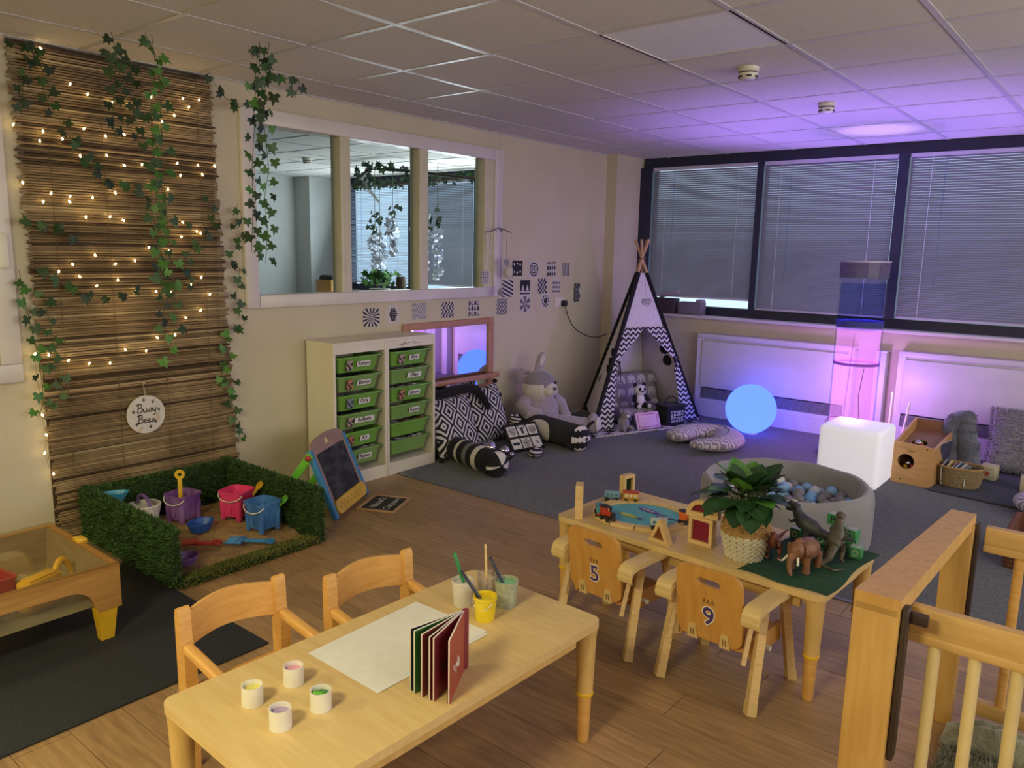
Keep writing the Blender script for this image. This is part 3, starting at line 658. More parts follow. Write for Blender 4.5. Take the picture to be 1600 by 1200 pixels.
t = thing('toy_rake', 'blue plastic sand rake lying at the front of the sand', 'toy rake', (.76, 2.06, .046), radians(38))
g = G().rbox(-.02, .10, -.014, .014, 0, .014, .005); g.obj('shaft', MBL, t)
G().plate(circ(.022, 18), [circ(.009, 10)], .014).obj('grip', MBL, t, (.115, 0, 0))
G().rbox(-.05, -.02, -.045, .045, 0, .014, .005).obj('head', MBL, t)
for k in range(5): G().cyl((-.05, -.036 + k * .018, .007), (-.105, -.042 + k * .021, .004), .0065, .004, 8).obj('tine', MBL, t)
t = thing('rope_tub', 'white woven rope tub with a purple band against the left grass wall', 'tub', (.15, 1.83, .05), 0)
g = G()
for k in range(10): g.tube([((.058 + .0025 * k) * cos(a), (.058 + .0025 * k) * sin(a), .006 + k * .0115) for a in [2 * pi * i / 24 for i in range(24)]], .0066, 6, closed=True)
g.obj('coil', WHTFAB, t); G().lathe([(.0001, .004), (.055, .004)], 24).obj('base', WHTFAB, t)
G().tube([(.07 * cos(a), .0, .11 + .05 * sin(a)) for a in [pi * i / 10 for i in range(11)]], .009, 8).obj('handle', LIL, t)
t = thing('sand_mould', 'turquoise boat-shaped sand mould lying in the left back corner', 'sand mould', (.14, 1.66, .20), .5)
G().lathe([(.0001, .0), (.6, .0), (1, 1), (.94, 1), (.55, .15), (.0001, .15)], 24, T=Matrix.Diagonal((.085, .045, .05, 1))).obj('hull', TEA, t); G().rbox(-.03, .03, -.02, .02, .01, .04, .008).obj('deck', TEA, t)
t.location = (.145, 1.672, .05); t.rotation_euler = (0, 0, 1.3)
G().lathe([(.0001, 0), (.055, 0), (.05, .165), (.0001, .167)], 20).obj('stand_block', TEA, t, (0, 0, 0)); 
for ch in t.children:
    if ch.name.split('.')[0] in ('hull', 'deck'): ch.location = (0, 0, .160)

# ------------------------------------------------------------------ charcoal mat and play tray at the left
MATM = mat('rubber_mat', '2B2E33', '202328', .85, 120, bump=.4, world=True)
o = tag(G().rbox(.45, 1.66, -.6, 1.585, 0.0005, .009, .004).obj('floor_mat', MATM), 'charcoal rubber-backed floor mat under the play tray table', 'floor mat')
o = G().rbox(1.585, 1.66, 1.585, 1.70, .0005, .009, .004)
t = thing('play_tray_table', 'low wooden play tray table with clear lid and yellow feet at the left edge', 'play table', (0, 0, .009))
TB = mat('tray_wood', 'BC8E4E', 'A87C40', .5, 5, (12, 1.5, 12), bump=.03)
ya, yb, xa, xb, zt = .05, 1.25, .53, 1.18, .295
def apron(L):
    arch = [(.085, .12), (.10, .15)] + [(.10 + .09 * (1 - cos(a)), .15 + .075 * sin(a)) for a in [pi / 2 * i / 5 for i in range(1, 6)]]
    arch2 = [(L - x, y) for x, y in arch[::-1]]
    mid = [(L * .35 + (L * .3) * i / 6, .228 + .004 * sin(pi * i / 6)) for i in range(7)]
    return [(0, .12)] + arch + mid + arch2 + [(L, .12), (L, zt), (0, zt)]
G().plate(apron(yb - ya), t=.022, T=TR(xb - .022, ya, 0) @ Matrix(((0, 0, 1, 0), (1, 0, 0, 0), (0, 1, 0, 0), (0, 0, 0, 1)))).obj('side_board', TB, t)
G().plate(apron(yb - ya), t=.022, T=TR(xa, ya, 0) @ Matrix(((0, 0, 1, 0), (1, 0, 0, 0), (0, 1, 0, 0), (0, 0, 0, 1)))).obj('side_board', TB, t)
G().plate(apron(xb - xa - .044), t=.022, T=TR(xa + .022, yb, 0) @ FRONTY).obj('end_board', TB, t)
G().plate(apron(xb - xa - .044), t=.022, T=TR(xa + .022, ya + .022, 0) @ FRONTY).obj('end_board', TB, t)
for x, y, sx, sy in ((xb, yb, -1, -1), (xa, yb, 1, -1), (xb, ya, -1, 1), (xa, ya, 1, 1)):
    M = TR(x + sx * .02, y + sy * .055, 0)
    G().add([(-.016, -.028, 0), (.016, -.028, 0), (.016, .02, 0), (-.016, .02, 0), (-.018, -.042, .13), (.018, -.042, .13), (.018, .04, .13), (-.018, .04, .13)], [(0, 3, 2, 1), (4, 5, 6, 7), (0, 1, 5, 4), (1, 2, 6, 5), (2, 3, 7, 6), (3, 0, 4, 7)], T=M).obj('foot', YEL, t, ang=0)
TUB = clear('tub_plastic', 'D2C8A8', .15, milky=.3)
def tubf(k):
    w = .025 * k; z = zt - .17 * k * 1.0
    return xa + .03 + w, xb - .03 - w, ya + .03 + w, yb - .03 - w, z
g = G(); a = tubf(0); b = tubf(1)
rg = lambda q: [(q[0], q[2], q[4]), (q[1], q[2], q[4]), (q[1], q[3], q[4]), (q[0], q[3], q[4])]
g.add(rg(a) + rg(b), [(0, 1, 5, 4), (1, 2, 6, 5), (2, 3, 7, 6), (3, 0, 4, 7), (4, 5, 6, 7)]); g.obj('tub', TUB, t, ang=0)
LID = clear('lid_plastic', 'F8F5EC', .015, milky=.012)
G().rbox(xa - .006, xb + .006, ya - .006, yb + .006, zt, zt + .008, .004).obj('lid', LID, t)
G().plate(rrect(xb - xa + .03, yb - ya + .03, .03, 4, (xa + xb) / 2, (ya + yb) / 2), [rrect(xb - xa + .022, yb - ya + .022, .026, 4, (xa + xb) / 2, (ya + yb) / 2)], .014, T=TR(z=zt - .010)).obj('lid_lip', LID, t)
G().rbox(.80, .86, yb - .02, yb + .016, zt - .01, zt + .014, .005).obj('lid_clip', YEL, t, label='yellow lid clip')
def tag1(g, name, mt, label, cat, loc, rz=0): 
    o = g.obj(name, mt, None, loc, (0, 0, rz)); return tag(o, label, cat)
t = thing('toy_crate', 'red plastic toy crate inside the covered play tray', 'toy crate', (.87, .90, .136), .2)
G().plate(rrect(.16, .12, .015), [rrect(.148, .108, .012)], .13).obj('body', RED, t); G().plate(rrect(.158, .118, .015), t=.006).obj('base', RED, t); G().plate(rrect(.172, .132, .018), [rrect(.148, .108, .012)], .008).obj('rim', RED, t, (0, 0, .128))
t = thing('toy_brick_box', 'yellow plastic box lying inside the covered play tray', 'toy box', (.985, 1.035, .137), .35)
G().rbox(-.035, .035, -.075, .075, 0, .125, .012).obj('body', YEL, t); G().rbox(-.025, .025, -.06, .06, .125, .131, .003).obj('lid', YEL, t)
t = thing('toy_hoop', 'yellow crescent toy standing inside the tray by the clip', 'toy', (.86, 1.16, .137), .4)
G().tube([(.0, -.06 + .12 * i / 12, .02 + .10 * sin(pi * i / 12)) for i in range(13)], .013, 8).obj('arch', YEL, t); G().rbox(-.02, .02, -.065, .065, 0, .012, .004).obj('foot_bar', YEL, t)
t = thing('toy_scoop', 'clear plastic scoop lying in the covered tray behind the yellow box', 'toy scoop', (.76, 1.03, .138), .8)
G().lathe([(.0001, .0), (.03, 0), (.038, .05), (.035, .05), (.028, .004)], 18).obj('cup', clear('scoop_plastic', 'F0EAD8', .4, milky=.25), t); G().rbox(.03, .12, -.008, .008, .04, .05, .003).obj('handle', clear('scoop_plastic', 'F0EAD8'), t)
t = thing('toy_block', 'green toy block showing through the tray under the wooden arch', 'toy block', (1.02, .76, .137), 0)
G().rbox(-.07, .07, -.09, .09, 0, .06, .01).obj('body', plast('green', '3E9048', '34803E'), t); G().rbox(-.05, .05, -.07, .07, .06, .07, .004).obj('lid', plast('green', '3E9048'), t)
# ------------------------------------------------------------------ printed patterns (shader expressions)
class X:
    def __init__(s, nt, v): s.nt, s.v = nt, v
    def _o(s, op, *a):
        n = s.nt.nodes.new('ShaderNodeMath'); n.operation = op
        for i, q in enumerate((s,) + a):
            if isinstance(q, X): s.nt.links.new(q.v, n.inputs[i])
            else: n.inputs[i].default_value = q
        return X(s.nt, n.outputs[0])
    def __add__(s, o): return s._o('ADD', o)
    def __sub__(s, o): return s._o('SUBTRACT', o)
    def __mul__(s, o): return s._o('MULTIPLY', o)
    def abs(s): return s._o('ABSOLUTE')
    def fract(s): return s._o('FRACT')
    def gt(s, o): return s._o('GREATER_THAN', o)
    def sqrt(s): return s._o('SQRT')
    def floor(s): return s._o('FLOOR')
    def min(s, o): return s._o('MINIMUM', o)
    def max(s, o): return s._o('MAXIMUM', o)
def pattern(name, fn, c1, c2, rough=.9, bump=.25):
    """fn(x,y,z)->0/1 picks between the two printed colours (object coordinates)"""
    if name in MATS: return MATS[name]
    M = mat(name, c1, c1, rough, 60, bump=bump); nt = M.node_tree; b = nt.nodes['Principled BSDF']
    tc = nt.nodes.new('ShaderNodeTexCoord'); sp = nt.nodes.new('ShaderNodeSeparateXYZ'); nt.links.new(tc.outputs['Object'], sp.inputs[0])
    r = fn(*[X(nt, sp.outputs[i]) for i in range(3)])
    mx = nt.nodes.new('ShaderNodeMix'); mx.data_type = 'RGBA'; nt.links.new(r.v, mx.inputs[0]); mx.inputs[6].default_value = lin(c1); mx.inputs[7].default_value = lin(c2)
    nt.links.new(mx.outputs[2], b.inputs['Base Color']); return M
def chev(u, v, per, amp, band): return ((v + ((u * (1 / per)).fract() - .5).abs() * amp) * (1 / band)).fract().gt(.5)
def rings(u, v, k): return ((u * u + v * v).sqrt() * k).fract().gt(.5)

# ------------------------------------------------------------------ two storage units with green trays
MEL = mat('white_melamine', 'E2DCC8', 'DAD4C0', .45, 6)
TRAYS = [mat('green_tray', '78AC48', '6A9C3C', .4, 6), mat('green_tray_worn', '82A85C', '729A4C', .45, 6)]
PHOTO = [mat('photo_print', 'B8A498', '3A3236', .35, 55, sharp=(.45, .55)), mat('photo_print_warm', 'C4846C', '4A3A3E', .35, 60, sharp=(.45, .55)), mat('photo_print_cool', '9098A4', '34404E', .35, 50, sharp=(.45, .55))]
INK = mat('ink_print', '1E1E22', '28282C', .6, 40)
def tray_mesh(w, d, h):
    g = G(); r = lambda W, D, z, cx: [(cx + x, y, z) for x, y in rrect(D, W, .018, 4)]
    rs = [r(w * .86, d * .9, 0, -.012), r(w * .96, d * .97, h - .004, 0), r(w * 1.0 + .022, d + .022, h - .004, 0), r(w * 1.0 + .022, d + .022, h + .004, 0), r(w * .94, d * .955, h + .004, 0), r(w * .84, d * .88, .004, -.012)]
    n = len(rs[0]); vs = [v for q in rs for v in q]; fs = []
    for i in range(5):
        for j in range(n): fs.append((i * n + j, i * n + (j + 1) % n, (i + 1) * n + (j + 1) % n, (i + 1) * n + j))
    fs.append(tuple(range(n - 1, -1, -1))); fs.append(tuple(5 * n + j for j in range(n)))
    return g.add(vs, fs)
def storage(y0, y1, label, names, photos, contents):
    t = thing('storage_unit', label, 'storage unit', (0, y0, 0)); W = y1 - y0; D = .2925; h = .938
    for a in (0, W - .018): G().rbox(.018, D, a, a + .018, 0, h, .0015, 1).obj('side_panel', MEL, t)
    G().rbox(.018, D, .018, W - .018, h - .018, h - .0005, .001, 1).obj('top_panel', MEL, t)
    G().box(.018, .024, .018, W - .018, .0, h - .018).obj('back_panel', MEL, t, ang=0)
    G().box(D - .022, D - .004, .018, W - .018, h - .072, h - .018).obj('front_rail', MEL, t, ang=0)
    G().box(.03, D - .002, .018, W - .018, .072, .085).box(D - .02, D - .003, .018, W - .018, 0, .072).obj('plinth', MEL, t, ang=0)
    for k in range(6):
        z = .735 - k * .1225
        for yy in (.018, W - .026): G().box(.03, D - .01, yy, yy + .008, z + .084, z + .09).obj('runner', MEL, t, ang=0)
        tr = tray_mesh(W - .085, .265, .098).obj('tray', TRAYS[k % 2], t, (D - .145, W / 2, z + .005))
        yo = -.02 if names is None else 0
        if photos[k] is not None: G().box(0, .0012, -.026, .026, -.033, .033).obj('photo', PHOTO[photos[k]], tr, (.1345 , -.085, .046), (0, radians(11), 0), ang=0)
        if names[k]:
            wl = .022 + .0175 * len(names[k])
            G().box(0, .001, -wl / 2, wl / 2, -.018, .018).obj('name_label', PAPER, tr, (.1355, .03, .052), (0, radians(11), 0), ang=0)
            G().text(names[k], .036, T=WALLX, bold=.0006).obj('name_lettering', INK, tr, (.1375, .03, .053), (0, radians(11), 0), ang=0)
        if contents[k]:
            c = mat('tray_contents_' + contents[k], {'paper': 'B8B6B0', 'red': '8A4038', 'dark': '2E3430', 'white': 'D8D6D2'}[contents[k]], {'paper': '8A8A88', 'red': 'A8A098', 'dark': '4A5048', 'white': '5A5A5C'}[contents[k]], .8, 25, sharp=(.4, .6))
            G().grid(lambda u, v: ((u - .5) * .22, (v - .5) * (W - .13), .085 + .02 * mn.noise((u * 4 + k, v * 6, y0 * 9)) + .012 * sin(u * 9)), 12, 16).obj('contents', c, tr, ang=60)
    return t
storage(2.9785, 3.4155, 'white storage unit of six named green trays, nearer the easel', ['Robyn', 'Babby', 'Orla', 'Raffaele', 'Kit', 'Rakan'], [0, 1, 2, 0, 1, None], [None, 'dark', 'paper', 'dark', None, 'paper'])
s2 = storage(3.4175, 3.8665, 'white storage unit with green trays beside the wall mirror, fewer labels', ['Alya', 'Eilian', 'Jevon', 'Reem', None, None], [0, None, 1, None, None, None], ['dark', 'paper', 'white', None, 'red', 'white'])
g = G()
for k in range(5): g.tube([(.2895, .11 + .012 * k, .885 + .008 * sin(k * 2)), (.2895, .125 + .012 * k, .897 - .006 * cos(k)), (.2895, .13 + .015 * k, .88)], .0012, 4)
g.tube([(.2895, .19, .895), (.2895, .26, .900)], .0012, 4).tube([(.2895, .24, .887), (.2895, .31, .889)], .001, 4)
o = g.obj('pen_scribble', INK, s2); o['kind'] = 'stuff'

# ------------------------------------------------------------------ low wall mirror with a wooden grab bar
MIR = mat('mirror_glass', 'D8DCE0', 'D8DCE0', .015, 1, metal=1.0)
MWOOD = mat('mirror_frame_wood', 'B8886C', 'A87860', .45, 6, (12, 2, 12), bump=.02)
t = thing('wall_mirror', 'low wooden framed wall mirror with a grab bar behind the patterned cushions', 'mirror', (0, 4.31, .40))
G().box(.002, .012, -.45, .45, .03, .56).obj('mirror_glass', MIR, t, ang=0)
for a, b in ((-.495, -.44), (.44, .50)): G().rbox(0, .028, a, b, -.0, .585, .004).obj('frame_stile', MWOOD, t)
G().rbox(0, .028, -.44, .44, .535, .585, .004).obj('frame_rail', MWOOD, t); G().rbox(0, .028, -.44, .44, 0, .045, .004).obj('frame_rail', MWOOD, t)
G().rbox(.06, .09, -.50, .51, .10, .140, .008).obj('grab_bar', MWOOD, t)
for y in (-.46, .47): G().cyl((.02, y, .12), (.065, y, .12), .010).obj('bar_bracket', MWOOD, t)

# ------------------------------------------------------------------ black and white picture cards on the wall
def dd(u, v): return math.hypot(u - .5, v - .5)
PR = {
 'burst': (lambda u, v: 1 if dd(u, v) > .03 and int((math.atan2(v - .5, u - .5) + pi) / (2 * pi) * 28) % 2 and dd(u, v) < .62 else 0, 'sunburst', .135, .115),
 'hexdots': (lambda u, v: 1 if (abs(u - .5) * .87 + abs(v - .5) * .5 < .30 and abs(v - .5) < .35) and not ((u * 11) % 1 < .4 and (v * 9) % 1 < .4) else 0, 'dotted hexagon', .105, .12),
 'weave': (lambda u, v: 1 if (int(u * 18) + int(v * 6)) % 2 else 0, 'fine grey weave', .13, .11),
 'waves': (lambda u, v: 1 if sin((u + .10 * sin(v * 12)) * 27) > .05 else 0, 'wavy stripe', .125, .11),
 'curls': (lambda u, v: 1 if (lambda a, b, k: (abs(math.hypot(a - .5, b - .5) - .30) < .12 and not (k and a > .5 and b > .5)) or (k == 0 and math.hypot(a - .6, b - .5) < .2))((u * 4) % 1, (v * 3) % 1, (int(u * 4) + int(v * 3)) % 2) else 0, 'curly tile', .12, .115),
 'lattice': (lambda u, v: 1 if abs(((u + v) * 4) % 1 - .5) < .16 or abs(((u - v) * 4) % 1 - .5) < .16 else 0, 'diagonal lattice', .12, .12),
 'spiral': (lambda u, v: 1 if (int(dd(u, v) * 9) + int((math.atan2(v - .5, u - .5) + pi) / (2 * pi) * 12 + dd(u, v) * 9)) % 2 and dd(u, v) < .52 else 0, 'spiral check', .13, .12),
 'sun': (lambda u, v: 1 if dd(u, v) < .19 or (.24 < dd(u, v) < .42 and int((math.atan2(v - .5, u - .5) + pi) / (2 * pi) * 20) % 2) else 0, 'black sun', .12, .12),
 'stars': (lambda u, v: 0 if any(math.hypot(u - a, v - b) < .075 for a, b in ((.2, .25), (.5, .2), (.8, .28), (.2, .75), (.48, .8), (.78, .74))) else 1, 'white dots on black', .125, .115),
 'target': (lambda u, v: 1 if int(dd(u, v) * 11) % 2 == 0 and dd(u, v) < .46 else 0, 'target', .12, .12),
 'harlequin': (lambda u, v: 1 if abs(((u * 4) % 1) - .5) + abs(((v * 2.5) % 1) - .5) < .48 else 0, 'harlequin diamond', .12, .12),
 'bars': (lambda u, v: 1 if (u * 6) % 1 < .5 else 0, 'narrow upright stripe', .105, .11),
 'diag': (lambda u, v: 1 if ((u * 1.6 + v * 4.2) % 1) < .5 else 0, 'broad diagonal stripe', .13, .125),
 'boats': (lambda u, v: 1 if (v > .30 and not any(0 < (v - .34) < .42 and abs(u - a) < (.76 - v) * .32 for a in (.28, .74))) or .10 < v < .20 else 0, 'two white boats on black', .125, .12),
 'houndstooth': (lambda u, v: 1 if (int(u * 6) + int(v * 6)) % 2 or ((u * 6) % 1 + (v * 6) % 1) % 1 < .2 else 0, 'houndstooth check', .115, .12),
 'hearts': (lambda u, v: 1 if (lambda a, b: abs(a - .5) + abs(b - .5) < .42)((u * 5) % 1, (v * 3.5) % 1) and .08 < v < .92 else 0, 'rows of small black hearts', .105, .12)}
cards = [('burst', 3.535, 1.05), ('hexdots', 3.736, 1.062), ('weave', 3.993, 1.073), ('waves', 4.29, 1.068), ('curls', 4.589, 1.065), ('lattice', 4.937, 1.065), ('spiral', 5.244, 1.074), ('sun', 5.537, 1.09),
         ('stars', 5.129, 1.379), ('target', 5.359, 1.367), ('harlequin', 5.61, 1.365), ('bars', 5.835, 1.364), ('diag', 5.008, 1.211), ('boats', 5.24, 1.211), ('houndstooth', 5.484, 1.221), ('hearts', 5.694, 1.217)]
CARDW = mat('card_white', 'CFC9C8', 'C4BEBE', .8, 20); CARDG = mat('card_grey', '77777C', '8A8A90', .7, 60)
for k, y, z in cards:
    fn, nm, w_, h_ = PR[k]; w_ *= 1.1; h_ *= 1.1
    o = G().card(w_, h_, .0015, fn, 40, 40, T=WALLX).obj('picture_card', [CARDW, CARDG if k == 'weave' else BLACK], None, (.001, y, z), (radians(R.uniform(-2.5, 2.5)), 0, 0), ang=0)
    tag(o, 'small black and white %s picture card stuck on the wall' % nm, 'picture card', 'picture cards on the left wall')
o = G().grid(lambda u, v: (.004 + .018 * sin(v * 5) ** 2 * u, (u - .5) * .075, (v - .5) * .17), 14, 20, 0, None, lambda u, v: 1 if (int(u * 4) + int(v * 8)) % 2 else 0).obj('picture_card', [CARDG, BLACK], None, (.003, 6.01, 1.15), ang=0)
tag(o, 'narrow dark speckled picture card peeling off the wall beyond the socket', 'picture card', 'picture cards on the left wall')
# socket, plug, cable
t = thing('wall_socket', 'white double wall socket with a black plug in it', 'socket', (0, 5.745, 1.07))
G().rbox(0, .010, -.073, .073, -.043, .043, .004).obj('plate', PLAST_W, t)
for y in (-.036, .036):
    G().box(.0095, .0105, y - .003, y + .003, .0, .010).box(.0095, .0105, y - .014, y - .007, -.016, -.012).box(.0095, .0105, y + .007, y + .014, -.016, -.012).obj('holes', DARK, t, ang=0)
    G().rbox(.009, .014, y - .006, y + .006, .022, .034, .002).obj('switch', PLAST_W, t)
t = thing('power_cable', 'black plug and cable looping from the socket to the teepee', 'cable', (.012, 5.782, 1.06))
G().rbox(.0, .045, -.024, .024, -.026, .026, .010).obj('plug', BLACK, t)
pts = [(.03, .0, -.02), (.035, .06, -.14), (.04, .17, -.245), (.045, .36, -.32), (.05, .52, -.345), (.06, .70, -.32)]
sm = []
for i in range(len(pts) - 1):
    p0, p1, p2, p3 = [Vector(pts[max(0, min(len(pts) - 1, i + k))]) for k in (-1, 0, 1, 2)]
    for s in range(6):
        q = s / 6; sm.append(.5 * ((2 * p1) + (p2 - p0) * q + (2 * p0 - 5 * p1 + 4 * p2 - p3) * q * q + (3 * p1 - p0 - 3 * p2 + p3) * q ** 3))
G().tube(sm + [Vector(pts[-1])], .0045, 6).obj('cable', BLACK, t)
# mobile
t = thing('hanging_mobile', 'black and white hanging baby mobile with card shapes in front of the glazed screen', 'mobile', (.13, 4.73, 1.66))
G().tube([(0, -.165, .0), (0, -.10, .004), (0, -.03, .03), (0, .02, .035), (0, .09, .02), (0, .155, .005)], .004, 5).obj('wavy_bar', mat('mobile_bar', '4A4660', '3A364E', .6), t)
G().tube([(.045, -.02, .02), (.02, .0, .03), (-.03, .06, .018), (-.05, .1, .01)], .0035, 5).obj('cross_bar', mat('mobile_bar', '4A4660'), t)
G().cyl((0, 0, .035), (0, 0, .774), .0008, n=4).obj('hanging_thread', INK, t)
def spir(r, n=60): return [(0.0016, r * (i / n) * cos(i * .42), r * (i / n) * sin(i * .42)) for i in range(n + 1)]
def hang(y, zt_, zb, x=0): return G().cyl((x, y, zt_), (x, y, zb), .0014, n=4).obj('thread', INK, t)
hang(-.158, .0, -.30); hang(.10, .02, -.195); hang(.155, .0, -.27); hang(.03, .03, -.43); hang(-.10, 0, -.12)
o = G().lathe([(.0001, 0), (.036, 0), (.036, .002), (.0001, .002)], 24, T=TR(ry=pi / 2)).obj('disc', CARDW, t, (0, .10, -.228)); G().tube(spir(.034), .0018, 4).obj('spiral_print', BLACK, o, (.0015, 0, 0), ang=60)
o = G().lathe([(.0001, 0), (.036, 0), (.036, .002), (.0001, .002)], 24, T=TR(ry=pi / 2)).obj('disc', CARDW, t, (0, .03, -.462)); G().tube(spir(.034), .0018, 4).obj('spiral_print', BLACK, o, (.0015, 0, 0), ang=60)
G().card(.085, .10, .002, lambda u, v: 1 if (v > .5 and ((u * 4) % 1 < .18 or (v * 8) % 1 < .2)) or (v < .5 and abs(((v + abs((u * 3) % 1 - .5) * .25) * 8) % 1 - .5) < .15) else 0, 30, 30, T=WALLX).obj('square_card', [CARDW, BLACK], t, (0, -.158, -.345), ang=0)
G().sph((0, 0, 0), (.04, .045, .05), 18, mf=lambda x, y, z: 1 if y > .15 else 0).obj('two_tone_ball', [CARDW, BLACK], t, (0, .135, -.31))
G().tube([(0, -.11, -.12), (0, -.095, -.122)], .002, 4).obj('small_clip', BLACK, t)

# ------------------------------------------------------------------ chalkboard easel
t = thing('chalkboard_easel', 'folding toy chalkboard easel with blue and green legs by the storage units', 'easel', (.725, 2.64, 0))
ex = Vector((-.490, .872, 0)); nn = Vector((.872, .490, 0)); ln = .155; ht = .385
upv = Vector((-nn.x * ln, -nn.y * ln, ht)); Lh = upv.length; upv = upv / Lh; zz = ex.cross(upv)
t.rotation_euler = Matrix((ex, upv, zz)).transposed().to_euler()   # local: x along the board, y up the board, z out of its face
BLUW = mat('easel_blue', '3E8AB8', '3578A2', .45, 10); GRNW = mat('easel_green', '6CC238', '5EAE30', .45, 10); YELW = mat('easel_yellow', 'D8B23A', 'C8A22E', .45, 10); MAU = mat('easel_mauve', 'A08474', '947868', .6, 10)
CHK = mat('chalkboard', '1C1E22', '474A4F', .85, 9, (1, 2.2, 1), sharp=(.42, .74), detail=8)
w_ = .475; top = [(w_ / 2 + (w_ / 2 - .012) * cos(a), Lh + .012 + .048 * sin(a)) for a in [pi * i / 14 for i in range(15)]]
G().plate([(.012, .02), (w_ - .012, .02)] + top, [rrect(.06, .035, .012, 4, w_ / 2, Lh + .012)], .012, T=TR(z=.002)).obj('board_panel', MAU, t)
G().box(.045, w_ - .045, .09, Lh - .035, .0135, .016).obj('chalk_face', CHK, t, ang=0)
for x in (0, w_): G().rbox(x - .016, x + .016, 0, Lh + .005, -.012, .020, .004).obj('front_leg', BLUW, t)
G().plate(rrect(w_ - .03, .085, .04, 6, w_ / 2, .055), t=.014, T=TR(z=.014)).obj('pen_ledge', YELW, t)
for i in range(14): G().tube([(.06 + .026 * i + .008 * cos(a), .055 + .018 * (i % 2) - .009 + .008 * sin(a), .0285) for a in [2 * pi * k / 8 for k in range(8)]], .0014, 4, closed=True).obj('swirl_print', mat('ledge_print', 'A8862A', '98761E', .6), t, ang=60)
o = G().cyl((.02, .035, .004), (w_ - .02, .035, .004), .008).obj('cross_rail', MAU, t)
for x, s in ((-.022, -1), (w_ + .022, 1)):
    inv = Matrix((ex, upv, zz))
    b = inv @ (Vector((-nn.x * .40, -nn.y * .40, 0))); a = Vector((0, Lh - .03, -.004))
    g = G(); M = frame(Vector((x, a.y, a.z)), Vector((0, b.y - a.y, b.z - a.z))); ll = (b - a).length
    g.rbox(-.008, .008, -.022, .022, -.025, ll - .006, .006, T=M); g.obj('rear_leg', GRNW, t)
    G().sph((x + s * .012, Lh - .03, .0), (.012, .018, .018), 14).obj('pivot_knob', RED, t)
G().sph((w_ + .025, .17, .008), (.016, .016, .016), 12).obj('stopper', mat('easel_orange', 'E0662E', 'D05A26', .45), t)
# chalk sign on the floor
t = thing('chalk_sign', 'small wooden framed chalkboard sign lying flat on the vinyl floor', 'chalk sign', (.724, 3.003, .0), radians(116))
G().box(-.13, .13, -.105, .105, .002, .006).obj('slate', mat('slate_board', '20221E', '2A2C27', .85, 12), t, ang=0)
FW = mat('sign_frame_wood', 'B8946A', 'A8845C', .5, 8)
for y in (-.112, .112): G().rbox(-.142, .142, y - .008, y + .008, 0, .012, .002).obj('frame_rail', FW, t)
for x in (-.134, .134): G().rbox(x - .008, x + .008, -.104, .104, 0, .012, .002).obj('frame_stile', FW, t)
CHALK = mat('chalk_writing', 'C8C8C0', '9A9A94', .9, 60)
G().text("Naoul's", .062, T=TR(0, .042, .0065), shear=.3).obj('chalk_lettering', CHALK, t, ang=0); G().text('Carpton', .062, T=TR(0, -.045, .0065), shear=.3).obj('chalk_lettering', CHALK, t, ang=0)

# ------------------------------------------------------------------ neighbouring room dressing
def leafy(t, base, pts, kinds, step, off, size):
    for p, d in along(pts, step):
        for _ in range(2):
            q = p - Vector(base) + Vector((R.uniform(-off, off), R.uniform(-off, off), R.uniform(-off, off) * .8))
            o = put('leaf', LEAF[R.choice(kinds)], t, q, (R.uniform(.6, 1.7), R.uniform(-.7, .7), R.uniform(-1.2, 1.2))); sc = R.uniform(*size); o.scale = (sc,) * 3
BARK = mat('branch_bark', '3A3028', '2C241E', .9, 40, bump=.3)
base = (-1.5, 6.80, 2.30); t = thing('ivy_branch', 'ivy clad branch along the top of the neighbouring windows', 'ivy branch', base, 0, 'greenery in the neighbouring room')
pts = [(-4.2, 6.82, 2.33), (-3.3, 6.80, 2.31), (-2.5, 6.78, 2.33), (-1.5, 6.8, 2.36), (-.7, 6.8, 2.33)]
G().tube([Vector(p) - Vector(base) for p in pts], [.012, .016, .02, .022, .03], 7).obj('branch', BARK, t); leafy(t, base, pts, (2, 2, 0), .034, .075, (.9, 1.6))
base = (-2.2, 5.2, 1.9); t = thing('ivy_branch', 'arching ivy branch under the ceiling of the neighbouring room', 'ivy branch', base, 0, 'greenery in the neighbouring room')
pts = [(-3.6, 6.75, 2.10), (-3.0, 6.1, 2.17), (-2.75, 5.75, 2.30), (-2.4, 5.6, 2.35), (-1.9, 5.7, 2.31), (-1.2, 6.3, 2.22), (-.9, 6.7, 2.2)]
G().tube([Vector(p) - Vector(base) for p in pts], .016, 7).obj('branch', BARK, t); leafy(t, base, pts[1:5], (2, 2, 0), .045, .06, (1.0, 1.7))
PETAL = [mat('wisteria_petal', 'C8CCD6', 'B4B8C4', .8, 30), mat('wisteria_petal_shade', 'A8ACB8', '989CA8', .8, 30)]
def petal(mt):
    return G().add([(0, 0, 0), (.022, .004, .010), (.030, 0, -.012), (.0, .006, -.02), (-.022, .004, .010), (-.030, 0, -.012)], [(0, 1, 2, 3), (0, 3, 5, 4)]).mesh('petal', mt, 60)
PET = [petal(m_) for m_ in PETAL]
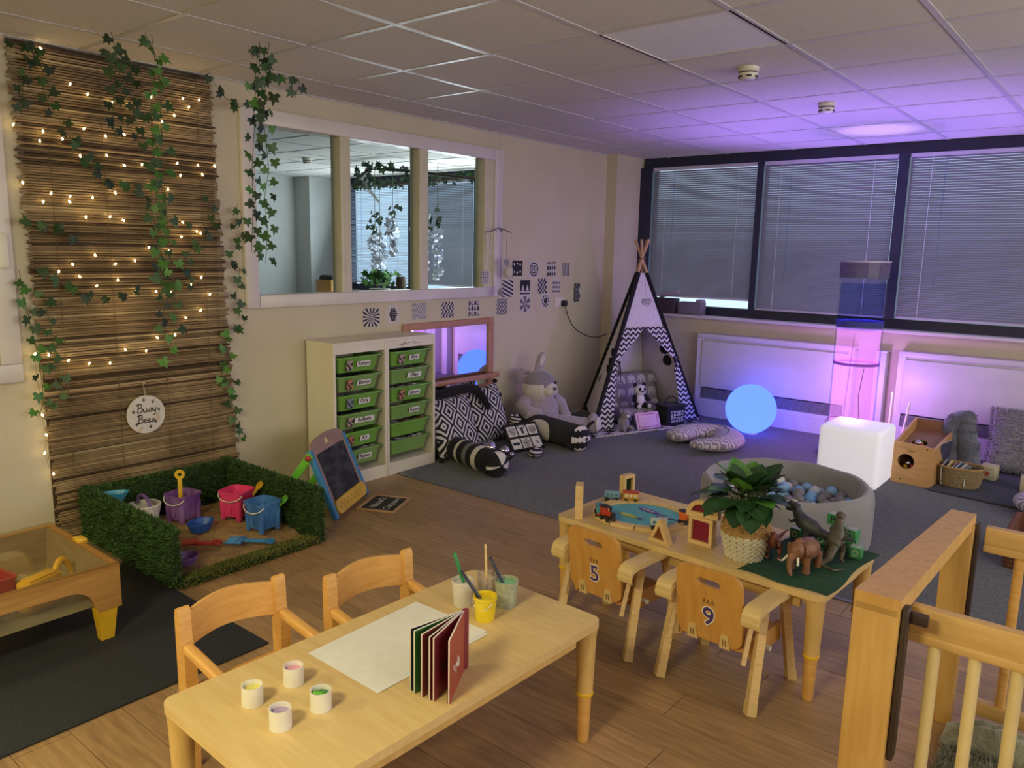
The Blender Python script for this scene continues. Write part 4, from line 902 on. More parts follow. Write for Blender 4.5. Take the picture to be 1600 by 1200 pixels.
for n, (x, y, zt_, zb) in enumerate([(-3.15, 6.3, 1.95, 1.18), (-2.95, 6.2, 1.9, 1.12), (-2.78, 6.25, 2.0, 1.45), (-2.35, 6.25, 1.95, 1.25), (-2.2, 6.2, 1.9, 1.3), (-2.1, 6.3, 1.95, 1.2)]):
    t = thing('wisteria_spray', ['leftmost white wisteria spray hanging beyond the glazed screen', 'long white wisteria spray beside the leftmost one, ending lowest', 'short white wisteria spray ending highest, third from the left', 'white wisteria spray just left of the second mullion of the screen', 'white wisteria spray right behind the second mullion of the screen', 'rightmost white wisteria spray hanging beyond the glazed screen'][n], 'wisteria', (x, y, zb), 0, 'white wisteria sprays next door')
    L_ = zt_ - zb; G().cyl((0, 0, .0), (0, 0, 2.44 - zb), .003, n=5).obj('stem', STEM, t)
    for k in range(54):
        f = k / 54; z = L_ * .75 * f; rr = .02 + .05 * f
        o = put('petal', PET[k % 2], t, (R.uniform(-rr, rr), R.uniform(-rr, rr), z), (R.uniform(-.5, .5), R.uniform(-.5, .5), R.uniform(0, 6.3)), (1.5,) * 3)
    for k in range(9):
        o = put('leaf', LEAF[2], t, (R.uniform(-.09, .09), R.uniform(-.06, .06), L_ * R.uniform(.72, 1.0)), (R.uniform(.8, 1.6), R.uniform(-.6, .6), R.uniform(-1, 1))); o.scale = (1.3,) * 3
t = thing('potted_fern', 'bushy green plant standing below the neighbouring windows', 'plant', (-2.62, 5.9, .93)); 
G().lathe([(.0001, 0), (.09, 0), (.12, .14), (.10, .14), (.0001, .12)], 18).obj('pot', mat('fern_pot', '8A8072', '7A7064', .7), t)
for k in range(60):
    a = R.uniform(0, 6.28); r_ = R.uniform(0, .22); o = put('leaf', LEAF[R.choice((0, 1, 1))], t, (r_ * cos(a), r_ * sin(a), .16 + R.uniform(0, .16)), (R.uniform(.3, 1.6), R.uniform(-.7, .7), R.uniform(-3, 3))); o.scale = (1.8,) * 3
t = thing('window_shelf', 'pale low shelf under the neighbouring windows', 'shelf', (-2.6, 6.0, 0))
G().box(-1.2, 1.2, -.25, .25, .90, .93).obj('board', MEL, t, ang=0)
for x in (-1.15, 0, 1.15): G().box(x - .02, x + .02, -.22, .22, 0, .90).obj('support', MEL, t, ang=0)
for n, x in enumerate((-2.25, -2.05)):
    t = thing('bark_log', ['upright bark log on the neighbouring shelf beside the fern', 'upright bark log on the neighbouring shelf farther from the fern'][n], 'log', (x, 5.88, .93))
    G().tube([(.0, 0, 0), (.01, 0, .1), (-.005, .01, .22), (.0, 0, .28)], [.06, .058, .055, .05], 12).obj('log', mat('bark', '6A5A48', '4A3E32', .95, 20, (4, 4, .6), bump=.8), t); G().lathe([(.0001, .281), (.045, .281)], 12).obj('cut_end', PALEWOOD, t)
t = thing('wooden_box', 'small wooden crate with dark lining on the neighbouring shelf at its left end', 'box', (-3.62, 6.0, .93))
G().plate(rrect(.3, .24, .01, 2), [rrect(.27, .21, .008, 2)], .2).obj('crate', PLY, t); G().rbox(-.13, .13, -.1, .1, .1, .26, .04).obj('lining', mat('crate_lining', '3A3436', '2E282A', .9), t)
# ------------------------------------------------------------------ soft black and white corner
def cushion(name, label, loc, rot, w, h, d, mt, group=None, n=20, cat='cushion'):
    t = thing(name, label, cat, loc, 0, group, rot); g = G()
    def f(s):
        def q(u, v):
            a, b = 2 * u - 1, 2 * v - 1; k = ((1 - a ** 4) * (1 - b ** 4)) ** .5
            pin = 1 - .08 * (1 - abs(a) ** 2) * b * b; pinx = 1 - .08 * (1 - b * b) * a * a
            return (a * w / 2 * pinx, b * h / 2 * pin, s * d / 2 * k)
        return q
    g.grid(f(1), n, n); m_ = len(g.f); g.grid(f(-1), n, n); g.f[m_:] = [q[::-1] for q in g.f[m_:]]
    g.obj('cover', mt, t, ang=180); return t
def diam(x, y, z):
    u = (x * 6.4).fract(); v = (y * 5.0).fract(); return (((u - .5).abs() + (v - .5).abs()) * 4.2).fract().gt(.52)
DIAM = pattern('diamond_print', diam, '1A1A1E', 'C8C4C6')
fx = lambda rz, lean, roll_=0: (Matrix.Rotation(rz, 3, 'Z') @ Matrix.Rotation(lean, 3, 'X') @ Matrix.Rotation(roll_, 3, 'Z')).to_euler()
def poms(t, w, h, n=5):
    pm_ = G().sph((0, 0, 0), .022, 10).mesh('pompom', BLKFAB)
    for x in (-w / 2, w / 2):
        for k in range(n): o = put('pompom', pm_, t, (x, -h / 2 + h * k / (n - 1), 0)); o.scale = (R.uniform(.8, 1.1),) * 3
t = cushion('patterned_cushion', 'black and white diamond print cushion lying against the mirror beside the storage', (.25, 4.10, .235), fx(radians(90), radians(68)), .44, .46, .15, DIAM, 'diamond print cushions under the mirror'); poms(t, .42, .46)
t = cushion('patterned_cushion', 'black and white zigzag diamond cushion with black pompoms nearer the grey teddy', (.18, 4.53, .24), fx(radians(84), radians(70), radians(4)), .42, .46, .15, DIAM, 'diamond print cushions under the mirror'); poms(t, .42, .48)
t = thing('feather_boa', 'fluffy black feather boa draped over the top of the cushions', 'boa', (.17, 4.30, .44))
pts = [(.0, -.38, .01), (.02, -.2, .04), (.03, 0, .045), (.04, .10, .02), (.07, .16, -.06), (.11, .17, -.13)]
G().tube(pts, [.03, .034, .036, .035, .03, .02], 10).obj('core', BLKFAB, t)
g = G()
for p, d in along(pts, .004):
    for _ in range(5):
        v = Vector((R.uniform(-1, 1), R.uniform(-1, 1), R.uniform(-1, 1))).normalized() * .055; s = Vector((R.uniform(-1, 1), R.uniform(-1, 1), R.uniform(-1, 1))).normalized() * .003
        g.add([p - s, p + s, p + v], [(0, 1, 2)])
o = g.obj('feathers', BLKFAB, t, ang=0); o['kind'] = 'stuff'
# badger bolster, striped
t = thing('striped_bolster', 'black and white striped badger bolster lying on the carpet by the storage', 'soft toy', (.16, 4.06, .094), 0); ax = Vector((.70, -.17, -.0)); L_ = ax.length
t.rotation_euler = frame(Vector((0, 0, 0)), ax).to_euler()
g = G(); N_ = 44; rad = .088
prof = [(.0001, -.0)] + [(rad * min(1, (i / N_ * 8 + .2)) ** .5 * (1 + .03 * sin(i / N_ * 2 * pi * 7)), L_ * i / N_) for i in range(N_)]
def stripe(i, j):
    z = (i - .5) / N_
    return [0, 1, 0, 2, 0, 1, 0, 2, 0, 1, 0, 0][min(11, int(z * 11.3))] if 0 else ([0, 0, 1, 0, 0, 2, 0, 0, 1, 0, 0, 2, 0, 0, 1, 0, 0, 0, 0, 0][min(19, int(z * 19))])
g.lathe(prof, 28, mf=stripe); g.obj('body', [BLKFAB, WHTFAB, GREYFAB], t, ang=60)
g = G(); g.sph((0, 0, 0), (rad * 1.04, rad * 1.04, .055), 24, mf=lambda x, y, z: 1 if z > .1 and (.22 < abs(math.atan2(y, x) - .6) % pi < 1.25) and math.hypot(x, y) > .12 else 0); g.obj('face', [BLKFAB, WHTFAB], t, (0, 0, L_))
for s in (-1, 1): G().sph((0, 0, 0), (.012, .022, .008), 10).obj('ear', BLKFAB, t, (-.085, .04 * s, L_ - .01))
G().sph((0, 0, 0), .012, 10).obj('nose', BLACK, t, (.0, .0, L_ + .056)); 
for s in (-1, 1): G().sph((0, 0, 0), .007, 8).obj('eye', BLACK, t, (-.03, s * .032, L_ + .046))
G().tube([(.08, .02, L_ - .02), (.092, .03, L_ + .02), (.094, .05, L_ + .05)], .008, 6).obj('tassel', BLKFAB, t)
# mirror balls
MBALL = mat('mirror_ball', 'C8C2CC', 'C0BAC4', .06, 4, metal=1.0)
for n, (x, y, r_) in enumerate([(.437, 4.30, .056), (.545, 4.35, .040), (.612, 4.352, .022)]):
    t = thing('mirror_ball', ['largest shiny silver sensory ball behind the badger bolster', 'middle-sized shiny silver sensory ball', 'smallest shiny silver sensory ball at the front'][n], 'ball', (x, y, .004), 0, 'silver sensory balls')
    G().sph((0, 0, r_), r_, 28).obj('shell', MBALL, t); G().tube([(1.002 * r_ * cos(a), 1.002 * r_ * sin(a), r_) for a in [2 * pi * i / 28 for i in range(28)]], r_ * .012, 4, closed=True).obj('seam', STEEL, t)
t = thing('zebra_toy', 'zebra striped soft toy sitting between the cushions and the black roll', 'soft toy', (.25, 4.79, .004), .1)
ZEB = pattern('zebra_print', lambda x, y, z: ((z + (x * 9)._o('SINE') * .012 + (y * 14)._o('SINE') * .01) * 42).fract().gt(.5), '1A1A1E', 'C8C6C2')
G().sph((0, 0, .075), (.07, .08, .075), 22).obj('body', ZEB, t); G().sph((.03, .01, .155), (.05, .055, .045), 20).obj('head', ZEB, t); G().sph((.075, .015, .145), (.025, .03, .022), 12).obj('muzzle', BLKFAB, t)
for s in (-1, 1): G().sph((.02, .01 + s * .04, .20), (.01, .014, .022), 10).obj('ear', ZEB, t); G().sph((.075, .01 + s * .022, .168), .006, 8).obj('eye', BLACK, t); G().sph((.06, s * .06, .025), (.05, .026, .025), 12).obj('leg', ZEB, t)
# black panda roll
t = thing('panda_roll', 'long black dotted play roll with a white patch and a panda face end', 'soft toy', (.10, 5.03, .107)); ax = Vector((.77, -.17, 0)); L_ = ax.length; t.rotation_euler = frame(Vector(), ax).to_euler()
DOTS = pattern('pin_dot_print', lambda x, y, z: ((z * 80).fract() - .5).abs().max(((x._o('ARCTAN2', y)) * 14).fract()._o('SUBTRACT', .5).abs()).gt(.15), '7E7A76', '1A1A1F')
prof = [(.0001, 0)] + [(.10 * min(1, i / 3) ** .5, L_ * i / 30) for i in range(1, 31)]
G().lathe(prof, 28).obj('body', DOTS, t, ang=60)
G().grid(lambda u, v: (.103 * cos(pi + (u - .5) * 1.9), .103 * sin(pi + (u - .5) * 1.9), L_ * .36 + v * L_ * .34 * (1 - (2 * u - 1) ** 2) ** .5 * 1.0 + L_ * .17 * (1 - (1 - (2 * u - 1) ** 2) ** .5)), 18, 8).obj('white_patch', WHTFAB, t, ang=60)
G().sph((0, 0, 0), (.105, .105, .06), 24, mf=lambda x, y, z: 1 if z > 0 and (abs(y) < .17 or abs(y) > .62) and math.hypot(x, y) < .97 else 0).obj('face', [BLKFAB, WHTFAB], t, (0, 0, L_))
for s in (-1, 1): G().sph((0, 0, 0), (.02, .028, .012), 12).obj('ear', BLKFAB, t, (-.105, .05 * s, L_)); G().sph((0, 0, 0), .008, 8).obj('eye', BLACK, t, (-.03, .05 * s, L_ + .05))
G().sph((0, 0, 0), .013, 10).obj('nose', BLACK, t, (.02, 0, L_ + .06)); G().tube([(.06, .06, L_), (.07, .10, L_ + .03), (.10, .13, L_ + .05)], .012, 8).obj('tail', BLKFAB, t)
# cloth picture book leaning on the roll
t = thing('cloth_book', 'black cloth book showing six white picture squares, leaning on the dotted roll', 'cloth book', (.59, 4.60, .004)); ex = Vector((.24, .97, 0)).normalized(); upv = Vector((-.55, .12, .75)).normalized(); upv = (upv - ex * upv.dot(ex)).normalized()
t.rotation_euler = Matrix((ex, upv, ex.cross(upv))).transposed().to_euler()
G().rbox(-.16, .16, 0, .24, -.02, 0, .006).obj('pages', BLKFAB, t)
icons = [lambda u, v: int((u + v) * 9) % 2 and dd(u, v) < .42, lambda u, v: abs(u - .5) < .13 * (1.2 - abs(v - .45) * 1.6) and abs(v - .5) < .35 or (v > .6 and abs(abs(u - .5) - (v - .55)) < .06), lambda u, v: int(v * 12) % 2 and dd(u, v) < .42,
         lambda u, v: (abs(v - .5) < .12 and abs(u - .5) < .38) or (abs(v - .6) < .08 and int(u * 9) % 2 and .15 < u < .85), lambda u, v: dd(u, v) < .07 or (.1 < dd(u, v) < .42 and int((math.atan2(v - .5, u - .5) + pi) / (2 * pi) * 26) % 2), lambda u, v: (dd(u, v * .8 + .25) < .2 and v > .45) or (abs(u - .55) < .07 and .25 < v < .5)]
for k in range(6):
    G().card(.085, .085, .002, (lambda f: lambda u, v: 1 if f(u, v) else 0)(icons[k]), 24, 24).obj('picture_square', [WHTFAB, BLACK], t, (-.098 + .098 * (k % 3), .175 - .105 * (k // 3), .001), ang=0)
t = thing('zebra_rattle', 'white zebra striped soft rattle lying in front of the cloth book', 'soft toy', (.72, 4.50, .004), .5)
G().sph((0, 0, .03), (.05, .10, .03), 20).obj('body', ZEB, t); G().sph((.0, .12, .03), (.035, .035, .03), 14).obj('head', ZEB, t); G().tube([(.0, -.09, .03), (.01, -.13, .03)], .008, 6).obj('tail', BLKFAB, t)
# big grey teddy rabbit
TED = mat('grey_plush', 'A69CA2', '948A92', 1, 45, bump=.6, sheen=.6); TEDD = mat('grey_plush_dark', '8C8488', '7E767C', 1, 45, bump=.6, sheen=.6); TEDW = mat('cream_plush', 'D4CDC2', 'C6BFB4', 1, 45, bump=.6, sheen=.6)
t = thing('teddy_rabbit', 'big grey and white plush rabbit sitting against the left wall', 'soft toy', (.26, 5.15, .004), radians(-24))
G().sph((0, 0, .18), (.14, .17, .18), 28).obj('body', TED, t)
G().sph((.02, -.03, .41), (.13, .155, .135), 32, mf=lambda x, y, z: 0 if z > .18 + .1 * abs(y) - (.25 if x > .75 and abs(y) < .35 else 0) else 1).obj('head', [TEDD, TEDW], t, rot=(0, 0, .25))
G().sph((.125, .02, .385), (.065, .075, .06), 20).obj('muzzle', TEDW, t); G().sph((.19, .035, .405), (.014, .02, .014), 12).obj('nose', mat('nose_grey', '6E6870', '625C64', .6), t)
G().tube([(.185, .035, .392), (.186, .034, .37), (.178, .012, .352)], .003, 5).obj('mouth_stitch', mat('nose_grey', '6E6870'), t)
for y, x in ((-.028, .140), (.075, .125)): G().sph((x, y, .443), .012, 12).obj('eye', BLACK, t)
G().tube([(-.02, -.02, .52), (-.02, -.0, .58), (-.01, .01, .64), (.0, .015, .69)], [.03, .042, .04, .016], 12, sx=.6).obj('ear', TED, t); G().tube([(-.005, .0, .57), (.008, .012, .63), (.012, .017, .665)], [.016, .022, .01], 10, sx=.5).obj('ear_lining', TEDW, t)
G().tube([(-.05, -.09, .52), (-.06, -.14, .525), (-.05, -.18, .49), (-.03, -.19, .44)], [.035, .04, .036, .016], 12, sx=.6).obj('ear', TED, t)
G().tube([(.02, -.13, .31), (.06, -.20, .25), (.13, -.17, .20), (.16, -.10, .20)], [.05, .062, .062, .04], 14).sph((.155, -.10, .20), .045, 14).obj('arm', TED, t)
G().tube([(.01, .12, .30), (.02, .19, .24), (.05, .22, .15)], [.05, .055, .045], 14).sph((.055, .225, .14), .05, 14).obj('arm', TED, t)
G().tube([(.02, .10, .08), (.10, .22, .075), (.17, .37, .07)], [.08, .075, .06], 14).obj('leg', TED, t); G().sph((.205, .41, .085), (.055, .07, .085), 18, rot=(0, 0, .6)).obj('foot', TED, t); G().sph((.25, .43, .085), (.02, .05, .062), 16, rot=(0, 0, .6)).obj('foot_pad', TEDW, t)
G().tube([(.04, -.10, .08), (.13, -.14, .075), (.22, -.13, .07)], [.08, .07, .05], 14).obj('leg', TED, t)

# ------------------------------------------------------------------ teepee
A_, B_, D_, C_, P_ = Vector((.60, 5.46, 0)), Vector((1.03, 6.58, 0)), Vector((.33, 6.79, 0)), Vector((.06, 6.12, 0)), Vector((.575, 6.2, 1.45))
org = Vector((.5, 6.2, .004)); t = thing('teepee', 'black and white fabric teepee with chevron curtains standing in the corner', 'teepee', org)
POLE = mat('teepee_pole', 'CBA684', 'BC9674', .5, 8, (2, 2, 10))
for q in (A_, B_, C_, D_):
    d = (P_ - q).normalized(); off = (q - P_); off.z = 0; off = off.normalized() * .012
    G().cyl(q - org + Vector((0, 0, .004)) , P_ + off + d * .21 - org, .013, n=10).obj('pole', POLE, t)
G().tube([P_ - org + Vector((.035 * cos(a), .035 * sin(a), .0 + .004 * i)) for i, a in enumerate([k * .9 for k in range(9)])], .004, 5).obj('lashing', mat('lashing_cord', '8A7A6A', '7A6A5A', .9), t)
def face(a, b, s0, s1, t0, t1, name, mt, nu=10, nv=16, off=.0, bulge=.0, sfun=None, mf=None):
    nrm = ((b - a).cross(P_ - a)).normalized(); 
    def f(u, v):
        tt = t0 + v * (t1 - t0); lo, hi = (s0, s1) if sfun is None else sfun(tt); s = lo + u * (hi - lo)
        base = a.lerp(b, s).lerp(P_, tt); return base + nrm * (off + bulge * sin(pi * u) * sin(pi * v)) - org
    return G().grid(f, nu, nv).obj(name, mt, t, ang=180)
TWH = mat('teepee_canvas', 'D8D2D4', 'CCC6C8', .95, 40, bump=.15)
for a, b in ((B_, D_), (D_, C_)): face(a, b, 0, 1, 0, .93, 'canvas_panel', TWH, bulge=-.01)
face(C_, A_, 0, 1, .05, .93, 'canvas_panel', TWH, bulge=-.015)
face(A_, B_, 0, 1, .60, .93, 'front_panel', TWH, bulge=.01)
# chevrons measured along the front (x' ) and up (z)
fdir = (B_ - A_).normalized()
def chv(x, y, z): return chev(x * fdir.x + y * fdir.y, z, .058, .052, .044)
CHV = pattern('teepee_chevron', chv, 'CCC8CA', '1B1B22')
def sl(tt):
    if tt >= .40: q = (tt - .40) / .20; return 0, .055 + .43 * q ** 1.15
    return 0, .055 + .12 * (1 - tt / .40) ** .7
def sr(tt):
    if tt >= .40: q = (tt - .40) / .20; return .95 - .43 * q ** 1.15, 1
    return .95 - .13 * (1 - tt / .40) ** .7, 1
face(A_, B_, 0, 1, 0.01, .60, 'chevron_curtain', CHV, 14, 40, .012, .012, sl); face(A_, B_, 0, 1, 0.01, .60, 'chevron_curtain', CHV, 14, 40, .012, .012, sr)
def edge(a, m_=BLKFAB, r0=.02, r1=.93):
    p0, p1 = a.lerp(P_, r0), a.lerp(P_, r1); d = p1 - p0; out = (a - P_); out.z = 0; out.normalize()
    G().tube([p0 - org, p1 - org], .027, 8, sx=1, sy=.7).obj('black_edging', m_, t)
for q in (A_, B_, C_): edge(q)
for s, tt in ((.06, .40), (.945, .40)):
    p = A_.lerp(B_, s).lerp(P_, tt) + Vector((.03, -.01, 0)) - org
    G().sph(p, (.014, .016, .012), 10).obj('tie_knot', BLKFAB, t)
    for k in (-1, 1): G().tube([p, p + Vector((.01, .012 * k, -.05)), p + Vector((.012, .02 * k, -.15 - .03 * k))], .004, 5).obj('tie_ribbon', BLKFAB, t)
for zq, dx in ((.80, .10), (.66, .13), (.55, .11)):
    p = B_.lerp(D_, .25).lerp(P_, zq / 1.45) - org; G().sph(p, (.05, .055, .055), 12).obj('ruffle', BLKFAB, t)
for zq in (.66, .58, .52): p = A_.lerp(C_, .10).lerp(P_, zq / 1.45) - org; G().rbox(p.x - .02, p.x + .02, p.y - .035, p.y + .02, p.z - .035, p.z + .035, .01).obj('strap', BLKFAB, t)
WR = mat('grey_wire', '6A666E', '5C5860', .5, metal=.5)
q = A_.lerp(B_, .58).lerp(P_, .77) + Vector((.02, -.006, 0)) - org; fx_, fz_ = fdir, Vector((0, 0, 1))
ht_ = thing('wire_heart', 'little grey wire heart hanging on the front of the teepee', 'ornament', org + q)
hp = [Vector(fdir) * (.052 * sin(a) ** 3) + fz_ * (.045 * (13 * cos(a) - 5 * cos(2 * a) - 2 * cos(3 * a) - cos(4 * a)) / 16 - .03) for a in [2 * pi * i / 24 for i in range(24)]]
G().tube(hp, .002, 5, closed=True).obj('outline', WR, ht_)
for k in range(-3, 4): G().cyl(fdir * (k * .013) + fz_ * .0, fdir * (k * .013) + fz_ * (-.062 + .014 * abs(k)), .0012, n=4).obj('bar', WR, ht_)
for k in range(3): G().cyl(fdir * -.045 + fz_ * (-.005 - k * .016), fdir * .045 + fz_ * (-.005 - k * .016), .0012, n=4).obj('bar', WR, ht_)
G().cyl((0, 0, 0), fdir * -.03 + fz_ * .18, .001, n=4).obj('hanging_wire', WR, ht_)
# mat with pompom fringe
t = thing('pompom_mat', 'black and white checked mat with a white pompom fringe inside the teepee', 'mat', (.73, 5.96, .004), math.atan2(fdir.y, fdir.x))
CHKM = pattern('check_print', lambda x, y, z: ((x * 5.5 + y * 2).fract().gt(.5) - (y * 7.0).fract().gt(.5)).abs(), 'C4C0C2', '1C1C22')
G().grid(lambda u, v: ((u - .5) * 1.22, -.24 + v * .34, .006 + .006 * sin(u * 31) * (1 - v)), 40, 10).grid(lambda u, v: ((u - .5) * 1.22, .10 - v * .34, .0012), 2, 2).obj('cloth', CHKM, t, ang=180)
pm_ = G().sph((0, 0, 0), .011, 8).mesh('pompom', WHTFAB)
for k in range(46): put('pompom', pm_, t, (-.61 + 1.22 * k / 45, -.252, .011))
# elephant cushion in the teepee
ELG = mat('elephant_cotton', '8C8788', '827D7E', .95, 50, bump=.2); ELW = mat('elephant_print', 'C2BCBC', 'B8B2B2', .95, 50)
az = math.atan2(fdir.y, fdir.x)
elp = [(-.5, -.45), (-.5, .0), (-.42, .3), (-.2, .45), (.1, .45), (.28, .36), (.4, .4), (.5, .25), (.52, -.1), (.46, -.42), (.38, -.42), (.38, -.1), (.3, .02), (.24, -.12), (.24, -.45), (.06, -.45), (.02, -.15), (-.22, -.15), (-.26, -.45)]
def eleph(t, loc, s, flip=1): 
    pts_ = [(x * s * flip, y * s) for x, y in elp]
    return G().plate(pts_ if flip > 0 else pts_[::-1], t=.0016).obj('elephant_print', ELW, t, loc, ang=0)
t = thing('elephant_cushion', 'long grey cushion printed with pale elephants at the back of the teepee', 'cushion', (.56, 6.24, .02), 0, None, (Matrix.Rotation(az, 3, 'Z') @ Matrix.Rotation(radians(72), 3, 'X')).to_euler())
G().rbox(-.31, .31, 0, .42, -.09, .0, .03, 3).obj('cover', ELG, t)
for r_ in range(3):
    for c in range(5): eleph(t, (-.24 + c * .12 + (.0 if r_ % 2 else .02), .35 - r_ * .12, .0005), .085, 1 if r_ % 2 else -1)
t = thing('elephant_seat_pad', 'flat grey elephant print seat pad under the panda', 'cushion', (.67, 6.19, .012), 0, None, (0, 0, az))
G().rbox(-.31, .31, -.10, .09, 0, .13, .03, 3).obj('cover', ELG, t)
for c in range(5): o = eleph(t, (-.24 + c * .12, -.1005, .075), .08); o.rotation_euler = (radians(90), 0, 0)
t = thing('panda_toy', 'small plush panda sitting on the elephant cushion in the teepee', 'soft toy', (.66, 6.12, .145), radians(-30))
G().sph((0, 0, .06), (.05, .055, .065), 18, mf=lambda x, y, z: 1 if x > .15 else 0).obj('body', [BLKFAB, WHTFAB], t); G().sph((.01, 0, .155), (.05, .058, .05), 20).obj('head', WHTFAB, t)
for s in (-1, 1):
    G().sph((-.005, s * .045, .2), (.012, .02, .02), 10).obj('ear', BLKFAB, t); G().sph((.05, s * .022, .165), (.012, .014, .018), 10).obj('eye_patch', BLKFAB, t); G().tube([(.01, s * .05, .1), (.05, s * .075, .06)], [.022, .02], 10).obj('arm', BLKFAB, t)
    G().tube([(.02, s * .035, .02), (.085, s * .05, .018)], [.026, .024], 10).obj('leg', BLKFAB, t); G().sph((.10, s * .052, .02), (.012, .02, .022), 10).obj('foot_pad', WHTFAB, t)
G().sph((.06, 0, .148), (.012, .014, .009), 8).obj('nose', BLACK, t)
t = thing('pink_card_stand', 'pink bordered card in a black stand at the mouth of the teepee', 'card', (.90, 5.90, .012), 0, None, (Matrix.Rotation(az, 3, 'Z') @ Matrix.Rotation(radians(68), 3, 'X')).to_euler())
G().rbox(-.13, .13, 0, .145, 0, .006, .002).obj('card', mat('pink_card', 'D8B4C4', 'CEAABA', .6), t); G().plate(rrect(.215, .115, .004, 2, 0, .073), [rrect(.205, .105, .003, 2, 0, .073)], .001, T=TR(z=.0062)).obj('border_print', mat('crimson_print', 'A03A5C', '942F52', .6), t)
G().rbox(-.15, -.13, 0, .13, -.02, .003, .003).obj('stand_edge', BLACK, t); G().box(-.10, .10, .01, .10, -.06, -.055).obj('stand_back', BLACK, t)
g = G()
for k in range(4): g.tube([(-.07 + .02 * i, .095 - .016 * k + .004 * sin(i * 2.1 + k), .0068) for i in range(7 - k)], .0008, 4)
o = g.obj('faint_writing', mat('faint_ink', 'A88C9C', '9C8090', .7), t, ang=0); o['kind'] = 'stuff'
t = thing('black_basket', 'black lidded basket with white pattern beside the right teepee curtain', 'basket', (.93, 6.22, .012), az)
G().plate(rrect(.22, .16, .02), t=.16).obj('body', BLKFAB, t); G().plate(rrect(.24, .18, .025), t=.02).obj('rim', BLKFAB, t, (0, 0, .16)); G().tube([(.07 * cos(a), 0, .18 + .07 * sin(a)) for a in [pi * i / 10 for i in range(11)]], .006, 6).obj('handle', BLKFAB, t)
G().card(.15, .11, .001, lambda u, v: 1 if (abs((u * 5) % 1 - .5) < .3 and abs((v * 4) % 1 - .5) < .32 and not (abs((u * 5) % 1 - .5) < .12 and abs((v * 4) % 1 - .5) < .14)) else 0, 30, 24, T=FRONTY).obj('pattern_print', [BLKFAB, WHTFAB], t, (0.01, -.081, .08), ang=0)
t = thing('grey_lamb', 'small grey plush animal just inside the left teepee curtain', 'soft toy', (.76, 5.70, .012), radians(-20))
G().sph((0, 0, .06), (.05, .05, .06), 16).obj('body', TEDD, t); G().sph((.02, 0, .14), (.035, .035, .04), 16).obj('head', TEDD, t); G().sph((.05, 0, .13), (.018, .02, .016), 10).obj('muzzle', WHTFAB, t)
for s in (-1, 1): G().sph((.0, s * .035, .165), (.008, .014, .024), 8).obj('ear', TEDD, t); G().tube([(.02, s * .03, .03), (.08, s * .045, .018)], [.02, .016], 8).obj('leg', TEDD, t); G().sph((.045, s * .016, .155), .004, 6).obj('eye', BLACK, t)

# ------------------------------------------------------------------ nursing cushions
ZIG = pattern('grey_zigzag', lambda x, y, z: chev(x, y, .05, .045, .036), 'C9C2C4', '8C858C')
def ucushion(label, loc, pts, rs, sq=.55):
    t = thing('zigzag_cushion', label, 'cushion', loc); sm = []
    P2 = [Vector(p) for p in pts]
    g = G(); k = len(P2); n = 16
    smp, smr = [], []
    for i in range(k - 1):
        p0, p1, p2, p3 = [P2[max(0, min(k - 1, i + j))] for j in (-1, 0, 1, 2)]
        for s in range(6):
            q = s / 6; smp.append(.5 * ((2 * p1) + (p2 - p0) * q + (2 * p0 - 5 * p1 + 4 * p2 - p3) * q * q + (3 * p1 - p0 - 3 * p2 + p3) * q ** 3)); smr.append(rs[i] + (rs[i + 1] - rs[i]) * q)
    smp.append(P2[-1]); smr.append(rs[-1])
    d0 = (smp[0] - smp[1]).normalized(); d1 = (smp[-1] - smp[-2]).normalized()
    hp_, hr = [], []
    for a in (80, 60, 40, 20): hp_.append(smp[0] + d0 * smr[0] * sin(radians(a))); hr.append(smr[0] * cos(radians(a)))
    tp_, tr_ = [], []
    for a in (20, 40, 60, 80): tp_.append(smp[-1] + d1 * smr[-1] * sin(radians(a))); tr_.append(smr[-1] * cos(radians(a)))
    allp = hp_ + smp + tp_; allr = hr + smr + tr_
    g.tube(allp, allr, n); g.v = [(x, y, .004 + max(0, (z + max(rs)) * sq)) for x, y, z in g.v]
    g.obj('cover', ZIG, t, ang=180); G().tube([Vector((p.x, p.y, .008 + max(rs) * sq * 2 * .99 - (max(rs) - r_) * sq)) for p, r_ in zip(smp, smr)][::3], .003, 5).obj('seam', GREYFAB, t); return t
ucushion('grey zigzag U-shaped nursing cushion on the carpet in front of the teepee', (1.45, 5.70, 0), [(-.13, -.07, 0), (-.12, .06, 0), (-.03, .20, 0), (.12, .22, 0), (.24, .07, 0), (.25, -.11, 0), (.14, -.24, 0)], [.105, .12, .125, .12, .125, .11, .08])
ucushion('grey zigzag cushion at the right edge behind the wooden playpen', (3.90, 5.55, 0), [(-.08, -.15, 0), (-.14, .0, 0), (-.04, .16, 0), (.12, .16, 0), (.2, .0, 0)], [.09, .12, .12, .12, .09])

# ------------------------------------------------------------------ glowing ball, cube, bubble tube
t = thing('glow_ball', 'blue glowing round mood light ball on the carpet in front of the radiator', 'lamp', (1.60, 6.40, .004))
G().sph((0, 0, .213), .213, 40).obj('globe', glow('blue_glow', (.205, .42, 5.6), 1.0, (.215, .44, 5.9)), t); G().lathe([(.0001, 0), (.07, 0), (.07, .02), (.0001, .022)], 24).obj('base', PLAST_W, t)
t = thing('glow_cube', 'white glowing rounded light cube behind the ball pit', 'lamp', (2.71, 5.53, .004))
G().rbox(-.2, .2, -.2, .2, 0, .40, .035, 5).obj('shell', mat('white_glow', 'DEDCE4', 'E4E1E8', .5, 3, emit=.50), t); G().box(-.14, .14, -.14, .14, -.003, .001).obj('base', PLAST_W, t)
t = thing('bubble_tube', 'tall clear bubble tube lamp glowing pink behind the light cube', 'bubble tube', (2.47, 6.22, .004))
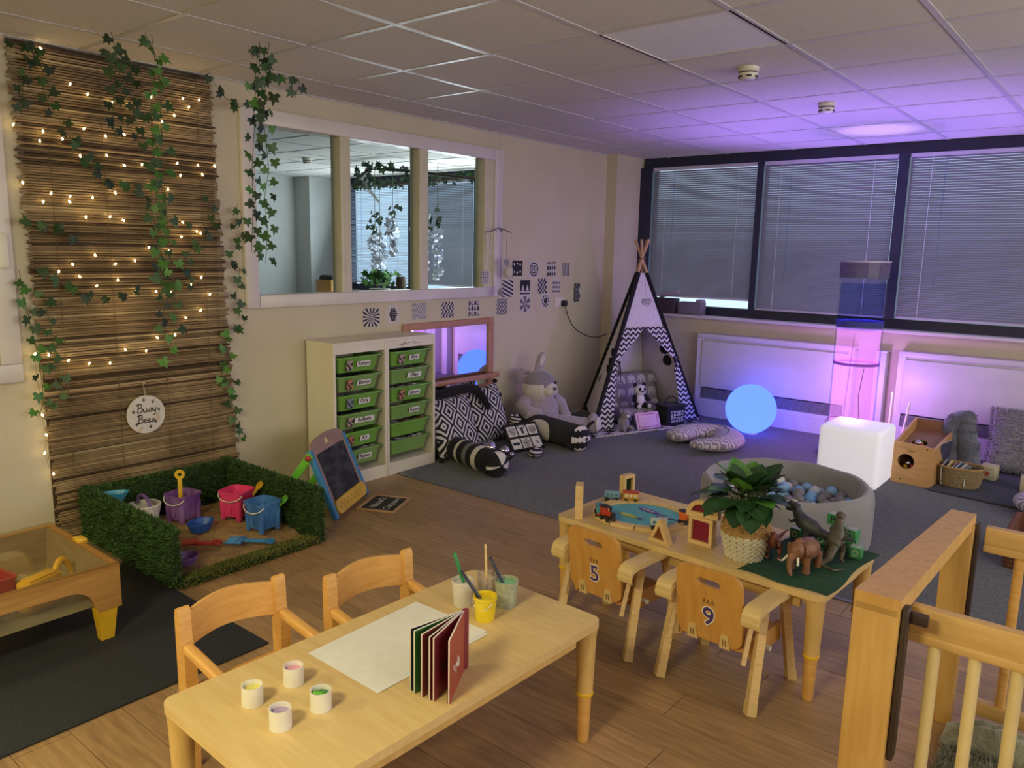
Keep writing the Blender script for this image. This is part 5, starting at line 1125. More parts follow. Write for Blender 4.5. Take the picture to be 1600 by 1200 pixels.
ACR = clear('bubble_acrylic', 'F0F2FF', .06); WAT = clear('bubble_water', 'FAE8FA', .01, emit=(.55, .20, .50), es=.50)
g = G(); g.lathe([(.166, .12), (.166, 1.38)], 48); g.f = g.f[:48]; g.m = g.m[:48]; g.obj('tube', ACR, t)
g = G(); g.lathe([(.154, .12), (.154, .985)], 48); g.f = g.f[:48]; g.m = g.m[:48]; g.obj('lit_water', WAT, t)
G().lathe([(.155, .985), (.155, 1.33)], 48, close=False).obj('clear_water', clear('upper_water', 'DCE2F6', .03), t)
CAPM = clear('cap_smoke', '8A8494', .35, milky=.5); g = G(); g.lathe([(.172, 1.37), (.172, 1.492)], 48, close=False); g.f = g.f[:48]; g.m = g.m[:48]; g.obj('cap_ring', CAPM, t); G().lathe([(.164, 1.485), (.178, 1.485), (.178, 1.497), (.164, 1.497)], 48, close=False).obj('cap_lip', mat('cap_lip', 'C8B8CC', 'BCACC0', .3), t)
G().lathe([(.157, 1.0), (.168, 1.0), (.168, 1.05), (.157, 1.05)], 48, close=False).obj('joint_ring', clear('ring_blue', '8088B8', .3, milky=.35), t)
G().lathe([(.157, .715), (.163, .715), (.163, .735), (.157, .735)], 48, close=False).obj('inner_ring', clear('ring_violet', '9A6AA8', .3, milky=.6), t)
G().lathe([(.0001, 0), (.19, 0), (.19, .10), (.17, .12), (.0001, .12)], 40).obj('base', PLAST_W, t)
G().tube([(-.09 + .06 * cos(a), -.10 + .03 * cos(a), .25 + .06 * sin(a)) for a in [2 * pi * i / 24 for i in range(24)]], .003, 5, closed=True).obj('air_hose', DARK, t)
G().tube([(-.03, -.1, .18), (-.02, -.11, .5), (.0, -.11, .95)], .002, 5).obj('air_line', DARK, t)
G().tube([(.07, -.11, .2), (.085, -.11, .32), (.07, -.115, .5), (.09, -.11, .7)], .0035, 5).sph((.06, -.12, .24), (.028, .012, .03), 10).obj('fish_weight', DARK, t)
lamp('tube_base_light', 'POINT', (2.47, 6.22, .22), 3, (.9, .32, .95), .03)
for n, (x, y, z0, x2, y2, z2) in enumerate([(2.70, 6.42, 0, 2.70, 6.44, .50), (2.79, 6.38, 0, 2.83, 6.42, .44)]):
    t = thing('light_rod', ['upright white rod beside the bubble tube', 'leaning white rod beside the wooden activity box'][n], 'rod', (x, y, .004)); G().cyl((0, 0, 0), (x2 - x, y2 - y, z2), .008).obj('rod', PLAST_W, t); G().cyl((0, 0, 0), (0, 0, .02), .014).obj('foot', PLAST_W, t)

# ------------------------------------------------------------------ ball pit
t = thing('ball_pit', 'round grey fabric ball pit on the carpet behind the train table', 'ball pit', (2.70, 4.21, .004))
PITF = mat('pit_fabric', '8E8C8E', '828082', .98, 5, bump=.35, sheen=.4)
Ro, Ri = .455, .40; n = 72; prof = [(Ro, .0), (Ro + .004, .05), (Ro + .002, .24), (Ro - .004, .275), (Ro - .02, .296), (Ro - .032, .30), (Ri + .008, .292), (Ri, .27), (Ri - .004, .20), (Ri - .012, .05), (Ri - .03, .02)]
g = G(); g.lathe(prof + [(.0001, .018)], n)
k = n; 
def wr(v):
    x, y, z = v; a = math.atan2(y, x); r = math.hypot(x, y)
    if r < .2: return v
    ins = 1 if r < Ri + .004 else .35
    w1 = ins * .007 * (sin(a * 31 + z * 30 + 2 * sin(a * 5)) * .6 + sin(a * 17 - z * 55) * .6) * min(1, z * 8)
    s = (r + w1) / r; return (x * s, y * s, z + .003 * sin(a * 9))
g.v = [wr(v) for v in g.v]; g.obj('ring', PITF, t, ang=60)
for a in (.5, 2.4, 4.4): G().tube([((Ro + .006) * cos(a), (Ro + .006) * sin(a), z) for z in (.01, .1, .2, .27)], .0022, 5).obj('seam', GREYFAB, t)
BC = [('pale blue', mat('ball_blue', '86B4DC', '7CA8D2', .35)), ('grey', mat('ball_grey', '7E7E84', '747479', .35)), ('white', mat('ball_white', 'D2D2D6', 'C8C8CC', .35)), ('sky blue', mat('ball_sky', '6FA6DA', '669CCE', .35)), ('pearly clear', mat('ball_pearl', 'B8C0CC', 'AEB6C2', .2))]
bmsh = [G().sph((0, 0, 0), .035, 16).mesh('pit_ball', m_) for _, m_ in BC]
cnt = 0; placed = []
for ring_, rr in enumerate((0, .075, .15, .225, .30, .355)):
    k = max(1, int(2 * pi * rr / .079))
    for i in range(k):
        a = 2 * pi * i / k + ring_ * .4; x, y = rr * cos(a), rr * sin(a); z = .155 + .03 * ((ring_ * 7 + i * 5) % 4) / 3
        if rr > .34 and False: continue
        c = R.choice((0, 0, 1, 1, 2, 3, 4)); o = put('pit_ball', bmsh[c], None, (2.70 + x, 4.21 + y, z)); cnt += 1
        tag(o, BC[c][0] + ' plastic ball among the balls inside the grey ball pit', 'ball', 'balls in the ball pit')
G().lathe([(.0001, .018), (.385, .018), (.39, .12), (.0001, .12)], 40).obj('pit_filling', PITF, t)

# ------------------------------------------------------------------ sill baskets
t = thing('storage_basket', 'dark brown rectangular basket of papers on the window sill', 'basket', (.47, 6.875, .950))
WK = mat('dark_weave', '4A3C40', '3C3034', .85, 60, (1, 1, 6), bump=.5)
G().plate(rrect(.26, .11, .012, 3), [rrect(.24, .09, .01, 3)], .145).obj('body', WK, t); G().plate(rrect(.25, .10, .01, 3), t=.01).obj('base', WK, t)
G().rbox(-.02, .19, -.03, .02, .15, .19, .015, T=TR(0, 0, 0, ry=radians(-14))).obj('cloth_roll', mat('lilac_cloth', 'A89AA4', '988A96', .9, 30), t)
t = thing('storage_basket', 'grey fabric box on the window sill right of the brown basket', 'basket', (.755, 6.875, .950))
GB = mat('grey_box_fabric', '76707C', '6A6470', .9, 50, bump=.3); G().plate(rrect(.25, .11, .015, 3), [rrect(.23, .09, .012, 3)], .12).obj('body', GB, t); G().plate(rrect(.24, .10, .012, 3), t=.01).obj('base', GB, t); G().rbox(.06, .12, -.05, .05, .06, .15, .01).obj('paper_pack', mat('paper_pack', '8C8690', '807A84', .8), t)
# ------------------------------------------------------------------ tables
LEGW = mat('leg_birch', 'D6B270', 'C9A562', .45, 6, (6, 6, 1.5), bump=.02); RINGY = mat('yellow_ring', 'E4B420', 'D4A418', .5)
def table(label, loc, rz, W, D, h):
    t = thing('low_table', label, 'table', loc, rz)
    G().plate(rrect(W, D, .035, 6), t=.024).obj('tabletop', BIRCH, t, (0, 0, h - .024))
    G().plate(rrect(W - .006, D - .006, .033, 6), t=.003).obj('underside', mat('ply_edge', 'B8925A', 'A8824C', .5), t, (0, 0, h - .027))
    for sx in (-1, 1):
        G().box(-.009, .009, -D / 2 + .09, D / 2 - .09, h - .075, h - .027).obj('apron', LEGW, t, (sx * (W / 2 - .045), 0, 0), ang=0)
    for sy in (-1, 1):
        G().box(-W / 2 + .09, W / 2 - .09, -.009, .009, h - .075, h - .027).obj('apron', LEGW, t, (0, sy * (D / 2 - .045), 0), ang=0)
    for sx in (-1, 1):
        for sy in (-1, 1):
            x, y = sx * (W / 2 - .036), sy * (D / 2 - .036)
            o = G().lathe([(.026, .165), (.031, h - .06), (.034, h - .027)], 18).obj('leg', LEGW, t, (x, y, 0))
            G().lathe([(.025, .158), (.028, .161), (.028, .169), (.025, .172)], 18).obj('ring', RINGY, o); G().lathe([(.017, 0), (.019, .006), (.023, .16)], 16).obj('leg_extension', BEECH, o)
            G().plate([(0, 0), (.085, 0), (.03, -.022), (0, -.06)], t=.016, T=TR(0, .008, h - .027, rx=pi / 2)).obj('bracket', LEGW, o, (0, 0, 0), (0, 0, 0 if sx < 0 else pi), ang=0)
            G().plate([(0, 0), (.085, 0), (.03, -.022), (0, -.06)], t=.016, T=TR(0, .008, h - .027, rx=pi / 2)).obj('bracket', LEGW, o, (0, 0, 0), (0, 0, pi / 2 if sy < 0 else -pi / 2), ang=0)
    return t
table('low birch craft table in the foreground with papers and paint pots', (2.662, 1.373, 0), radians(-2.0), .555, 1.125, .41)
table('low birch table by the carpet holding the train set and dinosaurs', (2.858, 2.862, 0), radians(-3.2), 1.16, .54, .40)
# ------------------------------------------------------------------ wooden armchairs on the left of the craft table
def chairA(label, loc, rz):
    t = thing('wooden_armchair', label, 'chair', loc, rz, 'wooden armchairs at the craft table')
    for s in (-1, 1):
        y = s * .155
        G().plate([(-.168, 0), (-.132, 0), (-.126, .20), (-.124, .36), (-.145, .40), (-.148, .485), (-.153, .500), (-.163, .503), (-.172, .496), (-.175, .47), (-.172, .2)], t=.036, T=TR(0, y + .018, 0) @ FRONTY).obj('back_post', BEECH, t, ang=50)
        G().rbox(-.145, .085, y - .016, y + .016, -.016, .016, .010, 3, T=TR(0, 0, .365, ry=radians(7))).obj('arm', BEECHX, t)
        G().tube([(.09, y, 0), (.075, y, .20), (.065, y, .362)], .016, 10).obj('front_leg', BEECH, t)
        G().rbox(-.14, .08, y - .010, y + .010, .215, .245, .004).obj('side_rail', BEECHX, t)
    o = G(); f = lambda off: (lambda u, v: (-.158 - .045 * sin(pi * u) + off, -.150 + .300 * u, .375 + .108 * v + (.012 * sin(pi * u)) * (1 if v > .5 else .6)))
    o.grid(f(.006), 14, 2); k = len(o.f); o.grid(f(-.006), 14, 2); o.f[k:] = [q[::-1] for q in o.f[k:]]
    a, b = f(.006), f(-.006)
    for v in (0, 1): o.add([a(i / 14, v) for i in range(15)] + [b(i / 14, v) for i in range(15)], [(i, i + 1, i + 16, i + 15) if v else (i + 1, i, i + 15, i + 16) for i in range(14)])
    o.obj('backrest', BEECHY, t, ang=40)
    G().plate(rrect(.25, .29, .03, 5), t=.016).obj('seat', PLY, t, (-.025, 0, .245))
    G().box(-.155, -.14, -.14, .14, .10, .125).obj('back_rail', BEECHX, t, ang=0)
    return t
c1 = chairA('beech armchair with curved back at the left end of the craft table', (2.275, 1.172, 0), radians(-2))
dup(c1, (2.41, 1.585, 0), radians(-4), 'beech armchair with curved back at the far end of the craft table')
# ------------------------------------------------------------------ numbered chairs
PURP = mat('purple_sticker', '4E3A78', '46346C', .4, 20); BRAND = mat('burnt_mark', '6A4A28', '5A3E20', .6); PALEP = mat('pale_arm_plastic', 'D8BC84', 'CEB27A', .4, 8)
def chairB(num, label, loc, rz):
    t = thing('numbered_chair', label, 'chair', loc, rz, 'numbered toddler chairs')
    for s in (-1, 1):
        x = s * .165
        for fy, ty in ((-.165, -.085), (.165, .075)):
            o = G().tube([(x + s * .012, fy, .0), (x + s * .010, fy * .85 + ty * .15, .05), (x, ty, .35)], [.021, .021, .019], 4, sx=1.05, sy=.85).obj('leg', PALEWOOD, t, ang=30)
            G().tube([(x + s * .012, fy, .0), (x + s * .0105, fy * .88 + ty * .12, .045)], [.0235, .0225], 4, sx=1.05, sy=.85).obj('foot', PALEP, o, ang=30)
        pts = [(x, -.185, .325), (x, -.192, .345), (x, -.18, .366), (x, -.15, .374), (x, -.05, .374), (x, .08, .37), (x, .17, .364)]
        g = G(); w = .034
        vs = []
        for p in pts: vs += [(p[0] - w, p[1], p[2] - .010), (p[0] - w * .9, p[1], p[2] + .008), (p[0] + w * .9, p[1], p[2] + .008), (p[0] + w, p[1], p[2] - .010)]
        fs = [(i * 4 + j, i * 4 + (j + 1) % 4, i * 4 + 4 + (j + 1) % 4, i * 4 + 4 + j) for i in range(len(pts) - 1) for j in range(4)] + [(3, 2, 1, 0), tuple(len(pts) * 4 - 4 + j for j in range(4))]
        g.add(vs, [q[::-1] for q in fs] if False else fs); g.obj('arm', PALEP, t, ang=60)
        G().box(x - s * .028 - .008, x - s * .028 + .008, -.10, .12, .16, .23).obj('side_rail', PLY, t, ang=0)
        G().cyl((x + s * .022, -.06, .205), (x - s * .05, -.06, .205), .009).obj('pin', PLAST_W, t)
        G().tube([(x - s * .022, -.17, .17), (x - s * .022, -.115, .33)], .012, 4, sx=.8, sy=1.2).obj('back_strut', PALEWOOD, t, ang=30)
    pan = G().plate([(p[0], p[1]) for p in rrect(.25, .275, .045, 6)], [rrect(.088, .030, .0148, 5, 0, .085)], .014, T=TR(0, -.150, .335, rx=radians(90 + 8))).obj('backrest', PLY, t)
    M = TR(0, -.150, .335, rx=radians(98))   # plate front faces -y at z=t
    F = M @ TR(0, 0, .0142)
    G().text(num, .098, T=F @ TR(0, -.045, 0), bold=.0045, depth=.0003).obj('number_outline', PAPER, pan, ang=0)
    G().text(num, .095, T=F @ TR(0, -.045, .0005), bold=.0012, depth=.0004).obj('number', PURP, pan, ang=0)
    for k, dx in enumerate((-.016, 0, .016)): G().tube([F @ Vector((dx - .003, .008, 0)), F @ Vector((dx, .024, .0)), F @ Vector((dx + .004, .006, 0))], .0016, 4).tube([F @ Vector((dx - .005, .018, 0)), F @ Vector((dx + .004, .012, 0))], .0013, 4).obj('burnt_mark', BRAND, pan)
    for dx in (-.062, .062):
        c = G().plate([(-.020, -.026), (.020, -.026), (.013, .026), (-.013, .026)], t=.006, T=F @ TR(dx, -.118, 0)).obj('clip', PALEP, t)
        for q in (-.005, .005): G().box(q - .0018, q + .0018, -.014, .010, .0055, .0066, T=F @ TR(dx, -.118, 0)).obj('clip_slot', BRAND, c, ang=0)
    G().plate(rrect(.26, .27, .03, 5), t=.014).obj('seat', PLY, t, (0, .0, .19))
    return t
chairB('9', 'toddler chair with a purple nine on its back, nearer the dinosaurs', (3.107, 2.545, 0), radians(-3.5))
chairB('5', 'toddler chair with a purple five on its back, nearer the train set', (2.615, 2.585, 0), radians(-5))
# ------------------------------------------------------------------ craft table things
Z = .4105
t = thing('paper_sheet', 'lower large sheet of white paper, its corner showing under the top sheet', 'paper', (2.604, 1.408, Z), radians(-.8)); G().grid(lambda u, v: ((u - .5) * .297, (v - .5) * .42, .0008), 2, 2).obj('sheet', PAPER, t, ang=0)
t = thing('paper_sheet', 'upper large sheet of white paper on the craft table', 'paper', (2.598, 1.413, Z + .0012), radians(1.2)); G().grid(lambda u, v: ((u - .5) * .297, (v - .5) * .42, .001 + .0016 * sin(u * 5) * sin(v * 7) ** 2), 14, 18).obj('sheet', PAPER, t, ang=180)
t = thing('board_book', 'chunky red board book standing open like a fan on the craft table', 'book', (2.832, 1.428, Z))
EDGE = mat('board_edge', 'DCD6CC', 'CEC8BE', .6); BKC = {'navy': ('2A2A3E', '343448'), 'green': ('2F6B34', '275C2C'), 'red': ('8C3A34', '7C302C'), 'teal': ('5A7C8C', '4C6C7C'), 'wine': ('84303A', '742832'), 'orange': ('A84A36', '98402E')}
a0, a1 = math.atan2(-.168, -.030), math.atan2(-.148, .086)
cols = [('navy', 'navy'), ('green', 'green'), ('wine', 'red'), ('teal', 'wine'), ('red', 'wine'), ('wine', 'orange')]; angs = [0, .14, .36, .56, .66, 1.0]
bka = mat('book_art', 'D8C0A8', '7A3A34', .5, 60, sharp=(.5, .6))
for (c1_, c2_), q in zip(cols, angs):
    a = a0 + (a1 - a0) * q
    M = TR(rz=a)
    o = G().rbox(.006, .172, -.0022, .0022, .0, .172, .0015, 1, T=M).obj('page', EDGE, t)
    G().box(.007, .1712, .0021, .0028, .0012, .1708, T=M).obj('page_print', mat('book_' + c2_, *BKC[c2_], .45, 10), o, ang=0); G().box(.007, .1712, -.0028, -.0021, .0012, .1708, T=M).obj('page_print', mat('book_' + c1_, *BKC[c1_], .45, 10), o, ang=0)
    if q in (1.0, .66):
        g = G(); 
        for k in range(6): g.tube([M @ Vector((.07 + .012 * k, .0031, .05 + .010 * (k % 3))), M @ Vector((.075 + .012 * k, .0031, .075 + .012 * (k % 2))), M @ Vector((.085 + .010 * k, .0031, .055 + .006 * k))], .0018, 4)
        g2 = g.obj('page_drawing', EDGE if q == 1.0 else BLACK, o); g2['kind'] = 'stuff'
G().rbox(-.006, .008, -.012, .012, .0, .172, .004).obj('spine', mat('book_wine', *BKC['wine'], .45, 10), t)
def pot(name, label, loc, m_body, paint, r=.026, h=.05, taper=1.0, fill=.72, cat='paint pot', wall_=.0025, group=None):
    t = thing(name, label, cat, loc, 0, group)
    G().lathe([(.0001, .0), (r * taper, 0), (r, h), (r - wall_, h), (r * taper - wall_, .004), (.0001, .004)], 28).obj('body', m_body, t)
    if paint: G().lathe([(r * (taper + (1 - taper) * fill) - wall_ - .0002, h * fill), (r * .5, h * fill + .0015), (.0001, h * fill)], 24).obj('paint', paint, t, ang=80)
    return t
GP = 'small paint pots'
pw_ = [('yellow', 'E6DC7C', 'D8CE62', (2.549, .966)), ('pink', 'E8A8C4', 'DC94B4', (2.549, 1.086)), ('lilac', 'B4A0CC', 'A48EC0', (2.683, .955)), ('dark green', '2E7C44', '246A38', (2.693, 1.063))]
for nm, ca, cb, (x, y) in pw_:
    t = pot('paint_pot', 'small white paint pot holding %s paint' % nm, (x, y, Z), PLAST_W, mat('paint_' + nm.replace(' ', '_'), ca, cb, .25, 40), group=GP, fill=.74)
    if nm == 'dark green':
        for k in range(3): G().sph((-.010 + .008 * k, -.008 + .004 * k, .042), (.008, .008, .004), 8).obj('leaf_scrap', plast('lime', '62B43A'), t)
CUPW = mat('cup_white_plastic', 'CFC8BE', 'C2BBB0', .4, 14)
t = pot('paint_tub', 'white plastic tub with a green-handled brush standing in it', (2.568, 1.708, Z), CUPW, mat('paint_white', 'DAD8D4', 'CCCAC6', .4), .036, .085, .80, .85, 'tub')
G().tube([(.034 * cos(a) , .034 * sin(a), .075) for a in [2 * pi * i / 24 for i in range(24)]], .003, 5, closed=True).obj('rim_bead', CUPW, t)
t = pot('paint_tub', 'yellow plastic tub with a dark pen standing in it', (2.686, 1.681, Z), plast('sun_yellow', 'E2C828', 'D4BA1E'), mat('paint_lemon', 'E8D63C', 'DAC82E', .3), .036, .078, .80, .8, 'tub')
G().tube([(.0345 * cos(a), .0345 * sin(a), .070) for a in [2 * pi * i / 24 for i in range(24)]], .003, 5, closed=True).obj('rim_bead', plast('sun_yellow', 'E2C828'), t)
G().tube([(.037 * cos(a), -.012 - .03 * sin(a) * .6, .066 - .025 * sin(a)) for a in [pi * i / 10 for i in range(11)]], .0014, 5).obj('handle', CUPW, t)
t = pot('paint_tub', 'smoky tub of pale mint green paint on the craft table', (2.675, 1.795, Z), clear('smoky_tub', 'C8CCB4', .3, milky=.55), mat('paint_mint', '8CD0AC', '7CC29C', .3), .038, .088, .82, .86, 'tub')
t = pot('clear_cup', 'clear plastic cup with a wooden-handled brush between the tubs', (2.612, 1.775, Z), clear('cup_plastic', 'F2EEEA', .35, milky=.12), mat('paint_water', 'C89A96', 'B88A86', .2), .034, .095, .75, .35, 'cup')
def stick(name, label, p0, p1, r0, r1, m1, cat, tip=None, ferr=None):
    t = thing(name, label, cat, p0); d = Vector(p1) - Vector(p0)
    G().tube([d * .22, d * .5, d * .97, d], [r0, r1, r1 * .9, r1 * .5], 10).obj('handle', m1, t)
    G().tube([d * .10, d * .225], [r0 * 1.1, r0 * 1.05], 10).obj('ferrule', ferr or STEEL, t); G().tube([d * .0, d * .05, d * .11], [r0 * .3, r0 * 1.1, r0], 8).obj('bristles', tip or BLKFAB, t)
stick('paint_brush', 'thick green-handled paint brush leaning left in the white tub', (2.572, 1.725, Z + .03), (2.548, 1.688, Z + .175), .005, .0065, plast('brush_green', '2E8A48', '247A3C'), 'paint brush')
stick('paint_brush', 'dark navy brush leaning left in the yellow tub', (2.688, 1.69, Z + .03), (2.615, 1.645, Z + .150), .005, .0055, mat('navy_handle', '2E3446', '282E3E', .35), 'paint brush')
stick('paint_brush', 'plain wooden-handled brush standing in the clear cup', (2.612, 1.775, Z + .02), (2.622, 1.752, Z + .205), .0035, .004, PALEWOOD, 'paint brush')
stick('paint_brush', 'dark navy brush leaning left in the mint green tub', (2.682, 1.79, Z + .05), (2.612, 1.785, Z + .150), .005, .0055, mat('navy_handle', '2E3446'), 'paint brush', tip=plast('mint', '7CC29C'))

# ------------------------------------------------------------------ train table things
Z = .4005
def wfr(name, label, loc, rz, outer, hole, tmat, t_=.032, extra=None):
    t = thing(name, label, 'wooden block', loc, rz)
    G().plate(outer, [hole], t_, T=TR(0, t_ / 2, 0) @ FRONTY).obj('frame', PALEWOOD, t); G().plate(hole, t=.006, T=TR(0, .003, 0) @ FRONTY).obj('panel', tmat, t); return t
GLR = clear('red_acrylic', 'B0405C', .3, milky=.45); GLG = clear('green_acrylic', '3A5A38', .3, milky=.3); GLO = clear('amber_acrylic', 'C08058', .3, milky=.3)
GL2 = mat('red_glitter', 'A8384C', '8A2C40', .3, 220, sharp=(.4, .6))
t = wfr('window_block', 'square wooden block with a red glitter window under the arch block', (2.895, 2.735, Z), radians(-4), [(-.052, 0), (.052, 0), (.052, .112), (-.052, .112)], [(-.038, .014), (.038, .014), (.038, .098), (-.038, .098)], GLR)
G().box(-.036, .036, -.001, .001, .016, .078).obj('red_beads', GL2, t, ang=0)
arc = [(.066, 0), (.066, .016)] + [(.066 * cos(a), .016 + .052 * sin(a)) for a in [pi * i / 16 for i in range(1, 16)]] + [(-.066, .016), (-.066, 0)]
arci = [(.046 * cos(a), .018 + .034 * sin(a)) for a in [pi * i / 12 for i in range(13)]]
t = wfr('arch_block', 'wooden arch block with a red window sitting on the square window block', (2.897, 2.735, Z + .113), radians(2), arc, arci, GLR); G().box(-.034, .034, -.001, .001, .019, .034).obj('red_beads', GL2, t, ang=0)
t = wfr('triangle_block', 'small wooden triangle block with an amber window by the table edge', (2.765, 2.645, Z), radians(-12), [(-.050, 0), (.050, 0), (.004, .094), (-.004, .094)], [(-.030, .012), (.030, .012), (0, .070)], GLO)
t = wfr('window_block', 'tall wooden block with a dark green window at the back left of the train table', (2.36, 3.06, Z), radians(75), [(-.034, 0), (.034, 0), (.034, .105), (-.034, .105)], [(-.021, .014), (.021, .014), (.021, .091), (-.021, .091)], GLG)
t = wfr('window_block', 'tall wooden block seen edge-on at the left corner of the train table', (2.352, 2.675, Z), radians(-58), [(-.032, 0), (.032, 0), (.032, .145), (-.032, .145)], [(-.020, .014), (.020, .014), (.020, .131), (-.020, .131)], GLG)
# oval track and pond mat
TC = (2.553, 2.868); ta, tb = .195, .172
trk = thing('train_track', 'oval of wooden toy train track on the low table', 'toy track', (TC[0], TC[1], Z), radians(20))
NS = 12
for k in range(NS):
    g = G(); n = 5; b0, b1 = 2 * pi * k / NS + .012, 2 * pi * (k + 1) / NS - .012
    def pt(a, d, z): return ((ta + d) * cos(a), (tb + d) * sin(a), z)
    prof = [(-.020, 0), (.020, 0), (.020, .012), (.0145, .012), (.0145, .009), (.0095, .009), (.0095, .012), (-.0095, .012), (-.0095, .009), (-.0145, .009), (-.0145, .012), (-.020, .012)]
    vs = [pt(b0 + (b1 - b0) * i / n, d, z) for i in range(n + 1) for d, z in prof]; q = len(prof)
    fs = [(i * q + j, i * q + (j + 1) % q, (i + 1) * q + (j + 1) % q, (i + 1) * q + j) for i in range(n) for j in range(q)] + [tuple(range(q - 1, -1, -1)), tuple(n * q + j for j in range(q))]
    g.add(vs, [f[::-1] for f in fs]); g.obj('track_piece', PALEWOOD, trk, ang=30)
AQ = mat('turquoise_felt', '62AEBE', '56A0B2', .9, 60, bump=.2)
t = thing('pond_mat', 'turquoise felt pond mat printed with fish inside the train track', 'mat', (TC[0], TC[1], Z), radians(20)); G().lathe([(.0001, 0), (1, 0), (1, .004), (.0001, .0042)], 40, T=Matrix.Diagonal((.172, .149, 1, 1))).obj('felt', AQ, t, ang=60)
def fish(x, y, rz, s, m1, m2):
    M = TR(x, y, .0045, rz=rz); o = G().plate([(s * cos(a), s * .36 * sin(a)) for a in [2 * pi * i / 18 for i in range(18)]], t=.002, T=M).obj('fish', m1, t)
    G().plate([(-s * .9, 0), (-s * 1.6, s * .4), (-s * 1.4, 0), (-s * 1.6, -s * .4)], t=.002, T=M).obj('fish_tail', m2, o)
    for k in range(3): G().tube([M @ Vector((s * (.5 - .4 * k) + .006 * cos(a), .007 * sin(a), .0022)) for a in [2 * pi * i / 9 for i in range(9)]], .001, 4, closed=True).obj('fish_swirl', EDGE, o)
fish(-.055, -.03, radians(155), .048, plast('fish_lime', 'A8B83C', '98A830'), plast('fish_indigo', '5A5A8C', '4E4E80')); fish(.02, .06, radians(150), .055, plast('fish_violet', '5C4A8C', '504080'), plast('fish_indigo', '5A5A8C')); fish(.10, -.005, radians(165), .042, plast('fish_navy', '3A4A6E', '324062'), plast('fish_indigo', '5A5A8C'))
# toy trains
WHL = mat('wheel_black', '1E1C1C', '2A2828', .5, 20)
def car(name, label, loc, rz, body, roof=None, loco=False, L=.075):
    t = thing(name, label, 'toy train', loc, rz, 'toy train on the low table')
    for x in (-L * .3, L * .3):
        for y in (-.017, .017): G().cyl((x, y - .003, .010), (x, y + .003, .010), .010, n=14).obj('wheel', WHL, t)
        G().cyl((x, -.015, .010), (x, .015, .010), .003).obj('axle', STEEL, t)
    G().rbox(-L / 2, L / 2, -.014, .014, .012, .020, .003).obj('chassis', body[1], t)
    if loco:
        G().cyl((-.005, 0, .033), (L * .48, 0, .033), .013, n=18).obj('boiler', body[0], t); G().cyl((L * .46, 0, .033), (L * .52, 0, .033), .0135, n=18).obj('smokebox', WHL, t)
        G().rbox(-L / 2, -.002, -.015, .015, .020, .056, .004).obj('cab', body[0], t); G().rbox(-L / 2 - .003, .001, -.018, .018, .056, .062, .003).obj('cab_roof', body[1], t); G().lathe([(.005, .045), (.005, .058), (.008, .064), (.0001, .064)], 12).obj('chimney', body[1], t, (L * .28, 0, 0)); G().sph((.012, 0, .048), .006, 10).obj('dome', PALEWOOD, t)
    else:
        G().rbox(-L / 2 + .003, L / 2 - .003, -.0155, .0155, .020, .046, .003).obj('body', body[0], t)
        if roof: G().rbox(-L / 2, L / 2, -.0175, .0175, .046, .054, .0035).obj('roof', roof, t)
        for x in (-.02, 0, .02):
            for s in (-1, 1): G().box(x - .006, x + .006, s * .0155 - .0006, s * .0155 + .0006, .028, .040).obj('window', EDGE if roof else body[1], t, ang=0)
    G().sph((-L / 2 - .002, 0, .016), .004, 8).sph((L / 2 + .002, 0, .016), .004, 8) if False else G().cyl((L / 2, 0, .016), (L / 2 + .006, 0, .016), .003).obj('coupling', STEEL, t)
    return t
cB = (plast('train_blue', '7CA0B8', '6E92AA'), plast('train_blue_dark', '4E7890', '426A82')); cY = (plast('train_yellow', 'DDA63C', 'CE9830'), plast('train_yellow_dark', 'B8842C')); cR = (plast('train_red', 'B8402E', 'A83626'), WHL); cO = (plast('train_orange', 'E0702E', 'D06424'), WHL); cT = (plast('train_teal', '4A9AA8', '3E8C9A'), plast('train_red', 'B8402E'))
car('train_carriage', 'pale blue wooden train carriage at the back of the table', (2.345, 2.955, Z), radians(28), cB)
car('train_carriage', 'yellow train carriage with a red roof coupled behind the blue one', (2.42, 2.995, Z), radians(28), cY, plast('train_red', 'B8402E'))
car('train_carriage', 'teal train carriage with red wheels behind the red engine', (2.425, 2.725, Z + .010), radians(-52), cT)
car('train_engine', 'red wooden toy engine on the near left curve of the track', (2.487, 2.690, Z + .010), radians(-22), cR, loco=True)
car('train_engine', 'orange toy engine on the right-hand curve of the track', (2.752, 2.885, Z + .010), radians(80), cO, loco=True, L=.065)
car('train_carriage', 'white and pale blue train carriage behind the triangle block', (2.70, 2.745, Z + .010), radians(35), (plast('train_white', 'B8CCD0', 'A8BCC0'), plast('train_blue_dark', '4E7890')))
# plant in basket
t = thing('potted_plant', 'glossy green leafy plant in a two-tone wicker basket on the train table', 'plant', (3.075, 2.725, Z))
WKN = mat('wicker_natural', 'B8935C', '9C7A48', .75, 40, bump=.3); WKW = mat('wicker_white', 'D8D2BE', 'C8C2AE', .75, 40, bump=.3)
def weave(t, prof, n, m_, r=.0048, name='wicker_strand', sx=1, sy=1, amp=.0035):
    for i, (rr, z) in enumerate(prof):
        G().tube([((rr + amp * (1 if (j + i) % 2 else -1)) * cos(2 * pi * j / n) * sx, (rr + amp * (1 if (j + i) % 2 else -1)) * sin(2 * pi * j / n) * sy, z) for j in range(n)], r, 5, closed=True).obj(name, m_(z) if callable(m_) else m_, t)
rf = lambda z: .062 + .095 * min(1, (z / .10)) ** .8 * .26 - max(0, z - .12) * .25
weave(t, [(rf(z), z) for z in [.005 + .0092 * i for i in range(22)]], 40, lambda z: WKW if z < .098 else WKN)
for j in range(20): a = 2 * pi * j / 20; G().tube([(rf(z) * cos(a), rf(z) * sin(a), z) for z in (.002, .05, .1, .15, .2)], .003, 5).obj('wicker_stake', WKN, t)
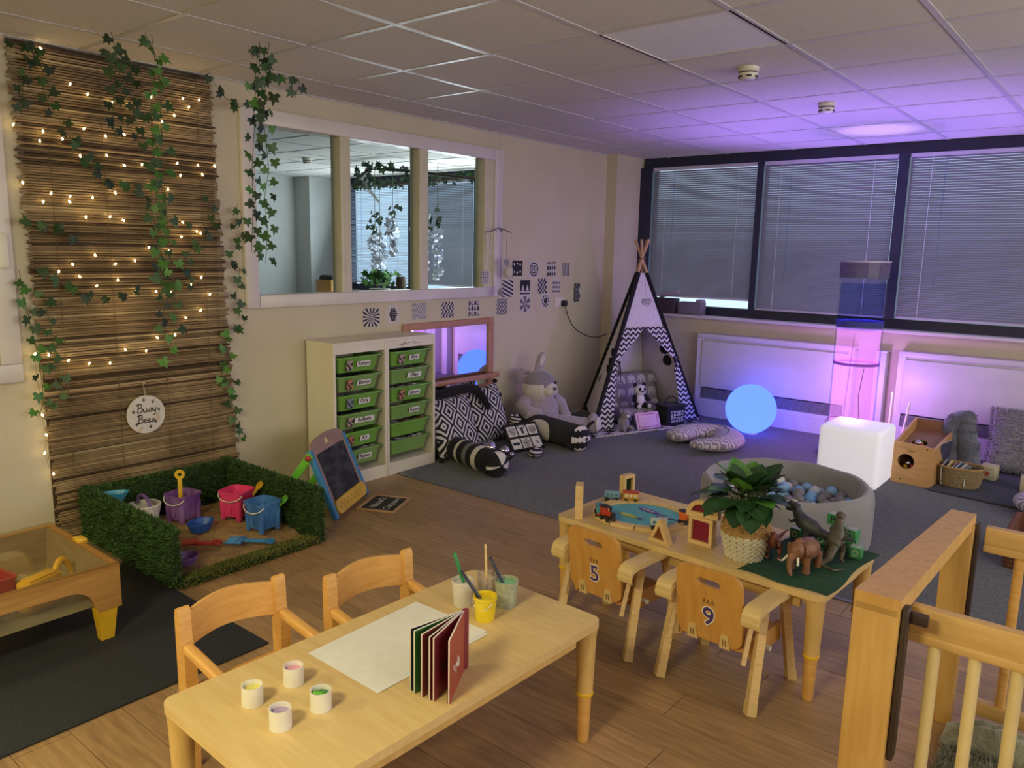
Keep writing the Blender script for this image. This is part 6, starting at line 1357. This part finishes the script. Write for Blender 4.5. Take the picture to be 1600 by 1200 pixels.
G().lathe([(.0001, .185), (.055, .185)], 20).obj('soil', mat('soil', '2E241C', '221A14', .95, 60), t); G().lathe([(.0001, .001), (.058, .001), (.058, .01)], 20).obj('basket_base', WKN, t)
BIGL = [mat('plant_leaf', '2E5230', '22401F', .38, 14, (1, 1, 1), rnd=.25), mat('plant_leaf_young', '5E9440', '4E8236', .4, 14, rnd=.2)]
def bigleaf(mt):
    g = G(); 
    def f(u, v):
        w = .46 * (sin(pi * min(1, v ** .62)) ** .75); x = (u - .5) * 2 * w
        return (x * .105, v * .105, .105 * (-.22 * v * v + .16 * abs(u - .5) * (1 - v * .5)))
    return g.grid(f, 6, 8).mesh('leaf', mt, 180)
BL = [bigleaf(m_) for m_ in BIGL]
RP = random.Random(3)
for k in range(62):
    a = RP.uniform(0, 2 * pi); el = RP.uniform(.05, 1.25); ln_ = RP.uniform(.03, .105) * (1.1 - el * .3); q = Vector((cos(a) * cos(el), sin(a) * cos(el), sin(el)))
    base_ = Vector((.02 * cos(a), .02 * sin(a), .195)); tip = base_ + q * ln_ + Vector((0, 0, .02))
    G().tube([base_, base_.lerp(tip, .6) + Vector((0, 0, .012)), tip], .0018, 5).obj('leaf_stem', STEM, t)
    up_ = Vector((0, 0, 1)); y_ = (q + Vector((0, 0, -.45 + .25 * el))).normalized(); x_ = y_.cross(up_).normalized(); z_ = x_.cross(y_)
    o = put('leaf', BL[1 if (k % 6 == 0) else 0], t, tip); o.rotation_euler = Matrix((x_, y_, z_)).transposed().to_euler(); s = RP.uniform(.55, 1.15) + (.35 if k % 9 == 0 else 0); o.scale = (s, s, s)
# green cloth
GC = mat('dark_green_felt', '1E4A34', '183E2B', .95, 50, bump=.25)
t = thing('green_cloth', 'dark green felt cloth under the dinosaurs at the right end of the train table', 'cloth', (3.28, 2.845, Z), radians(-3.2))
def clo(u, v):
    x, y = (u - .5) * .325, (v - .5) * .52; z = .0015 + .010 * max(0, mn.noise((u * 3, v * 3.5, 2))) + .006 * max(0, sin(v * 9 + u * 4)) ** 4
    e = min(u, 1 - u, v, 1 - v); return (x + .008 * sin(v * 8) * (1 if u in (0, 1) else .5), y + .008 * sin(u * 9), .0012 + (z - .0012) * min(1, e * 8))
G().grid(clo, 36, 44).obj('felt', GC, t, ang=180)
# letter blocks
LBK = mat('letter_block_green', '4FA06A', '3C8A54', .35, 30, sharp=(.4, .6)); LBT = mat('letter_block_top', 'A8B4AC', '9CA8A0', .5, 10); LBD = mat('letter_block_dark', '2E7A3C', '26682F', .4, 12)
def block(ch, label, loc, rz, dark=False, w=.043):
    t = thing('letter_block', label, 'toy block', loc, rz, 'green letter blocks'); h = w / 2
    G().rbox(-h, h, -h, h, 0, w, .002, 1).obj('cube', LBD if dark else LBK, t); G().box(-h + .002, h - .002, -h + .002, h - .002, w - .0002, w + .0006).obj('top_face', LBT, t, ang=0)
    if ch: G().text(ch, w * .85, T=TR(0, -h - .0004, h) @ FRONTY, bold=.0008).obj('letter', mat('letter_ink', '16301E', '122818', .5), t, ang=0)
    else: G().plate(circ(h * .6, 14), [circ(h * .35, 12)], .0008, T=TR(0, -h - .0002, h) @ FRONTY).obj('ring_print', LBT, t)
    return t
zb = Z + .010
block('', 'dark green toy block at the left end of the block row behind the grey dinosaur', (3.165, 3.035, zb), radians(-8), True); block('', 'green toy block behind the grey dinosaur’s chest'.replace('’', ''), (3.215, 3.045, zb), radians(4), True); block('', 'dark green toy block second on the back row under the dinosaur tail', (3.262, 3.04, zb + .0), radians(-3), True)
block('', 'green toy block at the bottom of the stack carrying the letter P', (3.318, 3.045, zb), radians(5)); block('', 'green toy block in the middle of the stack under the letter P', (3.316, 3.047, zb + .0445), radians(-4)); block('P', 'green toy block with a letter P on top of the stack', (3.300, 3.047, zb + .089), radians(-6))
block('', 'bright green toy block at the foot of the right-hand pair', (3.372, 3.04, zb), radians(6)); block('', 'bright green toy block on top of the right-hand pair', (3.371, 3.041, zb + .0445), radians(-8)); block('', 'single green toy block nearest the right table edge', (3.405, 2.985, zb), radians(2))
# dinosaurs
def dmat(n, a, b): return mat(n, a, b, .5, 28, bump=.4)
DG = dmat('dino_grey', '4E5258', '34383E'); DB = dmat('dino_brown', '5E5848', '3E3A30'); DO = dmat('mammoth_orange', '8E6042', '6C4832'); DM = dmat('dino_maroon', '6A3436', '8A5640')
def legs(t, m_, spots, h, r):
    for (x, y, kx) in spots:
        G().tube([(x, y, h), (x + kx, y * 1.12, h * .55), (x - kx * .4, y * 1.1, h * .22), (x + .004, y * 1.1, .004)], [r * 1.7, r * 1.2, r * .8, r * .9], 8).obj('leg', m_, t); G().sph((x + .012, y * 1.1, .005), (r * 1.9, r * 1.2, .005), 8).obj('foot', m_, t)
def biped(label, loc, rz, m_, s=1.0, tail=None, up=0):
    t = thing('toy_dinosaur', label, 'toy dinosaur', loc, rz); S_ = lambda *p: tuple(q * s for q in p)
    body = [S_(-.055, 0, .075), S_(-.02, 0, .085), S_(.02, 0, .10 + up * .5), S_(.04, 0, .125 + up), S_(.05, 0, .145 + up)]
    G().tube(body, [.018 * s, .032 * s, .03 * s, .02 * s, .016 * s], 12).obj('body', m_, t)
    tl = tail or [(-.05, 0, .076), (-.10, .005, .072), (-.15, .02, .085), (-.19, .04, .098), (-.22, .055, .10)]
    G().tube([S_(*p) for p in tl], [.019 * s, .014 * s, .009 * s, .005 * s, .002 * s], 9).obj('tail', m_, t)
    G().tube([S_(.04, 0, .150 + up), S_(.065, 0, .155 + up), S_(.095, 0, .148 + up)], [.014 * s, .019 * s, .010 * s], 10).obj('head', m_, t); G().tube([S_(.055, 0, .138 + up), S_(.09, 0, .132 + up)], [.010 * s, .006 * s], 8).obj('jaw', m_, t)
    for q in (-1, 1):
        G().sph(S_(.068, q * .016, .162 + up), .003 * s, 6).obj('eye', BLACK, t); G().tube([S_(.03, q * .024, .11 + up), S_(.05, q * .03, .095 + up), S_(.062, q * .028, .10 + up)], [.007 * s, .005 * s, .003 * s], 7).obj('arm', m_, t)
    legs(t, m_, [(-.02 * s, -.026 * s, .014 * s), (-.02 * s, .026 * s, .014 * s)], .075 * s, .009 * s); return t
zc = Z + .011
t = biped('dark grey dinosaur with a white crest striding left on the green cloth', (3.225, 2.955, zc), radians(170), DG, 1.0); G().sph((.062, 0, .172), (.016, .008, .005), 10).obj('crest', PLAST_W, t)
biped('brown upright dinosaur seen from behind with its tail curling to the front', (3.352, 2.90, zc), radians(98), DB, .92, [(-.045, 0, .07), (-.085, .01, .03), (-.12, .03, .012), (-.14, -.02, .008), (-.10, -.05, .006)], .012)
biped('small maroon dinosaur beside the plant basket', (3.178, 2.745, zc), radians(-75), DM, .72)
t = thing('toy_mammoth', 'orange-brown toy mammoth with small white tusks facing the front', 'toy mammoth', (3.292, 2.735, zc), radians(-97))
G().tube([(-.075, 0, .062), (-.04, 0, .07), (.01, 0, .075), (.045, 0, .08)], [.026, .040, .042, .03], 14).obj('body', DO, t); G().sph((.065, 0, .085), (.032, .03, .034), 16).obj('head', DO, t); G().sph((.045, 0, .115), (.016, .016, .012), 10).obj('crown', DO, t)
G().tube([(.09, 0, .08), (.108, 0, .055), (.112, .002, .03), (.12, .012, .016), (.132, .02, .022)], [.014, .011, .009, .007, .005], 10).obj('trunk', DO, t)
for q in (-1, 1): G().tube([(.085, q * .018, .068), (.105, q * .03, .05), (.125, q * .034, .058)], [.005, .004, .0015], 8).obj('tusk', PLAST_W, t); G().sph((.05, q * .034, .088), (.012, .006, .018), 10).obj('ear', DO, t); G().sph((.085, q * .02, .095), .003, 6).obj('eye', BLACK, t)
for x in (-.055, .035):
    for q in (-1, 1): G().tube([(x, q * .024, .06), (x, q * .028, .03), (x, q * .028, .002)], [.018, .013, .014], 10).obj('leg', DO, t)
G().tube([(-.095, 0, .065), (-.105, 0, .04), (-.104, 0, .025)], [.007, .004, .003], 7).obj('tail', DO, t)
t = thing('plastic_bone', 'tiny white plastic scrap lying on the green cloth', 'toy', (3.318, 2.845, zc + .003), .6); G().tube([(-.012, 0, .002), (.012, 0, .003)], .0025, 6).obj('stick', PLAST_W, t); G().sph((.014, 0, .003), .004, 8).obj('knob', PLAST_W, t)
# ------------------------------------------------------------------ wooden playpen at the right
GATEW = mat('playpen_beech', 'C9A05E', 'BA8E4C', .4, 5, (10, 10, 1.2), bump=.02); GATEY = mat('playpen_beech_pale', 'D6B070', 'C8A060', .4, 5, (1.4, 10, 10), bump=.02); GPALE = mat('spindle_cream', 'DCC690', 'D0BA84', .45, 8)
t = thing('playpen', 'beech playpen with round spindles at the lower right, open at the near corner', 'playpen', (3.75, 2.4, 0))
def pb(x0, x1, y0, y1, z0, z1, name, m_=GATEW, r=.006): return G().rbox(x0 - 3.75, x1 - 3.75, y0 - 2.4, y1 - 2.4, z0, z1, r).obj(name, m_, t)
pb(3.668, 3.775, 1.935, 1.985, 0, .70, 'post'); pb(3.722, 3.805, 2.745, 2.795, 0, .70, 'post')
o = G().add([(3.670, 1.935, .70), (3.775, 1.935, .70), (3.800, 2.795, .70), (3.728, 2.795, .70), (3.670, 1.935, .745), (3.775, 1.935, .745), (3.800, 2.795, .745), (3.728, 2.795, .745)], [(0, 3, 2, 1), (4, 5, 6, 7), (0, 1, 5, 4), (1, 2, 6, 5), (2, 3, 7, 6), (3, 0, 4, 7)], T=TR(-3.75, -2.4, -.022)).obj('top_rail', GATEW, t, ang=0)
HB = mat('hinge_brown', '3A2A22', '30221C', .5)
pb(3.777, 3.790, 1.945, 1.985, .30, .70, 'hinge_strip', HB, .003); pb(3.777, 3.83, 1.975, 1.99, .655, .685, 'hinge_plate', HB, .003); pb(3.806, 3.818, 2.755, 2.79, .28, .70, 'hinge_strip', HB, .003)
def side(y, x0, x1, zt_, m_, sp, first, dz=.07):
    pb(x0, x1, y - .018, y + .018, zt_ - dz, zt_, 'gate_rail', GATEY, .006); pb(x0, x1, y - .020, y + .020, zt_ - dz - .022, zt_ - dz + .002, 'rail_ledge', GATEY, .004); pb(x0, x1, y - .018, y + .018, .05, .10, 'gate_rail', GATEY, .006)
    x = x0 + first
    while x < x1: G().cyl((x - 3.75, y - 2.4, .09), (x - 3.75, y - 2.4, zt_ - dz), .0145, n=12).obj('spindle', m_, t); x += sp
side(2.06, 3.775, 4.75, .675, GPALE, .088, .062); side(2.80, 3.83, 4.75, .69, BEECH, .16, .10, .06)
pb(4.75, 4.80, 2.04, 2.09, 0, .70, 'post'); pb(4.75, 4.80, 2.78, 2.83, 0, .70, 'post'); pb(4.75, 4.80, 2.09, 2.78, .64, .70, 'top_rail')
FUZ = mat('sage_rug', '8A8C76', '787A66', 1, 90, bump=.9, sheen=.6)
t = thing('fluffy_rug', 'pale sage fluffy rug on the floor inside the playpen', 'rug', (4.22, 2.38, .002)); G().rbox(-.40, .42, -.28, .30, 0, .022, .01).obj('backing', FUZ, t)
g = G()
for _ in range(9000):
    p = Vector((R.uniform(-.405, .425), R.uniform(-.285, .305), .018)); d = Vector((R.uniform(-1, 1), R.uniform(-1, 1), 1.2)).normalized(); s = d.cross(Vector((R.uniform(-1, 1), R.uniform(-1, 1), 0))).normalized() * .005; g.add([p - s, p + s, p + d * R.uniform(.02, .04)], [(0, 1, 2)])
o = g.obj('pile', FUZ, t, ang=0); o['kind'] = 'stuff'
t = thing('bunched_blanket', 'bunched sage fluffy blanket lying against the far playpen post', 'blanket', (3.95, 2.66, .026))
G().grid(lambda u, v: ((u - .5) * .30, (v - .5) * .14, .0 + .075 * (sin(pi * u) * sin(pi * v)) ** .6 * (1 + .35 * mn.noise((u * 7, v * 5, 1)))), 30, 18).obj('folds', FUZ, t, ang=180); G().grid(lambda u, v: ((.5 - u) * .30, (v - .5) * .14, -.0005), 2, 2).obj('underside', FUZ, t)
# ------------------------------------------------------------------ wicker chest beyond the playpen
t = thing('wicker_chest', 'reddish brown woven chest on the carpet seen through the playpen spindles', 'basket', (3.99, 4.62, .004)); RW = mat('red_wicker', '7A4A34', '5E3626', .8, 70, (1, 1, 5), bump=.6)
G().plate(rrect(.5, .36, .02, 3), [rrect(.47, .33, .015, 3)], .20).obj('body', RW, t); G().plate(rrect(.49, .35, .02, 3), t=.012).obj('base', RW, t)
for k in range(9): G().tube([(x, y, .015 + .022 * k) for x, y in rrect(.506, .366, .022, 3)], .0085, 5, closed=True).obj('wicker_strand', RW, t)
# ------------------------------------------------------------------ toys along the right radiator
t = thing('activity_box', 'wooden play box with a round porthole and shiny balls beside the light cube', 'activity box', (3.04, 5.68, .004), radians(-4))
PLYF = mat('play_box_ply', 'CDA068', 'BE905A', .45, 5, (1.5, 8, 8), bump=.02)
base_c = [(-.13, 0), (-.06, -.0), (.0, .002), (.06, .0), (.13, 0)]
G().plate(base_c + [(.125, .27), (.06, .28), (-.13, .285)], [circ(.053, 28, -.045, .155)], .018).obj('front_panel', PLYF, t, (0, .018, 0), (pi / 2, 0, 0))
G().plate([(.0, 0), (.42, 0), (.42, .39), (.0, .285)], t=.016, T=Matrix(((0, 0, 1, -.13), (1, 0, 0, .018), (0, 1, 0, 0), (0, 0, 0, 1)))).obj('side_panel', PLYF, t)
G().plate([(.0, 0), (.42, 0), (.42, .33), (.0, .27)], t=.016, T=Matrix(((0, 0, 1, .112), (1, 0, 0, .018), (0, 1, 0, 0), (0, 0, 0, 1)))).obj('side_panel', PLYF, t)
G().box(-.115, .112, .42, .436, 0, .385).obj('back_panel', mat('play_box_back', '96684C', '845A40', .5, 6), t, ang=0)
G().box(-.115, .112, .02, .43, .0, .012).obj('floor_panel', PLYF, t, ang=0)
G().plate(rrect(.227, .40, .004, 1), [circ(.05, 24, -.02, -.03)], .012, T=TR(0, .22, .255, rx=radians(14))).obj('sloped_shelf', mat('play_box_back', '96684C'), t)
for n, (x, y, z, m_) in enumerate([(-.045, .075, .13, MBALL), (-.02, .07, .11, RED), (-.06, .07, .105, YEL), (-.03, .19, .255, MBALL), (-.005, .18, .245, RED), (-.02, .215, .25, LGR)]): G().sph((x, y, z), .026 if m_ is MBALL else .018, 16).obj('inset_ball', m_, t)
for x, z in ((.08, .262), (-.07, .028)): G().sph((x, -.001, z), (.005, .003, .005), 8).obj('screw', DARK, t)
for k in range(3): G().tube([(-.04 + .018 * k, -.001, .225), (-.036 + .018 * k, -.001, .24), (-.03 + .018 * k, -.001, .225)], .0016, 4).obj('burnt_mark', BRAND, t)
def shag(o, g0, n, h, mt, seed=1):
    rr = random.Random(seed); me = o.data; g = G(); ar = [p.area for p in me.polygons]; tot = sum(ar); cum = []; c = 0
    for a in ar: c += a; cum.append(c)
    import bisect
    for _ in range(n):
        p = me.polygons[min(len(ar) - 1, bisect.bisect(cum, rr.uniform(0, tot)))]; w = [rr.random() for _ in p.vertices]; sm = sum(w)
        q = sum((me.vertices[v].co * (k / sm) for v, k in zip(p.vertices, w)), Vector()); d = (p.normal + Vector((rr.uniform(-.8, .8), rr.uniform(-.8, .8), rr.uniform(-.9, .4)))).normalized(); s = d.cross(Vector((rr.uniform(-1, 1), rr.uniform(-1, 1), rr.uniform(-1, 1)))).normalized() * h * .1
        g.add([q - s, q + s, q + d * h * rr.uniform(.6, 1.2)], [(0, 1, 2)])
    f = g.obj('fur', mt, o, ang=0); f['kind'] = 'stuff'
GP1 = mat('slate_plush', '6E7280', '5C606E', 1, 40, bump=.6, sheen=.7); GP2 = mat('silver_shag', '9A989E', '86848C', 1, 40, bump=.6, sheen=.7)
t = thing('grey_plush_arms', 'slate grey plush toy with two long arms standing folded behind the book basket', 'soft toy', (3.25, 6.12, .004))
o = G().tube([(-.05, 0, .0), (-.06, .0, .15), (-.075, 0, .30), (-.07, .0, .385), (-.02, .0, .425), (.04, -.01, .42)], [.055, .062, .06, .06, .055, .05], 16).obj('arm', GP1, t); shag(o, None, 3500, .016, GP1)
o = G().tube([(.07, -.01, .0), (.055, 0, .15), (.03, .0, .30), (.01, .0, .39), (.03, .0, .44), (.06, .01, .455)], [.06, .068, .062, .055, .05, .03], 16).obj('arm', GP1, t); shag(o, None, 3500, .016, GP1, 2)
t = cushion('fluffy_cushion', 'big silvery shaggy cushion leaning on the radiator at the right edge', (3.60, 6.50, .245), fx(radians(4), radians(66)), .50, .48, .17, GP2); shag(t.children[0], None, 9000, .028, GP2, 3)
t = thing('dark_pad', 'thin dark grey pad on the carpet under the book basket', 'pad', (3.70, 6.0, .004), radians(-6)); G().rbox(-.50, .62, -.44, .50, 0, .018, .008, 3).obj('cover', mat('dark_pad_fabric', '4A4C54', '42444C', .95, 50, bump=.3), t); G().tube([(-.48, -.432, .010), (.6, -.432, .010)], .004, 5).obj('piping', DARK, t)
t = thing('book_basket', 'oval wicker basket full of picture books beside the activity box', 'basket', (3.30, 5.83, .0225), radians(5)); WKG = mat('wicker_grey', 'A08A66', '84704F', .8, 50, bump=.4)
weave(t, [(.105 + .022 * (i / 14) ** .7, .006 + .0088 * i) for i in range(15)], 36, WKG, .0046, sx=1.1, sy=.85)
weave(t, [(.130, .136)], 36, WKN, .0065, 'wicker_rim', 1.1, .85, .002); G().lathe([(.0001, .001), (.1, .001), (.1, .01), (.0001, .01)], 24, T=Matrix.Diagonal((1.1, .85, 1, 1))).obj('base', WKG, t)
for j in range(16): a = 2 * pi * j / 16; G().tube([((.105 + .022 * f ** .7) * cos(a) * 1.1, (.105 + .022 * f ** .7) * sin(a) * .85, .006 + .125 * f) for f in (0, .3, .6, 1)], .003, 5).obj('wicker_stake', WKG, t)
bc = [('3E4C6A', 'blue'), ('C8B04A', 'mustard'), ('8A3A3A', 'dark red'), ('5C7C8C', 'grey blue'), ('B8B4AE', 'pale grey'), ('4A6A4A', 'green')]
for n, (c, nm) in enumerate(bc):
    t = thing('picture_book', 'thin %s picture book standing in the oval wicker basket' % nm, 'book', (3.215 + .028 * n, 5.83 - .006 * n, .040), radians(78 + 5 * n), 'picture books in the basket', None)
    t.rotation_euler = (0, radians(-14 + 3 * n), radians(84))
    G().box(-.068, .068, -.004, .004, .002, .133 - .006 * (n % 3)).obj('pages', PAPER, t, ang=0); bm1 = mat('book_cover_' + nm.replace(' ', '_'), c, None, .4, 30)
    for y in (-.0052, .0042): G().box(-.07, .07, y, y + .001, 0, .136 - .006 * (n % 3)).obj('cover', bm1, t, ang=0)
t = thing('tall_magazine', 'tall pale-edged magazine leaning between the activity box and the basket', 'magazine', (3.165, 5.90, .0225), radians(80)); M = TR(rx=radians(6)); G().box(-.10, .10, -.004, .004, 0, .27, T=M).obj('pages', PAPER, t, ang=0); G().box(-.101, .101, -.0055, -.004, 0, .272, T=M).obj('cover', mat('magazine_cover', '5A5870', '3E3C58', .3, 14), t, ang=0)
def abc(label, loc, rz, s=.1, ca='C8BE9C', pic='B8503A'):
    t = thing('picture_cube', label, 'toy block', loc, rz); h = s / 2; G().rbox(-h, h, -h, h, 0, s, .006).obj('cube', mat('cube_card', ca, None, .6, 20), t)
    G().plate(circ(h * .35, 18, -.005, -.006), t=.001, T=TR(0, -h - .0006, h) @ FRONTY).obj('apple_print', mat('apple_print_' + pic, pic, None, .6), t)
    for k in range(2): G().box(-h * .6, h * .6, -h - .0008, -h, s * (.72 + .1 * k), s * (.74 + .1 * k)).obj('line_print', mat('cube_line', '8A8068', '7A7058', .6), t, ang=0)
abc('cream picture cube with a red apple print in front of the shaggy cushion', (3.43, 6.16, .0225), radians(-6)); abc('yellow-green picture cube at the right edge below the shaggy cushion', (3.68, 6.0, .0225), radians(6), .1, 'B8A848', '4A7A3A')
